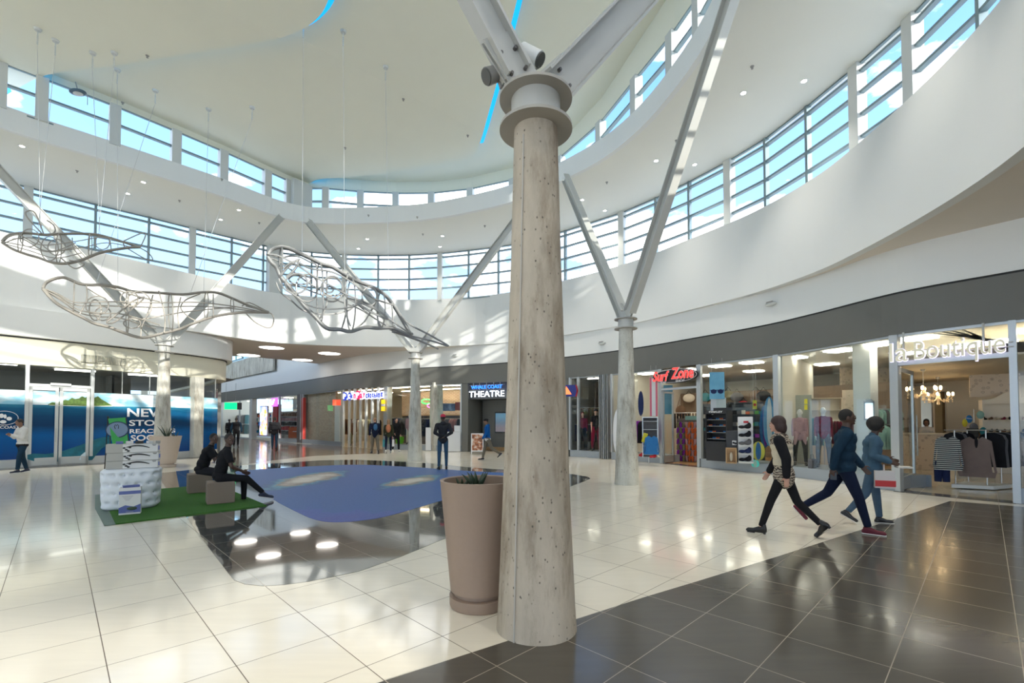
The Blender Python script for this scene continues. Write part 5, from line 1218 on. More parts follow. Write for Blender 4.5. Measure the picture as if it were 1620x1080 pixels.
# lowered ceiling bulkhead
Pq = [pd(1418, 600, 11.4).xy, pd(1800, 600, 9.3).xy, pd(1800, 600, 18).xy, pd(1418, 600, 18.4).xy]
b = MB(); b.prism(Pq, 3.08, 3.12); struct('ceiling_fashion_shop', b, mat('warm_ceiling', (.60, .54, .44), .6))
b = MB(); b.seg(pd(1330, 600, 18.2), pd(1800, 600, 18.2), .1, 0, 3.7); struct('wall_fashion_shop', b, M_flor)
# counter, cashier, mirror
A, B_ = pd(1438, 700, 15.4), pd(1500, 700, 15.0)
t = thing('cash_counter', 'cream flower patterned cash counter behind the open door of the fashion shop', 'counter', ((A.x+B_.x)/2, (A.y+B_.y)/2, .006), atan2(B_.y-A.y, B_.x-A.x)); w = (B_-A).xy.length
b = MB(); b.box((0, .3, .58), (w, .6, 1.15)); build('front', b, M_flor, t, world=False); b = MB(); b.box((0, .28, 1.18), (w+.08, .72, .05)); build('top', b, M_crm, t, world=False, bevel=.008)
q = pd(1466, 690, 16.3); person('person in a white blouse with dark hair standing behind the flower patterned counter', (q.x, q.y, .006), (-q.x, -q.y), 1.62, dict(armL=(25, 10, 60, 20), armR=(25, 10, 60, 20)), dict(skin=SK_M, fem=True, hair='bob', hairmat=H_BLK, top=C_WHITE, topname='blouse', trousers=C_BLACK), near=False)
A, B_ = pd(1446, 650, 17.6), pd(1507, 650, 17.3)
t = thing('wall_mirror', 'tall cream framed mirror standing behind the cash counter', 'mirror', (*((A+B_)/2).xy, .006), atan2(B_.y-A.y, B_.x-A.x)); w = (B_-A).xy.length
b = MB()
for x_ in (-w/2+.1, w/2-.1): b.box((x_, 0, 1.45), (.2, .1, 2.9))
b.box((0, 0, 2.8), (w, .1, .2)); b.box((0, 0, .4), (w, .1, .8)); b.box((0, 0, 1.6), (.05, .09, 2.4)); build('frame', b, M_crm, t, world=False)
b = MB(); b.box((0, .02, 1.7), (w-.3, .03, 2.1)); build('mirror_glass', b, mat('mirror', (.75, .75, .72), .03, 1.0), t, world=False)
# chandeliers
M_bulb = emis('candle_bulb', (1, .72, .38), 12); M_cry = mat('crystal', (.80, .66, .46), .12, .3, emit=(1, .6, .25), es=.15)
def chandelier(px, d, zc, R_, lab):
    q = pd(px, 620, d); t = thing('chandelier', lab, 'chandelier', (q.x, q.y, zc)); b = MB(); b.tube([(0, 0, .1), (0, 0, 3.08-zc)], .008, 6); b.cone((0, 0, 3.08-zc), (0, 0, 3.02-zc), .06, .05, 12, False); build('rod', b, M_steel, t, world=False)
    b = MB(); b.lathe([(.01, -.28), (.05, -.25), (.03, -.15), (.08, -.08), (.03, .05), (.05, .12), (.01, .16)], 14); build('stem', b, M_cry, t, True, world=False)
    for i in range(8):
        a = 2*pi*i/8; c, s = cos(a), sin(a); b = MB(); b.tube([(c*r_*R_, s*r_*R_, z_) for r_, z_ in ((.08, -.05), (.4, -.16), (.8, -.10), (1, .0))], .009, 6); b.lathe([(.01, 0), (.055, .02), (.02, .03)], 10, (c*R_, s*R_, 0)); ar = build('arm', b, M_cry, t, True, world=False)
        b = MB(); b.ell((c*R_, s*R_, .085), (.034, .034, .06), n=8, m=6); build('bulb', b, M_bulb, ar, True, world=False)
        b = MB(); [b.ell((c*R_*r_, s*R_*r_, -.10-.07*k), (.017, .017, .03), n=6, m=4) for r_ in (.55, .95) for k in range(2)]; build('crystals', b, M_cry, ar, world=False)
chandelier(1461, 13.2, 2.45, .36, 'glowing crystal chandelier hanging just inside the fashion shop door'); chandelier(1484, 15.6, 2.42, .36, 'second crystal chandelier hanging further back above the cash counter')
# central rack: base, posts, rails, clothes
A, B_ = pd(1503, 770, 11.25), pd(1594, 766, 11.1); mid_ = (A+B_)/2
t = thing('clothes_stand', 'four way clothes stand on a low white base in the fashion shop doorway', 'clothes rail', (mid_.x, mid_.y, .006), 0)
b = MB(); b.prism([(-.75, -.1), (-.1, -.45), (.75, -.1), (.1, .45)], .02, .10); build('base', b, M_white, t, world=False, bevel=.01)
for x_, y_ in ((-.55, .0), (-.05, -.25), (.55, 0), (.05, .3)): b = MB(); b.tube([(x_, y_, .1), (x_, y_, 1.38)], .014, 8); build('leg', b, M_hang, t, world=False)
b = MB(); b.tube([(-.75, .05, 1.38), (-.05, -.25, 1.38), (.75, -.05, 1.38)], .012, 6); b.tube([(-.55, 0, 1.2), (.05, .3, 1.38), (.55, 0, 1.38)], .012, 6); build('bar', b, M_hang, t, world=False)
n = Nodes('striped_knit'); z = n.n('ShaderNodeSeparateXYZ', (n.co,)).outputs[2]; st = n.math('GREATER_THAN', n.math('SINE', n.math('MULTIPLY', z, 165)), .15); n.out('Base Color', n.mix(st, (.02, .022, .03), (.50, .50, .48))); n.out('Roughness', .9); GM['striped'] = n.m
f_ang = lambda p: atan2(-p.y, -p.x)+pi/2
q = pd(1499, 700, 11.05); gcopy('shirt', GM['striped'], (q.x, q.y, .44), f_ang(q), 'striped_top', 'black and white striped top hanging at the left of the fashion shop stand', sc=1.22).scale = (1.0, 1, 1.22)
b = MB(); [b.cone((s*.075, 0, .0), (s*.06, 0, .5), .07, .09, 12, False) for s in (-1, 1)]; q2 = pd(1498, 760, 11.15); o = build('hanging_trousers', b, GM['navy'], smooth=True); o.location = (q2.x, q2.y+.12, .14); o.rotation_euler = (0, 0, f_ang(q2)); tag(o, 'dark trousers hanging below the striped top', 'clothes')
q = pd(1544, 700, 10.85); gcopy('shirt', GM['taupe'], (q.x, q.y, .30), f_ang(q), 'brown_blouse', 'greyish brown blouse hanging at the front of the fashion shop stand', sc=1.42).scale = (1.22, 1, 1.42)
b = MB(); b.ell((0, -.05, .0), (.035, .02, .14)); o = build('scarf', b, GM['black'], smooth=True); q = pd(1541, 700, 10.8); o.location = (q.x, q.y, 1.12); tag(o, 'short dark scarf over the greyish brown blouse', 'scarf')
a0, a1 = pd(1566, 700, 10.9), pd(1612, 700, 11.6); railfill(a0, a1, 1.33, 10, ['black', 'taupe', 'black', 'white', 'maroon', 'grey', 'navy', 'cream'], '%s garment on the right arm of the fashion shop stand', 'clothes on the right arm of the stand', sc=1.15)
a0, a1 = pd(1506, 700, 11.2), pd(1528, 700, 11.6); railfill(a0, a1, 1.33, 4, ['black', 'grey'], '%s garment between the striped top and the brown blouse', 'clothes behind the striped top', sc=1.0)
# shoe shelves
def shoe_mb(sc=1.0): b = MB(); b.ell((0, -.02, .035), (.036*sc, .06*sc, .035*sc)); b.ell((0, .075*sc, .028), (.038*sc, .06*sc, .026*sc)); b.ell((0, -.045*sc, .055), (.03*sc, .035*sc, .045*sc)); return b
sA, sB = pd(1556, 680, 14.2), pd(1640, 680, 13.6)
t, d_, nn = shelfunit(sA, sB, (.45, .85, 1.25, 1.62), .35, 2.25, M_crm, 'shoe_shelf', 'cream shelf unit with shoes beyond the clothes stand')
b = MB(); P = [( -1.0+i*.1, 2.25+.22*math.exp(-((i-10)/4.5)**2)) for i in range(21)]
L0 = (sB-sA).xy.length/2; b.prism([(x*L0, z) for x, z in P]+[(L0, 2.12), (-L0, 2.12)], -.03, .0, frame(((sA+sB)/2).xy.to_3d(), (sB-sA).xy.to_3d())); build('pediment', b, M_crm, t)
b = MB(); b.seg(sA+Vector((0, .4, 0)), sB+Vector((0, .4, 0)), .06, 2.35, 3.05); struct('wall_panel_flowered', b, M_flor)
sm = remesh(shoe_mb(), .012, 1); so = None
for zi, z in enumerate((.45, .85, 1.25, 1.62)):
    for i in range(8):
        q = sA.xy+(sB-sA).xy*((i+.5)/8)+nn*.17; col = ('black', 'brown', 'maroon', 'black', 'cream')[(i*3+zi) % 5]
        if so is None: so = o = meshobj('shoe', sm, GM[col], None)
        else: o = so.copy(); COL.objects.link(o); o.material_slots[0].link = 'OBJECT'; o.material_slots[0].material = GM[col]
        o.location = (q.x, q.y, z+.02); o.rotation_euler = (0, 0, f_ang(q)+pi+.3*(-1)**i)
        lv = ('lowest', 'second', 'third', 'top')[zi]; tag(o, '%s shoe on the %s board of the cream shoe shelf' % (col, lv), 'shoe', '%s shoes on the %s shelf board' % (col, lv))
t, f = thing('accessory_tree', 'wire tree with scarves and bright bags on the counter behind the striped top', 'display stand', (*pd(1541, 680, 13.9).xy, .006)), None
b = MB(); b.tube([(0, 0, .02), (0, 0, 1.95)], .012, 6); b.lathe([(.2, 0), (.2, .02), (.02, .03)], 16); [b.tube([(0, 0, 1.9-k*.12), (.2*cos(k*1.3), .2*sin(k*1.3), 1.93-k*.12)], .006, 5) for k in range(7)]; build('stand', b, M_hang, t, world=False)
for k, (m, s) in enumerate((('mint', .11), ('blue', .09), ('yellow', .07), ('grey', .12), ('teal', .10), ('brown', .12), ('mint', .08))): b = MB(); b.ell((.2*cos(k*1.3), .2*sin(k*1.3), 1.78-k*.12), (s, .05, .12)); build('accessory', b, GM[m], t, True, world=False)
t = thing('till_desk', 'pale desk with a small screen behind the clothes stand', 'desk', (*pd(1526, 700, 13.2).xy, .006), .2)
b = MB(); b.box((0, 0, .55), (1.3, .5, 1.1)); build('desk', b, M_crm, t, world=False); b = MB(); b.box((.15, -.1, 1.27), (.36, .05, .26)); build('screen', b, S_BLACK, t, world=False)
# display window: pillar with mirror, mannequins, shelves
q = pd(1371, 700, 12.9); b = MB(); b.box((q.x, q.y, 1.85), (.42, .42, 3.7), .5); struct('pillar_fashion_shop', b, M_white)
q = pd(1375, 650, 12.55); t = thing('ornate_mirror', 'small grey framed ornate mirror hanging on the white pillar', 'mirror', (q.x, q.y, 1.88), f_ang(q))
b = MB(); [b.box(c, s) for c, s in (((-.10, 0, 0), (.035, .03, .46)), ((.10, 0, 0), (.035, .03, .46)), ((0, 0, .23), (.24, .03, .04)), ((0, 0, -.23), (.24, .03, .04)))]; b.ell((0, 0, .28), (.08, .02, .05)); b.ell((-.09, 0, .25), (.03, .02, .03)); b.ell((.09, 0, .25), (.03, .02, .03)); build('frame', b, M_alud, t, world=False); b = MB(); b.box((0, .008, 0), (.18, .01, .44)); build('mirror_glass', b, MATS['mirror'], t, world=False)
t, f = mann(1266, 13.75, 1.62, GM['pink'], C_BLACK, 'white mannequin in a draped pink top in the fashion shop window', topname='draped_top', bulk=.98, hem=.10)
b = MB(); b.cone(f['R'](Vector((-.10, .05, .0))), f['R'](Vector((-.14, .07, -.32))), .10, .03, 10); b.cone(f['R'](Vector((.10, .05, .0))), f['R'](Vector((.14, .07, -.32))), .10, .03, 10); b.ell(f['R'](f['nb']+Vector((0, .07, -.06))), (.11, .06, .08)); meshobj('drape', remesh(b, .012, 2), GM['pink'], t, world=False)
mann(1303, 13.2, 1.66, GM['maroon'], GM['grey'], 'white mannequin in a maroon top and grey trousers in the fashion shop window', topname='top', bulk=1.05)
A, B_ = pd(1284, 650, 16.8), pd(1332, 650, 16.4); shelfunit(A, B_, (1.3, 2.0, 2.42), .35, 2.44, M_crm, 'display_shelf', 'cream shelf unit at the back of the fashion shop window')
rl = rail(pd(1310, 700, 14.6), pd(1352, 700, 14.3), 1.62, 'clothes_rail', 'chrome clothes rail behind the maroon mannequin'); railfill(pd(1310, 700, 14.6), pd(1352, 700, 14.3), 1.60, 9, ['maroon', 'maroon', 'pink', 'black', 'cream'], '%s garment on the rail behind the maroon mannequin', 'clothes behind the maroon mannequin')
rail(pd(1284, 700, 15.8), pd(1304, 700, 15.6), 1.72, 'clothes_rail', 'clothes rail left of the cream shelves in the fashion shop'); railfill(pd(1284, 700, 15.8), pd(1304, 700, 15.6), 1.70, 5, ['teal', 'mint', 'teal', 'black'], '%s garment on the rail left of the cream shelves', 'clothes left of the cream shelves', sc=1.3)
rail(pd(1388, 700, 13.6), pd(1420, 700, 13.8), 1.5, 'clothes_rail', 'clothes rail right of the white pillar'); railfill(pd(1388, 700, 13.6), pd(1420, 700, 13.8), 1.48, 8, ['mint', 'black', 'cream', 'black', 'brown'], '%s garment on the rail right of the white pillar', 'clothes right of the white pillar')
rail(pd(1388, 700, 15.2), pd(1424, 700, 15.2), 2.0, 'clothes_rail', 'high clothes rail at the back right of the white pillar'); railfill(pd(1388, 700, 15.2), pd(1424, 700, 15.2), 1.98, 7, ['mint', 'mint', 'grey', 'black'], '%s garment on the high rail behind the pillar', 'clothes on the high rail')
b = MB(); b.seg(pd(1333, 650, 17.2), pd(1362, 650, 17.0), .06, 0, 2.75); struct('wall_panel_flowered', b, M_flor)
b = MB(); b.seg(pd(1256, 650, 15.2), pd(1284, 650, 15.0), .06, 0, 2.45); struct('wall_panel_plain', b, mat('sage_panel', (.33, .34, .28), .6))
for k, (x, y) in enumerate(((1275, 635), (1275, 644))):
    q = hp_(SHOP, x, y, .01)[0]; b = MB(); b.box((0, 0, 0), (.10, .006, .14)); o = build('sticky_note', b, GM['yellow']); o.location = q; o.rotation_euler = (0, 0, atan2(hit(SHOP, x)[1].y, hit(SHOP, x)[1].x)); tag(o, ('upper', 'lower')[k]+' yellow note stuck on the fashion shop window', 'note')
for k, (x, m) in enumerate(((1285, 'grey'), (1330, 'black'))):
    q = pd(x, 740, 12.9); t = thing('handbag', '%s handbag on the fashion shop window platform' % m, 'bag', (q.x, q.y, .296), .5); b = MB(); b.box((0, 0, .13), (.26, .12, .26)); build('bag_body', b, GM[m], t, world=False, bevel=.03); b = MB(); b.tube([(-.08, 0, .26), (-.06, 0, .38), (.06, 0, .38), (.08, 0, .26)], .008, 6); build('handle', b, GM[m], t, world=False)
# doorway frame, open leaf, sign
r = sroot('door_3'); b = MB()
for px in (1419, 1604): p, tg, nn = nrm(SHOP, px); b.box((p.x, p.y, Z_SHOP/2), (.11, .13, Z_SHOP-.01), atan2(tg.y, tg.x))
b.ribbon(rib(1414, 1603, .05), 2.86, 2.96, -.12); b.ribbon(rib(1414, 1603, .02), Z_SHOP-.06, Z_SHOP, -.08); build('frame', b, M_alu, r); b = MB(); b.ribbon(rib(1419, 1600, -.02), 2.96, Z_SHOP-.05, -.008); build('overpanel', b, SGLASS, r)
b = MB(); b.seg(pd(1500, 570, 9.9), pd(1538, 570, 9.6), .12, 2.96, 3.05); build('door_closer', b, M_white, r)
A = hit(SHOP, 1421)[0].xy; B_ = pd(1446, 700, 11.55).xy; e = (B_-A).normalized(); ang = atan2(e.y, e.x); r = sroot('door_4'); b = MB()
for q in (A+e*.06, B_-e*.06): b.box((q.x, q.y, 1.43), (.11, .05, 2.82), ang)
b.seg(A, B_, .05, .03, .32); b.seg(A, B_, .05, 2.74, 2.84); build('frame', b, M_alu, r, bevel=.004); b = MB(); b.seg(A, B_, .012, .3, 2.75); build('pane', b, SGLASS, r)
h = MB(); q = B_-e*.06+Vector((e.y, -e.x))*.07; h.tube([(q.x, q.y, .75), (q.x, q.y, 1.75)], .016, 8); build('handle', h, M_steel, r, True)
M_neon = emis('white_neon', (.80, .74, 1.0), .9); M_let = mat('cream_letters', (.66, .64, .50), .4, emit=(.80, .76, .55), es=.15)  # cream letters given a slight glow to lift them out of shade
p, tg = hp_(SHOP, 1408, 574, .30); p2, _ = hp_(SHOP, 1591, 560, .16)
t = thing('shop_sign', 'raised cream lettering with white neon edges above the fashion shop doorway', 'sign', ((p.x+p2.x)/2, (p.y+p2.y)/2, 3.05)); dx_ = (p2-p).xy.to_3d(); LW = dx_.length; e = dx_.normalized(); nn = Vector((e.y, -e.x, 0))
nn = nn if nn.dot(-p) > 0 else -nn
base_ = Vector((p.x, p.y, 2.93)); x0 = 0
for s, fr0, fr1, h_, dz in (('la', 0, .175, .42, 0), ('Boutique', .235, 1.0, .52, -.11)):
    o_ = base_+e*LW*fr0+Vector((0, 0, dz)); w_ = LW*(fr1-fr0)
    text('lettering', s, M_let, t, o_, e, width=w_, height=h_, ext=.03, bold=.0, align='LEFT'); text('neon_edge', s, M_neon, t, o_-nn*.03+Vector((0, 0, -.008)), e, width=w_*1.006, height=h_+.016, ext=.02, bold=.014, align='LEFT')
b = MB(); [b.tube([base_+e*-.05-nn*.06+Vector((0, 0, z_)), base_+e*(LW+.1)-nn*.06+Vector((0, 0, z_))], .010, 6) for z_ in (.13, .22)]; build('rail', b, M_steel, t)
for fr in (.13, .83): b = MB(); q = base_+e*LW*fr-nn*.05; b.tube([q+Vector((0, 0, .1)), Vector((q.x, q.y, Z_SHOP+.0))], .02, 8); build('hanging_rod', b, M_steel, t)
# ================================================================== surf shop
M_blk = mat('black_fixture', (.02, .02, .022), .4); M_wht = mat('white_fixture', (.66, .67, .68), .4); M_brick_w = mat('light_wood', (.42, .27, .13), .5, noise=.2, nscale=4, stretch=(1, 1, 8))
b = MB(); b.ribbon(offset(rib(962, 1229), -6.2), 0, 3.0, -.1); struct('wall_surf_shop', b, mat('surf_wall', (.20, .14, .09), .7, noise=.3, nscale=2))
r = sroot('door_5'); b = MB()
for px in (1046, 1105): p, tg, nn = nrm(SHOP, px); b.box((p.x, p.y, Z_SHOP/2), (.10, .12, Z_SHOP-.01), atan2(tg.y, tg.x))
b.ribbon(rib(1044, 1107, .05), 2.76, 2.84, -.12); build('frame', b, M_alu, r); b = MB(); b.ribbon(rib(1046, 1105, -.02), 2.84, Z_SHOP-.03, -.008); build('overpanel', b, SGLASS, r)
A = hit(SHOP, 1048)[0].xy; B_ = pd(1066, 700, hit(SHOP, 1048)[0].y+.55).xy; e = (B_-A).normalized(); ang = atan2(e.y, e.x); r = sroot('door_6'); b = MB()
for q in (A+e*.05, B_-e*.05): b.box((q.x, q.y, 1.37), (.10, .05, 2.74), ang)
b.seg(A, B_, .05, .03, .28); b.seg(A, B_, .05, 2.66, 2.74); build('frame', b, M_alu, r, bevel=.004); b = MB(); b.seg(A, B_, .012, .28, 2.68); build('pane', b, SGLASS, r)
# oval sign
p0, tg = hp_(SHOP, 1031, 596, .55); p1, _ = hp_(SHOP, 1105, 596, .22); c0 = (p0+p1)/2; ex = (p1-p0).xy.to_3d(); hw = ex.length/2; ex.normalize(); c0.z = hp_(SHOP, 1068, 595, .22)[0].z; nn3 = Vector((ex.y, -ex.x, 0)); nn3 = nn3 if nn3.dot(-c0) > 0 else -nn3
t = thing('shop_sign', 'black oval sign with red gothic style lettering above the surf shop door', 'sign', c0); 
def ovalmb(c, rx, ry, th, tilt=0.0):
    M = frame(c, ex, Vector((0, 0, 1))); M2 = M @ Matrix.Rotation(tilt, 4, 'Z'); b = MB(); b.prism([(rx*cos(2*pi*i/48), ry*sin(2*pi*i/48)) for i in range(48)], -th, 0, M2); return b
build('board', ovalmb(c0, hw, .27, .04), M_blk, t); 
M = frame(c0+nn3*.045, ex); b = MB(); b.tube([M @ Vector((hw*.95*cos(2*pi*i/48), .235*sin(2*pi*i/48), 0)) for i in range(48)], .009, 6, closed=True); build('white_outline', b, M_wht, t)
M_red = emis('red_letters', (.80, .05, .045), .7); M_redw = mat('letter_edge', (.62, .60, .58), .4)
for nm, m, off_, gr, bold in (('letter_edge', M_redw, .05, .012, .045), ('lettering', M_red, .075, 0, .01)):
    text(nm, 'Surf', m, t, c0+nn3*off_+ex*(-hw*.90-gr)+Vector((0, 0, -.17-gr)), ex, width=hw*.72+2*gr, height=.36+2*gr, ext=.02, bold=bold, align='LEFT', shear=.25)
    text(nm, 'Zone', m, t, c0+nn3*off_+ex*(-hw*.08-gr)+Vector((0, 0, -.12-gr)), ex, width=hw*.92+2*gr, height=.40+2*gr, ext=.02, bold=bold, align='LEFT', shear=.15)
text('small_lettering', 'SURF', M_wht, t, c0+nn3*.06+ex*(-hw*.55)+Vector((0, 0, -.25)), ex, width=.22, height=.06, ext=.01, bold=.03, align='LEFT'); text('small_lettering', 'SHOP', M_wht, t, c0+nn3*.06+ex*(hw*.1)+Vector((0, 0, -.23)), ex, width=.34, height=.08, ext=.01, bold=.03, align='LEFT')
def board(px, py0, py1, d, w, m, m2, lab, nm='surfboard', tip=.5, th=.06, dy=0.0, lean=0.0):
    """surf or body board standing upright: py0 top, py1 bottom"""
    z1, z0 = pd(px, py0, d).z, pd(px, py1, d).z; q = pd(px, py1, d); h = z1-z0; n_ = 22
    P = [(w/2*(max(0, 1-abs(2*t_-1)**2.6))**.55*(1 if t_ < .5 else (1-.25*(t_-.5))), h*t_) for t_ in [i/n_ for i in range(n_+1)]]
    P = [(max(x, .004 if 0 < i < n_ else 0.0), y) for i, (x, y) in enumerate(P)]; pol = P+[(-x, y) for x, y in reversed(P[1:-1])]
    t = thing(nm, lab, 'board', (q.x, q.y, z0), f_ang(q)); M = Matrix.Rotation(pi/2, 4, 'X') @ Matrix.Rotation(lean, 4, 'Z')
    b = MB(); b.prism(pol, -th/2, th/2, M); build('deck', b, m, t, world=False, bevel=.01)
    if m2: b = MB(); b.prism([(x*.42, y*.96+h*.02) for x, y in pol], th/2-.004, th/2+.004, M); build('stripe', b, m2, t, world=False)
    return t
board(987, 623, 716, 17.9, .42, mat('orange_board', (.55, .09, .03), .3, noise=.6, nscale=5), GM['maroon'], 'orange red surfboard standing in the surf shop window')
board(978, 646, 719, 17.75, .38, M_wht, None, 'white surfboard standing before the orange red one')
board(1014, 618, 658, 17.3, .20, GM['navy'], None, 'dark blue board hanging beside the pink banner', 'bodyboard')
board(1218, 627, 706, 14.9, .36, mat('blue_board', (.02, .22, .45), .3), M_wht, 'blue and white striped board standing at the right end of the surf shop window')
board(1211, 640, 708, 15.2, .32, GM['blue'], GM['purple'], 'blue board standing behind the blue and white striped one')
board(1200, 698, 728, 14.6, .36, mat('yellow_board', (.62, .55, .04), .4), GM['blue'], 'yellow and blue bodyboard standing in the surf shop window', 'bodyboard')
board(1195, 727, 739, 14.3, .22, mat('turquoise_board', (.04, .50, .45), .4), GM['mint'], 'small turquoise bodyboard at the foot of the window', 'bodyboard')
def hanging(px0, py0, px1, py1, d, m, nm, lab, cat='poster', th=.02, string=True):
    a, c = pd(px0, py0, d), pd(px1, py1, d); q = (a+c)/2; w, h = abs(c.x-a.x), abs(a.z-c.z); t = thing(nm, lab, cat, q, f_ang(q)*.6)
    b = MB(); b.box((0, 0, 0), (w, th, h)); build('panel', b, m, t, world=False)
    if string and q.z+h/2 < 3.6: b = MB(); [b.tube([(s*w*.35, 0, h/2), (s*w*.35, 0, 3.69-q.z)], .004, 4) for s in (-1, 1)]; build('string', b, M_hang, t, world=False)
    return t, w, h
t, w, h = hanging(1028, 597, 1040, 658, 17.4, M_wht, 'hanging_banner', 'tall pink and white banner hanging left of the surf shop door')
for s in (-1, 1): b = MB(); b.box((s*w*.38, -.014, 0), (w*.24, .006, h)); build('pink_edge', b, mat('banner_pink', (.60, .12, .20), .5), t, world=False)
n = Nodes('sky_blue_print'); z = n.n('ShaderNodeSeparateXYZ', (n.co,)).outputs[2]; n.out('Base Color', n.mix(n.noise(3, 5), (.03, .20, .36), (.16, .42, .58))); n.out('Roughness', .4)
t, w, h = hanging(1123, 588.5, 1145.5, 631, 15.4, n.m, 'sunglasses_poster', 'hanging blue poster showing dark sunglasses in the surf shop window')
for s in (-1, 1): b = MB(); b.ell((s*w*.23, -.016, -h*.22), (w*.20, .008, h*.085), n=14, m=8); build('printed_lens', b, GM['navy'], t, True, world=False)
b = MB(); b.box((0, -.014, -h*.17), (w*.94, .006, h*.03)); build('printed_frame', b, GM['navy'], t, world=False)
hanging(1125, 629, 1148, 656, 15.7, M_wht, 'blank_signboard', 'white display panel under the sunglasses poster', 'panel', string=False)
hanging(1050, 609, 1064, 655, 18.5, n.m, 'hanging_banner', 'blue and white wave banner hanging inside the surf shop door')
t, w, h = hanging(1191, 633, 1197, 647, 14.9, GM['yellow'], 'hanging_tag', 'small yellow tag hanging in the surf shop window', 'tag'); b = MB(); b.ell((0, -.014, 0), (.045, .006, .045)); build('red_dot', b, GM['red'], t, world=False)
# sunglasses cabinet
q0, q1 = pd(1117, 700, 15.55), pd(1149, 700, 15.0); ex2 = (q1-q0).xy.to_3d(); W_ = ex2.length; ex2.normalize(); md = (q0+q1)/2; ang = atan2(ex2.y, ex2.x)
t = thing('sunglasses_cabinet', 'tall black sunglasses cabinet in the surf shop window', 'cabinet', (md.x, md.y, .296), ang)
b = MB(); b.box((0, .2, .32), (W_, .4, .64)); b.box((0, .39, 1.0), (W_, .03, 1.5)); b.box((0, .2, 1.6), (W_, .4, .10)); [b.box((s*W_/2, .2, 1.0), (.03, .4, 1.3)) for s in (-1, 1)]; build('body', b, M_blk, t, world=False)
text('lettering', 'OAKLEY', M_wht, t, Vector((md.x, md.y, 0))+Vector((ex2.y, -ex2.x, 0))*.02-ex2*W_*.32+Vector((0, 0, .296+1.58)), ex2, width=W_*.68, height=.06, ext=.01, bold=.03, align='LEFT')
for k in range(4): b = MB(); b.box((0, .2, .72+k*.21), (W_-.04, .34, .012)); build('shelf', b, M_hang, t, world=False)
sgm = MB(); [sgm.ell((s*.035, 0, 0), (.032, .012, .022), n=8, m=5) for s in (-1, 1)]; sgm.box((0, -.004, .018), (.14, .006, .006)); sg0 = None
for k in range(4):
    for i in range(5):
        col = ('black', 'blue', 'orange', 'navy')[(i+k) % 4]; pos = Vector((md.x, md.y, 0))+ex2*(W_*(i-2)*.18)+Vector((-ex2.y, ex2.x, 0))*.12
        if sg0 is None: o = sg0 = build('sunglasses', sgm, GM[col], smooth=True)
        else: o = sg0.copy(); COL.objects.link(o); o.material_slots[0].link = 'OBJECT'; o.material_slots[0].material = GM[col]
        o.location = (pos.x, pos.y, .296+.755+k*.21); o.rotation_euler = (0, 0, ang); tag(o, '%s sunglasses on display in the tall black cabinet' % col, 'sunglasses', '%s sunglasses in the black cabinet' % col)
q = pd(1160, 700, 14.9); t = thing('display_box', 'black display box with a small white emblem beside the sunglasses cabinet', 'box', (q.x, q.y, .296), f_ang(q)); b = MB(); b.box((0, 0, .50), (.40, .3, 1.0)); build('box', b, M_blk, t, world=False); b = MB(); b.box((.03, -.155, .62), (.12, .006, .14)); p_ = build('emblem_plate', b, M_wht, t, world=False)
b = MB(); b.lathe([(.035, 0), (.035, .004), (.022, .004), (.022, 0)], 16, M=Matrix.Translation((.01, -.160, .62)) @ Matrix.Rotation(pi/2, 4, 'X')); b.lathe([(.035, 0), (.035, .004), (.022, .004), (.022, 0)], 16, M=Matrix.Translation((.06, -.160, .60)) @ Matrix.Rotation(pi/2, 4, 'X')); build('emblem', b, M_blk, p_, world=False)
q = pd(1157, 735, 14.45); t = thing('wooden_crate', 'small upright wooden crate holding a shoe below the black display box', 'crate', (q.x, q.y, .296), f_ang(q)); b = MB(); [b.box(c, s) for c, s in (((-.14, 0, .24), (.03, .16, .48)), ((.14, 0, .24), (.03, .16, .48)), ((0, 0, .015), (.3, .16, .03)), ((0, 0, .465), (.3, .16, .03)), ((0, .07, .24), (.3, .015, .48)))]; build('crate', b, M_brick_w, t, world=False); b = MB(); b.ell((0, -.01, .20), (.045, .03, .14)); build('standing_shoe', b, GM['cream'], t, True, world=False)
# white shoe tower
q = pd(1180, 735, 14.35); t = thing('shoe_tower', 'white display tower with dark trainers in the surf shop window', 'display stand', (q.x, q.y, .296), f_ang(q))
b = MB(); b.box((0, .06, .72), (.42, .05, 1.44)); build('back', b, M_wht, t, world=False, bevel=.01); [build('shelf', MB().box((0, -.05, .06+k*.25), (.42, .2, .015)), M_wht, t, world=False) for k in range(5)]
b = MB(); b.box((.02, .03, 1.28), (.14, .01, .06)); build('red_label', b, GM['red'], t, world=False)
for k in range(5):
    o = so.copy(); COL.objects.link(o); col = ('black', 'navy', 'grey', 'black', 'black')[k]; o.material_slots[0].link = 'OBJECT'; o.material_slots[0].material = GM[col]; o.scale = (1.5, 1.7, 2.0); o.name = 'trainer'; o.location = (q.x, q.y-.06, .296+.07+k*.25); o.rotation_euler = (0, 0, f_ang(q)+pi/2)
    tag(o, 'dark trainer on the white display tower, '+('lowest', 'second from the bottom', 'middle', 'second from the top', 'topmost')[k], 'shoe', 'trainers on the white tower')
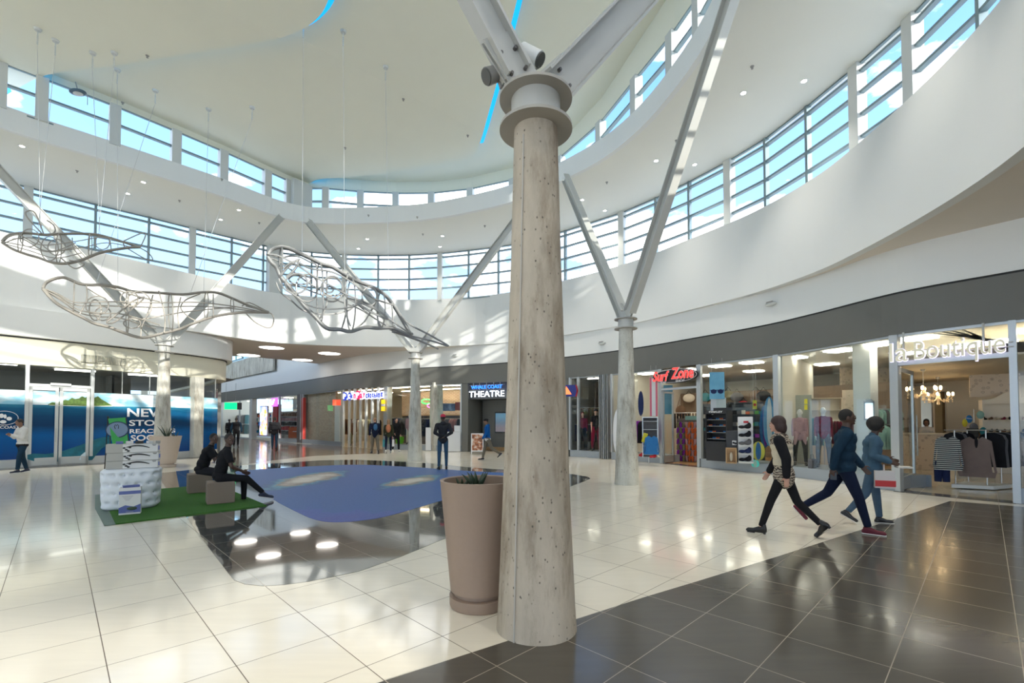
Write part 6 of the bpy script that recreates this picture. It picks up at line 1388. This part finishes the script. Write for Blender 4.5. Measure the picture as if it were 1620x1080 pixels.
# shelves and clothes further in
def goods(a, c, nn, z, n_, mats, lab, grp, size=(.16, .14, .13), nm='packed_item', cat='goods'):
    a, c = Vector(a).xy, Vector(c).xy; d = c-a; ang = atan2(d.y, d.x)
    for i in range(n_):
        k = 'g'+nm
        if k not in base_g: mb = MB(); mb.box((0, 0, .5), (1, 1, 1)); o = base_g[k] = build(nm, mb, GM[mats[0]])
        else: o = base_g[k].copy(); COL.objects.link(o)
        mname = mats[(i*7+int(z*10)) % len(mats)]; o.material_slots[0].link = 'OBJECT'; o.material_slots[0].material = GM[mname]
        q = a+d*((i+.5)/n_)+nn*.12; s_ = .75+.5*random.random(); o.location = (q.x, q.y, z); o.rotation_euler = (0, 0, ang+random.uniform(-.15, .15)); o.scale = (min(size[0], d.length/n_*.9), size[1], size[2]*s_); tag(o, lab % mname, cat, grp+' in '+mname)
allc = ['navy', 'teal', 'orange', 'black', 'red', 'green', 'cream', 'purple', 'blue', 'khaki', 'grey']
A, B_ = pd(1152, 690, 18.3), pd(1208, 690, 17.6); t, d_, nn_ = shelfunit(A, B_, (.5, .95, 1.4, 1.85, 2.3), .35, 2.35, M_blk, 'goods_shelf', 'dark shelf unit full of mixed goods behind the white shoe tower')
for z in (.52, .97, 1.42, 1.87): goods(A, B_, nn_, z, 8, allc, '%s goods on the dark shelf behind the white shoe tower', 'goods behind the shoe tower')
A, B_ = pd(1112, 690, 18.6), pd(1150, 690, 18.2); t, d_, nn_ = shelfunit(A, B_, (1.2, 1.7, 2.2), .35, 2.3, M_blk, 'goods_shelf', 'dark shelf unit behind the sunglasses cabinet')
for z in (1.22, 1.72): goods(A, B_, nn_, z, 6, allc, '%s goods on the shelf behind the sunglasses cabinet', 'goods behind the cabinet')
A, B_ = pd(1066, 700, 19.8), pd(1106, 700, 19.4); rail(A, B_, 1.95, 'clothes_rail', 'clothes rail above the sandals in the surf shop'); railfill(A, B_, 1.93, 9, ['black', 'black', 'cream', 'navy', 'teal'], '%s garment hanging above the sandals in the surf shop', 'clothes above the sandals', sc=.9)
for k, (x_, z_, m_, lab) in enumerate(((1116, 2.75, 'teal', 'teal'), (1128, 2.35, 'brown', 'brown'), (1152, 2.8, 'khaki', 'khaki'), (1166, 2.7, 'grey', 'grey'), (1176, 2.3, 'red', 'red'), (1196, 2.75, 'brown', 'dark brown'), (1208, 2.7, 'black', 'black'), (1090, 2.75, 'cream', 'cream'))):
    q = pd(x_, 640, hit(offset(SHOP, -6.0), x_)[0].y-.15); t = thing('wall_bag', '%s bag hanging high on the back wall of the surf shop' % lab, 'bag', (q.x, q.y, z_), f_ang(q)); b = MB(); b.ell((0, 0, 0), (.28, .09, .22)); build('bag_body', b, GM[m_], t, True, world=False); b = MB(); b.tube([(-.18, 0, .12), (0, 0, .38), (.18, 0, .12)], .015, 6); build('strap', b, GM['black'], t, world=False)
# sandals on a wall rack
q0, q1 = pd(1071, 700, 18.6), pd(1103, 700, 18.1); ex2 = (q1-q0).xy.to_3d(); W_ = ex2.length; ex2.normalize(); md = (q0+q1)/2; nm3 = Vector((ex2.y, -ex2.x, 0)); nm3 = nm3 if nm3.dot(-md) > 0 else -nm3
t = thing('sandal_rack', 'tall rack of coral and purple sandals inside the surf shop door', 'rack', (md.x, md.y, .006), atan2(ex2.y, ex2.x)); b = MB(); b.box((0, .04, .85), (W_, .04, 1.7)); build('board', b, mat('rack_board', (.16, .12, .10), .7), t, world=False)
for k in range(7): b = MB(); b.box((0, 0, .22+k*.22), (W_, .02, .015)); build('bar', b, M_hang, t, world=False)
b = MB(); b.box((.2, -.03, 1.72), (.5, .02, .16)); build('header', b, GM['mint'], t, world=False)
fl = MB(); fl.ell((0, -.02, .0), (.042, .014, .10), n=10, m=6); fl.ell((0, -.02, -.085), (.035, .014, .06), n=10, m=6); fl.tube([(-.03, -.03, .0), (0, -.045, .04), (.03, -.03, .0)], .008, 5); f0 = None
for k in range(7):
    for i in range(7):
        p_ = md+ex2*(W_*((i+.5)/7-.5))+nm3*.03; col = ('orange' if (i+k) % 3 else 'pink') if i > 2 else ('purple' if (i+k) % 2 else 'khaki')
        if f0 is None: o = f0 = build('sandal', fl, GM[col], smooth=True)
        else: o = f0.copy(); COL.objects.link(o); o.material_slots[0].link = 'OBJECT'; o.material_slots[0].material = GM[col]
        o.location = (p_.x, p_.y, .16+k*.22); o.rotation_euler = (0, .15*(-1)**i, atan2(ex2.y, ex2.x)); o.scale = (1.25, 1.2, 1.0); tag(o, '%s sandal hanging on the tall rack inside the surf shop door' % col, 'sandal', '%s sandals on the rack' % col)
q = pd(1077, 650, 20.5); t = thing('round_bag', 'round brown woven bag hanging high in the surf shop', 'bag', (q.x, q.y, 2.05), f_ang(q)); b = MB(); b.ell((0, 0, 0), (.22, .08, .25)); build('bag_body', b, GM['brown'], t, True, world=False); b = MB(); b.tube([(-.15, 0, .18), (0, 0, .7), (.15, 0, .18)], .012, 6); build('strap', b, GM['brown'], t, world=False)
# window left of the door
A, B_ = pd(1006, 700, 18.2), pd(1026, 700, 17.6); rail(A, B_, 1.62, 'clothes_rail', 'clothes rail beside the surf shop door'); railfill(A, B_, 1.60, 7, ['purple', 'black', 'purple', 'pink', 'navy'], '%s garment hanging left of the surf shop door', 'clothes left of the surf shop door', sc=1.2)
q = pd(1029, 735, 16.9); t = thing('glass_cabinet', 'silver framed glass cabinet with shoes left of the surf shop door', 'cabinet', (q.x, q.y, .296), f_ang(q)); b = MB(); [b.box((s*.26, s2*.12, .72), (.03, .03, 1.44)) for s in (-1, 1) for s2 in (-1, 1)]; b.box((0, 0, 1.44), (.55, .28, .03)); build('frame', b, M_alu, t, world=False); [build('shelf', MB().box((0, 0, .1+k*.3), (.5, .25, .012)), M_hang, t, world=False) for k in range(5)]; build('back', MB().box((0, .13, .72), (.52, .012, 1.44)), GM['grey'], t, world=False)
q = pd(1028, 712, 16.7); gcopy('shirt', GM['blue'], (q.x, q.y-.2, .42), f_ang(q)+.1, 'denim_jacket', 'blue denim jacket displayed at the foot of the silver framed cabinet', sc=1.0)
q = pd(1020, 690, 16.75); b = MB(); b.box((0, 0, .0), (.16, .04, .34)); o = build('yellow_pack', b, GM['yellow'], bevel=.02); o.location = (q.x, q.y, 1.0); o.rotation_euler = (0, .25, f_ang(q)); tag(o, 'bright yellow pack hanging beside the purple clothes', 'pack')
for k, (x, m) in enumerate(((1008, 'cream'), (1013, 'red'), (1034, 'red'), (1041, 'cream'))): q = pd(x, 720, 16.6+(.5 if x < 1020 else -.1)); o = so.copy(); COL.objects.link(o); o.name = 'sneaker'; o.material_slots[0].link = 'OBJECT'; o.material_slots[0].material = GM[m]; o.scale = (1.4, 1.4, 1.6); o.location = (q.x, q.y, .30); o.rotation_euler = (0, 0, k); tag(o, '%s sneaker on the window floor %s the blue denim jacket' % (m, 'left of' if x < 1020 else 'right of'), 'shoe')

# ================================================================== narrow shop with two mannequins
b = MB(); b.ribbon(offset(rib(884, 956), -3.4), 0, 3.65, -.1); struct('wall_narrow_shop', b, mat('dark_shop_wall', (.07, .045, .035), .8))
mann(922, 20.9, 1.66, GM['maroon'], C_BLACK, 'mannequin with maroon hair in a maroon crop top and long black skirt', skin=SK_L, hair='long', hairmat=GM['maroon'], hem=-.06, leg=1.5)
mann(943, 20.3, 1.78, C_BLACK, GM['maroon'], 'mannequin in a black tee shirt, black cap and maroon trousers', skin=SK_L, hair='cap', capmat=C_BLACK, sleeve='short', leg=1.15)
for nm_, (xa, da, xb, db, z, n__, ms) in {'high': (914, 22.6, 951, 21.9, 2.25, 12, ['brown', 'khaki', 'brown', 'black']), 'low': (906, 22.2, 951, 21.5, 1.45, 12, ['black', 'navy', 'maroon', 'grey'])}.items():
    A, B_ = pd(xa, 700, da), pd(xb, 700, db); rail(A, B_, z, 'clothes_rail', '%s clothes rail behind the two mannequins' % nm_); railfill(A, B_, z-.02, n__, ms, '%s garment on the '+nm_+' rail behind the two mannequins', 'clothes on the %s rail behind the mannequins' % nm_, sc=1.1)
q = pd(930, 712, 20.9); t = thing('rucksack', 'grey rucksack on the window floor between the two mannequins', 'bag', (q.x, q.y, .296), 0); b = MB(); b.ell((0, 0, .2), (.16, .1, .2)); build('bag_body', b, GM['grey'], t, True, world=False)
p, tg = hp_(SHOP, 905, 618, .25); t = thing('shop_sign', 'blue projecting sign with a red rim and orange triangle beside the foreground column', 'sign', p, f_ang(p)); b = MB(); b.box((-.12, 0, 0), (.62, .06, .52)); build('board', b, mat('sign_blue', (.01, .02, .22), .4), t, world=False); b = MB(); b.prism([(-.4, -.16), (-.02, -.16), (-.25, .2)], 0, .02, Matrix.Translation((0, -.04, 0)) @ Matrix.Rotation(pi/2, 4, 'X')); build('triangle', b, emis('sign_orange', (.9, .16, .05), 1.2), t, world=False); b = MB(); b.tube([(.17, -.03, -.26), (.24, -.03, 0), (.17, -.03, .26)], .03, 8); build('red_rim', b, GM['red'], t, True, world=False)

# ================================================================== theatre entrance
b = MB(); b.ribbon(offset(rib(741, 832), -1.5), 0, 3.6, -.1); struct('wall_theatre', b, M_grey)
b = MB(); b.ribbon(offset(rib(741, 832), -1.46), .01, .20, -.03); struct('baseboard_theatre', b, mat('orange_skirting', (.42, .24, .10), .5))
b = MB(); b.ribbon(offset(rib(741, 832), -.1), 2.75, 3.62, -1.3); struct('trim_theatre_lintel', b, mat('dark_lintel', (.06, .06, .06), .6))
a0, tg = hp_(SHOP, 742.5, 620, .12); a1, _ = hp_(SHOP, 798, 620, .12); ex = (a1-a0).xy.to_3d(); WS = ex.length; ex.normalize(); nn3 = Vector((ex.y, -ex.x, 0)); nn3 = nn3 if nn3.dot(-a0) > 0 else -nn3
t = thing('theatre_sign', 'glowing blue and white theatre sign above the dark grey entrance', 'sign', ((a0.x+a1.x)/2, (a0.y+a1.y)/2, 3.1)); zb = hp_(SHOP, 770, 627.5, .12)[0].z; zt = hp_(SHOP, 770, 609, .12)[0].z
text('lettering', 'THEATRE', emis('white_letter_glow', (.80, .90, 1), 2.0), t, Vector((a0.x, a0.y, zb)), ex, width=WS, height=.30, ext=.03, bold=.0, align='LEFT')
text('lettering', 'WHALE COAST', emis('blue_letter_glow', (.02, .16, 1), 2.2), t, Vector((a0.x, a0.y, zb+.42))+ex*WS*.06, ex, width=WS*.88, height=.17, ext=.03, bold=.0, align='LEFT')
b = MB(); [b.seg((a0-nn3*.02).xy, (a1-nn3*.02).xy, .02, z_, z_+.012) for z_ in (zb+.35, zb+.60)]; [b.tube([a0.lerp(a1, f_).xy.to_3d()+Vector((0, 0, zb+.35)), a0.lerp(a1, f_).xy.to_3d()+Vector((0, 0, 3.575))], .012, 6) for f_ in (.12, .3, .5, .7, .88)]; build('frame', b, M_hang, t)
q, tg = hp_(offset(SHOP, -1.5), 792.5, 668, .06); t = thing('poster_case', 'black framed poster case with a colourful film poster on the theatre wall', 'poster', q, atan2(tg.y, tg.x)); b = MB(); b.box((0, 0, 0), (.72, .08, 1.12)); build('frame', b, M_blk, t, world=False, bevel=.01)
n = Nodes('poster_picture'); z = n.n('ShaderNodeSeparateXYZ', (n.co,)).outputs[2]; n.out('Base Color', n.mix(n.ramp(n.math('ADD', n.math('MULTIPLY', z, 1.0), .5), [(.3, (.22, .10, .04)), (.6, (.03, .12, .22)), (.9, (.04, .28, .42))]), n.n('ShaderNodeTexNoise', {'Vector': n.co, 'Scale': 14.0, 'Detail': 6.0}).outputs['Color'], (.5, .3, .2)) if False else n.mix(n.math('MULTIPLY', n.noise(11, 6), .7), n.ramp(n.math('ADD', z, .5), [(.2, (.30, .08, .03)), (.5, (.06, .10, .14)), (.8, (.03, .30, .50))]), (.30, .20, .08))); n.out('Roughness', .3); n.out('Emission Color', (.1, .2, .3, 1)); n.out('Emission Strength', .3)
build('poster_sheet', MB().box((0, -.045, 0), (.62, .01, 1.0)), n.m, t, world=False)
text('small_lettering', 'NOW SHOWING', M_wht, t, q+Vector((-tg.x*.2+tg.y*.055, -tg.y*.2-tg.x*.055, .45)), Vector((tg.x, tg.y, 0)), width=.4, height=.05, ext=.01, bold=.02, align='LEFT') if False else None
q = pd(755, 714, 23.0); t = thing('folding_sign', 'white framed folding pavement sign with a warm coloured picture by the theatre', 'sign board', (q.x, q.y, .006), f_ang(q)); 
for s in (-1, 1):
    b = MB(); M = Matrix.Translation((0, s*.22, 0)) @ Matrix.Rotation(s*.2, 4, 'X'); [b.box(c, sz, M=M) for c, sz in (((-.28, 0, .5), (.05, .03, 1.0)), ((.28, 0, .5), (.05, .03, 1.0)), ((0, 0, .98), (.6, .03, .06)), ((0, 0, .14), (.6, .03, .06)))]; build('frame', b, M_wht, t, world=False)
b = MB(); b.box((0, -.01, .56), (.52, .012, .80), M=Matrix.Translation((0, -.22, 0)) @ Matrix.Rotation(-.2, 4, 'X')); n = Nodes('warm_picture'); n.out('Base Color', n.ramp(n.noise(6, 5), [(.35, (.02, .02, .03)), (.5, (.45, .16, .06)), (.65, (.65, .60, .52))])); build('picture', b, n.m, t, world=False)

# ================================================================== clothing shop with the brick wall
n = Nodes('brickwork'); mpv = n.mapping(sc=(1, 1, 1)); sp = n.n('ShaderNodeSeparateXYZ', (n.co,)); u = n.math('MULTIPLY_ADD', sp.outputs[0], .74, n.math('MULTIPLY', sp.outputs[1], -.67)); vec = n.n('ShaderNodeCombineXYZ', (u, sp.outputs[2], 0.0)).outputs[0]
br = n.n('ShaderNodeTexBrick', {'Vector': vec, 'Color1': (.42, .26, .17, 1), 'Color2': (.56, .40, .27, 1), 'Mortar': (.68, .62, .5, 1), 'Scale': 1.0, 'Mortar Size': .012, 'Brick Width': .26, 'Row Height': .09}); n.out('Base Color', br.outputs['Color']); n.out('Roughness', .85); M_brick = n.m
b = MB(); b.ribbon(rib(480, 523, -.35), 0.0, 3.65, -.15); struct('wall_brick_front', b, M_brick)
b = MB(); b.ribbon(rib(523, 531, -.30), 0.0, 3.0, -.3); struct('pillar_shop_white', b, M_white)
b = MB(); b.ribbon(offset(rib(526, 735), -5.2), 2.0, 3.65, -.15); struct('wall_brick_back', b, M_brick)
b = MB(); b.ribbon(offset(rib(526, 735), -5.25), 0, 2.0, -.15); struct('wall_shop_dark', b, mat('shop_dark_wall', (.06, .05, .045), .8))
b = MB(); b.ribbon(offset(rib(528, 735), -5.1), 1.98, 2.06, -.08); struct('trim_brick_rail', b, M_brick_w)
sl0 = None
for k, px in enumerate((545.5, 554.5, 563, 572, 581, 590.5, 600)):
    p, tg, nn_ = nrm(SHOP, px); q = p+nn_*.05
    if sl0 is None: o = sl0 = build('vertical_fin', MB().box((0, 0, 1.78), (.11, .12, 3.55)), M_pier)
    else: o = sl0.copy(); COL.objects.link(o)
    o.location = (q.x, q.y, .012); o.rotation_euler = (0, 0, atan2(tg.y, tg.x)); tag(o, 'tall pale vertical fin of the row screening the clothing shop entrance', 'fin', 'vertical fins at the clothing shop')
# sign on tiles
a0, tg = hp_(SHOP, 543, 631, .30); a1, _ = hp_(SHOP, 611, 631, .30); ex = (a1-a0).xy.to_3d(); WS = ex.length; ex.normalize(); nn3 = Vector((ex.y, -ex.x, 0)); nn3 = nn3 if nn3.dot(-a0) > 0 else -nn3
t = thing('shop_sign', 'red, white and blue tiled sign over the clothing shop entrance', 'sign', ((a0.x+a1.x)/2, (a0.y+a1.y)/2, 3.1)); zb = 2.88; ang = atan2(ex.y, ex.x)
C_SB = emis('sign_tile_blue', (.01, .03, .30), .9); C_SR = emis('sign_tile_red', (.60, .01, .08), .9); C_SW = emis('sign_tile_white', (.75, .77, .90), .9)
letters = [('P', C_SB, C_SW), ('i', C_SW, C_SB), ('c', C_SB, C_SW), ('k', C_SW, C_SB), ('n', C_SW, C_SR), ('P', C_SR, C_SW), ('a', C_SW, C_SR), ('y', C_SW, C_SR), ('c', C_SW, C_SB), ('l', C_SW, C_SB), ('o', C_SW, C_SB), ('t', C_SW, C_SB), ('h', C_SW, C_SB), ('i', C_SW, C_SB), ('n', C_SW, C_SB), ('g', C_SW, C_SB)]
wd = [1.35, .6, .95, 1.0, 1.0, 1.3, 1.0, 1.0, .8, .5, .85, .6, .85, .5, .85, .85]; tot = sum(wd)/.94; x_ = 0
for k, ((ch_, tm, lm), w_) in enumerate(zip(letters, wd)):
    w2 = w_/tot*WS; c_ = a0+ex*(x_+w2/2); hh = .50 if k in (0, 5) else (.44 if k < 8 else .40); dz = .03*(k % 2)
    b = MB(); b.box((c_.x, c_.y, zb+dz+hh/2), (w2*.99, .04, hh), ang); build('letter_tile', b, tm, t); text('lettering', ch_, lm, t, Vector((c_.x, c_.y, zb+dz+hh*.16))+nn3*.03-ex*w2*.36, ex, width=w2*.72, height=hh*.66, ext=.02, bold=.03, align='LEFT'); x_ += w2
b = MB(); b.seg((a0-nn3*.05).xy, (a1-nn3*.05).xy, .03, zb+.2, zb+.24); build('rail', b, M_hang, t)
q, _ = hp_(SHOP, 606, 638, .16); t = thing('price_board', 'two yellow plates with a white plate between them below the tiled sign', 'sign', (q.x, q.y, 2.55), ang)
for z_, h_, m in ((.16, .24, emis('plate_yellow', (.75, .45, .01), .8)), (-.03, .10, M_wht), (-.24, .26, MATS['plate_yellow'])): build('plate', MB().box((0, 0, z_), (.30, .03, h_)), m, t, world=False)
# window display of the same shop
for k, (x, m, lab) in enumerate(((619, 'red', 'red'), (632.5, 'green', 'lime green'))):
    q, tg = hp_(SHOP, x, 700, -.75); t = thing('shopping_basket_stack', '%s shopping basket stack at the clothing shop window' % lab, 'baskets', (q.x, q.y, .296), atan2(tg.y, tg.x)); mm_ = mat('basket_'+m, (.55, .01, .06) if m == 'red' else (.14, .62, .03), .5)
    for j in range(3): b = MB(); z0 = j*.10; b.add([(-.15, -.1, z0), (.15, -.1, z0), (.15, .1, z0), (-.15, .1, z0), (-.20, -.14, z0+.2), (.20, -.14, z0+.2), (.20, .14, z0+.2), (-.20, .14, z0+.2)], [(0, 3, 2, 1), (0, 1, 5, 4), (1, 2, 6, 5), (2, 3, 7, 6), (3, 0, 4, 7)]); build('basket', b, mm_, t, world=False, recalc=False)
for k, (x, dd, H_, tp, bt, lab) in enumerate(((529, 2.2, 1.7, 'taupe', 'cream', 'mannequin in a taupe top and cream skirt behind the glass left of the vertical fins'), (559, 2.2, 1.7, 'brown', 'khaki', 'mannequin dressed in brown seen between the vertical fins'), (648, .5, 1.68, 'pink', 'cream', 'mannequin in a pale pink hooded coat beside the concrete column in the clothing shop'), (627, 1.6, 1.7, 'grey', 'black', 'mannequin in a long pale grey coat in the clothing shop window'))):
    q = hit(SHOP, x)[0]; mann(x, q.y+dd, H_, GM[tp], GM[bt], lab, dz=.296 if dd < .8 else .006, hem=.14, bulk=1.2)
for nm_, (xa, xb, dp, z, n__, ms) in {'left': (533, 600, 3.6, 1.75, 16, ['black', 'brown', 'taupe', 'cream', 'khaki']), 'middle': (616, 655, 2.8, 1.8, 12, ['black', 'navy', 'grey', 'blue', 'black']), 'right': (664, 728, 3.2, 1.75, 16, ['black', 'navy', 'black', 'grey', 'pink'])}.items():
    A = hit(SHOP, xa)[0]; B_ = hit(SHOP, xb)[0]; A = pd(xa, 700, A.y+dp); B_ = pd(xb, 700, B_.y+dp)
    rail(A, B_, z, 'clothes_rail', '%s clothes rail inside the brick walled clothing shop' % nm_); railfill(A, B_, z-.02, n__, ms, '%s garment on the '+nm_+' rail inside the brick walled shop', '%s rail clothes in the brick walled shop' % nm_, sc=1.5)
q = pd(690, 700, 25.4); b = MB(); b.box((q.x, q.y, 1.85), (.55, .5, 3.7), .6); struct('pillar_clothing_shop', b, M_concl)
q = pd(677.5, 700, 24.9); tag_ = build('white_partition', MB().box((0, 0, .63), (.28, .10, 1.22)), M_wht, bevel=.02); tag_.location = (q.x, q.y, .02); tag_.rotation_euler = (0, 0, .3); tag(tag_, 'white upright panel left of the concrete pillar inside the clothing shop', 'panel')
q = pd(714, 700, 24.6); t = thing('shop_counter', 'white counter with stacked folded clothes at the right of the clothing shop window', 'counter', (q.x, q.y, .006), f_ang(q)); build('front', MB().box((0, 0, .52), (.95, .5, 1.02)), M_wht, t, world=False, bevel=.01); build('till', MB().box((.30, 0, 1.2), (.3, .3, .32)), M_wht, t, world=False); build('folded_clothes', MB().box((-.15, 0, 1.13), (.45, .3, .18)), GM['navy'], t, world=False)
for (x0_, y0_, x1_, y1_, d, m, lab) in ((700, 638, 720, 650, 26.5, mat('poster_blue', (.10, .18, .36), .5, noise=.7, nscale=6), 'blue patterned poster on the brick wall at right'), (720, 636, 731, 649, 26.3, mat('poster_red', (.32, .05, .04), .5), 'dark red poster on the brick wall beside the blue one'), (527, 632, 542, 641, 29.5, emis('sale_red', (.8, .06, .02), .8), 'glowing orange red sign inside left of the vertical fins')):
    hanging(x0_, y0_, x1_, y1_, d, m, 'wall_poster', lab, string=False)
q = pd(677, 637, 26.8); t = thing('neon_sign', 'small green and pink neon sign inside the clothing shop', 'sign', q, f_ang(q)); b = MB(); b.tube([(.28*cos(a)-.08, 0, .13*sin(a)+.08) for a in [i*.55 for i in range(12)]], .035, 6); build('green_tube', b, emis('neon_green', (.05, 1, .1), 2.2), t, True, world=False); b = MB(); b.tube([(.22*cos(a)+.18, 0, .12*sin(a)-.16) for a in [i*.6 for i in range(11)]], .03, 6); build('pink_tube', b, emis('neon_pink', (1, .12, .6), 1.8), t, True, world=False)

# ================================================================== far mall shops
b = MB(); b.ribbon(offset(rib(400, 440), -3.5), 0, 3.7, -.1); struct('wall_far_shop', b, M_cream2)
b = MB(); b.ribbon(rib(432.5, 440, .02), 0, 2.95, -.3); struct('pillar_red', b, mat('red_pillar', (.30, .015, .015), .4))
b = MB(); b.ribbon(rib(478.5, 481.5, .05), .3, 3.3, -.2); struct('trim_red', b, mat('red_trim', (.55, .04, .03), .4))
q, tg = hp_(SHOP, 418, 665, .12); t = thing('digital_screen', 'bright upright advertising screen far down the mall', 'screen', (q.x, q.y, 1.62), atan2(tg.y, tg.x)); n = Nodes('screen_picture'); v = n.n('ShaderNodeTexVoronoi', {'Vector': n.co, 'Scale': 1.6}).outputs['Color']; z = n.n('ShaderNodeSeparateXYZ', (n.co,)).outputs[2]
n.t.nodes; cc = n.mix(n.ramp(n.noise(1.4, 3), [(.45, (0, 0, 0)), (.55, (1, 1, 1))]), (.75, .82, .95), (.85, .30, .06)); cc = n.mix(n.ramp(n.noise(1.1, 2, n.mapping(loc=(4, 2, 1))), [(.5, (0, 0, 0)), (.56, (1, 1, 1))]), cc, (.20, .25, .75)); n.out('Base Color', cc); n.out('Emission Color', cc); n.out('Emission Strength', 1.6)
build('frame', MB().box((0, 0, 0), (1.75, .12, 2.5)), M_wht, t, world=False); build('screen', MB().box((0, -.07, 0), (1.6, .02, 2.35)), n.m, t, world=False)
q, tg = hp_(SHOP, 434.5, 636, .25); t = thing('shop_sign', 'pink and violet square sign far down the mall', 'sign', (q.x, q.y, q.z), atan2(tg.y, tg.x)); build('board', MB().box((0, 0, 0), (1.15, .08, .68)), emis('sign_violet', (.45, .10, .62), 1.2), t, world=False); b = MB(); [b.tube([(-.45+i*.06, -.06, -.2), (-.15+i*.1, -.06, .22)], .035, 6) for i in range(4)]; build('strokes', b, emis('sign_pale', (.95, .8, 1), 1.5), t, world=False)
q = pd(365, 642, 34); t = thing('exit_sign', 'green glowing board hanging far down the mall', 'sign', q, f_ang(q)); build('board', MB().box((0, 0, 0), (.78, .08, .48)), emis('board_green', (.0, .75, .16), 1.4), t, world=False); build('side_box', MB().box((.55, .1, 0), (.30, .25, .5)), M_blk, t, world=False); b = MB(); [b.tube([(x_, 0, .24), (x_, 0, Z_SHOP-q.z+.8)], .012, 5) for x_ in (-.3, .3)]; build('string', b, M_hang, t, world=False)
q = hp_(SHOP, 466.5, 634, -.3)[0]; t = thing('hanging_sign', 'small white upright sign at the clothing shop corner', 'sign', (q.x, q.y, 2.9), f_ang(q)); build('panel', MB().box((0, 0, 0), (.28, .04, .75)), M_wht, t, world=False)
M_shade = emis('lamp_shade_glow', (.95, .90, .80), 1.5); p0_ = None
for x in (451, 457, 466.5, 425):
    q = hit(offset(SHOP, -2.2), x)[0]
    if p0_ is None: p0_ = t = thing('pendant_lamp', '', 'pendant lamp', (q.x, q.y, 3.0)); b = MB(); b.lathe([(.30, -.2), (.05, .3), (.02, .3)], 18); build('lamp_shade', b, M_shade, t, True, world=False); b = MB(); b.tube([(0, 0, .3), (0, 0, .69)], .01, 5); build('cord', b, M_blk, t, world=False)
    else: t = dup(p0_, (q.x, q.y, 3.0))
    t['label'] = 'white cone shaped pendant lamp glowing in a far mall shop'; t['group'] = 'white cone pendant lamps'
for nm_, (xa, xb, dp, ms) in {'far': (402, 430, 2.6, ['cream', 'blue', 'grey', 'teal', 'orange']), 'nearer': (443, 475, 1.8, ['cream', 'red', 'pink', 'cream', 'grey', 'black', 'brown'])}.items():
    A = hit(offset(SHOP, -dp), xa)[0]; B_ = hit(offset(SHOP, -dp), xb)[0]; t, d_, nn_ = shelfunit(A, B_, (.4, .8, 1.2, 1.6, 2.0, 2.4), .4, 2.5, M_wht, 'goods_shelf', '%s white shelf wall of goods in the far mall shops' % nm_)
    for z in (.42, .82, 1.22, 1.62, 2.02): goods(A, B_, nn_, z, 9, ms, '%s goods on the '+nm_+' white shelf wall down the mall', nm_+' shelf wall goods', size=(.3, .2, .28))
q = hp_(SHOP, 465, 688, -.8)[0]; t = thing('orange_armchair', 'orange seat with a white front in the far shop window', 'seat', (q.x, q.y, .26), f_ang(q)); build('seat', MB().box((0, 0, .25), (.8, .6, .5)), GM['orange'], t, world=False, bevel=.05); build('backrest', MB().box((0, .3, .55), (.8, .15, .6)), GM['orange'], t, world=False, bevel=.05); build('cushion', MB().box((.05, -.1, .45), (.3, .3, .2)), M_wht, t, world=False, bevel=.04)
for nm_, (xa, xb, z) in {'high': (350, 394, 2.3), 'low': (350, 394, 1.3)}.items():
    dq = 1.6 if z < 2 else 2.6; A = hit(offset(SHOP, -dq), xa+(0 if z < 2 else 8))[0]; B_ = hit(offset(SHOP, -dq), xb)[0]; rail(A, B_, z, 'clothes_rail', '%s clothes rail in the furthest mall shop' % nm_); railfill(A, B_, z-.02, 18, ['teal', 'black', 'grey', 'cream', 'navy', 'khaki'], '%s garment on the '+nm_+' rail of the furthest mall shop', '%s rail clothes of the furthest shop' % nm_, sc=1.4)
# upper wall of the mall beyond the soffit, with its window
b = MB(); sg = [p for p in offset(SHOP, -.3) if p.x < -9.5]; b.ribbon(sg, Z_SOF-.3, 9.5, -.2); struct('wall_mall_upper', b, M_white)
b = MB(); s1 = offset(between(SHOP, 347, 432), .02); b.ribbon(s1, 5.75, 7.35, -.15); struct('wall_mall_concrete', b, M_concl)
b = MB(); b.prism([Vector((-17.2, 27)), Vector((-8, 33)), Vector((-30, 56)), Vector((-44, 46))], 9.4, 9.5); struct('ceiling_mall', b, M_ceil)
r = sroot('window_13'); s1 = offset(between(SHOP, 350, 385), .1); b = MB(); b.ribbon(s1, 7.5, 8.5, -.01); build('pane', b, emis('far_daylight', (.45, .75, 1), 1.0), r) ; b = MB(); [b.box((p.x, p.y, 8.0), (.12, .12, 1.0)) for p in s1]; b.ribbon(s1, 7.45, 7.52, -.1); build('frame', b, M_winframe, r)
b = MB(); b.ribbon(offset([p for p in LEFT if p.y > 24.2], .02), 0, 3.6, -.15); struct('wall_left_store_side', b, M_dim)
b = MB(); b.seg(Vector((-36, 45)), Vector((-30, 54)), .2, 0, 9.5); struct('wall_mall_end', b, M_cream2)
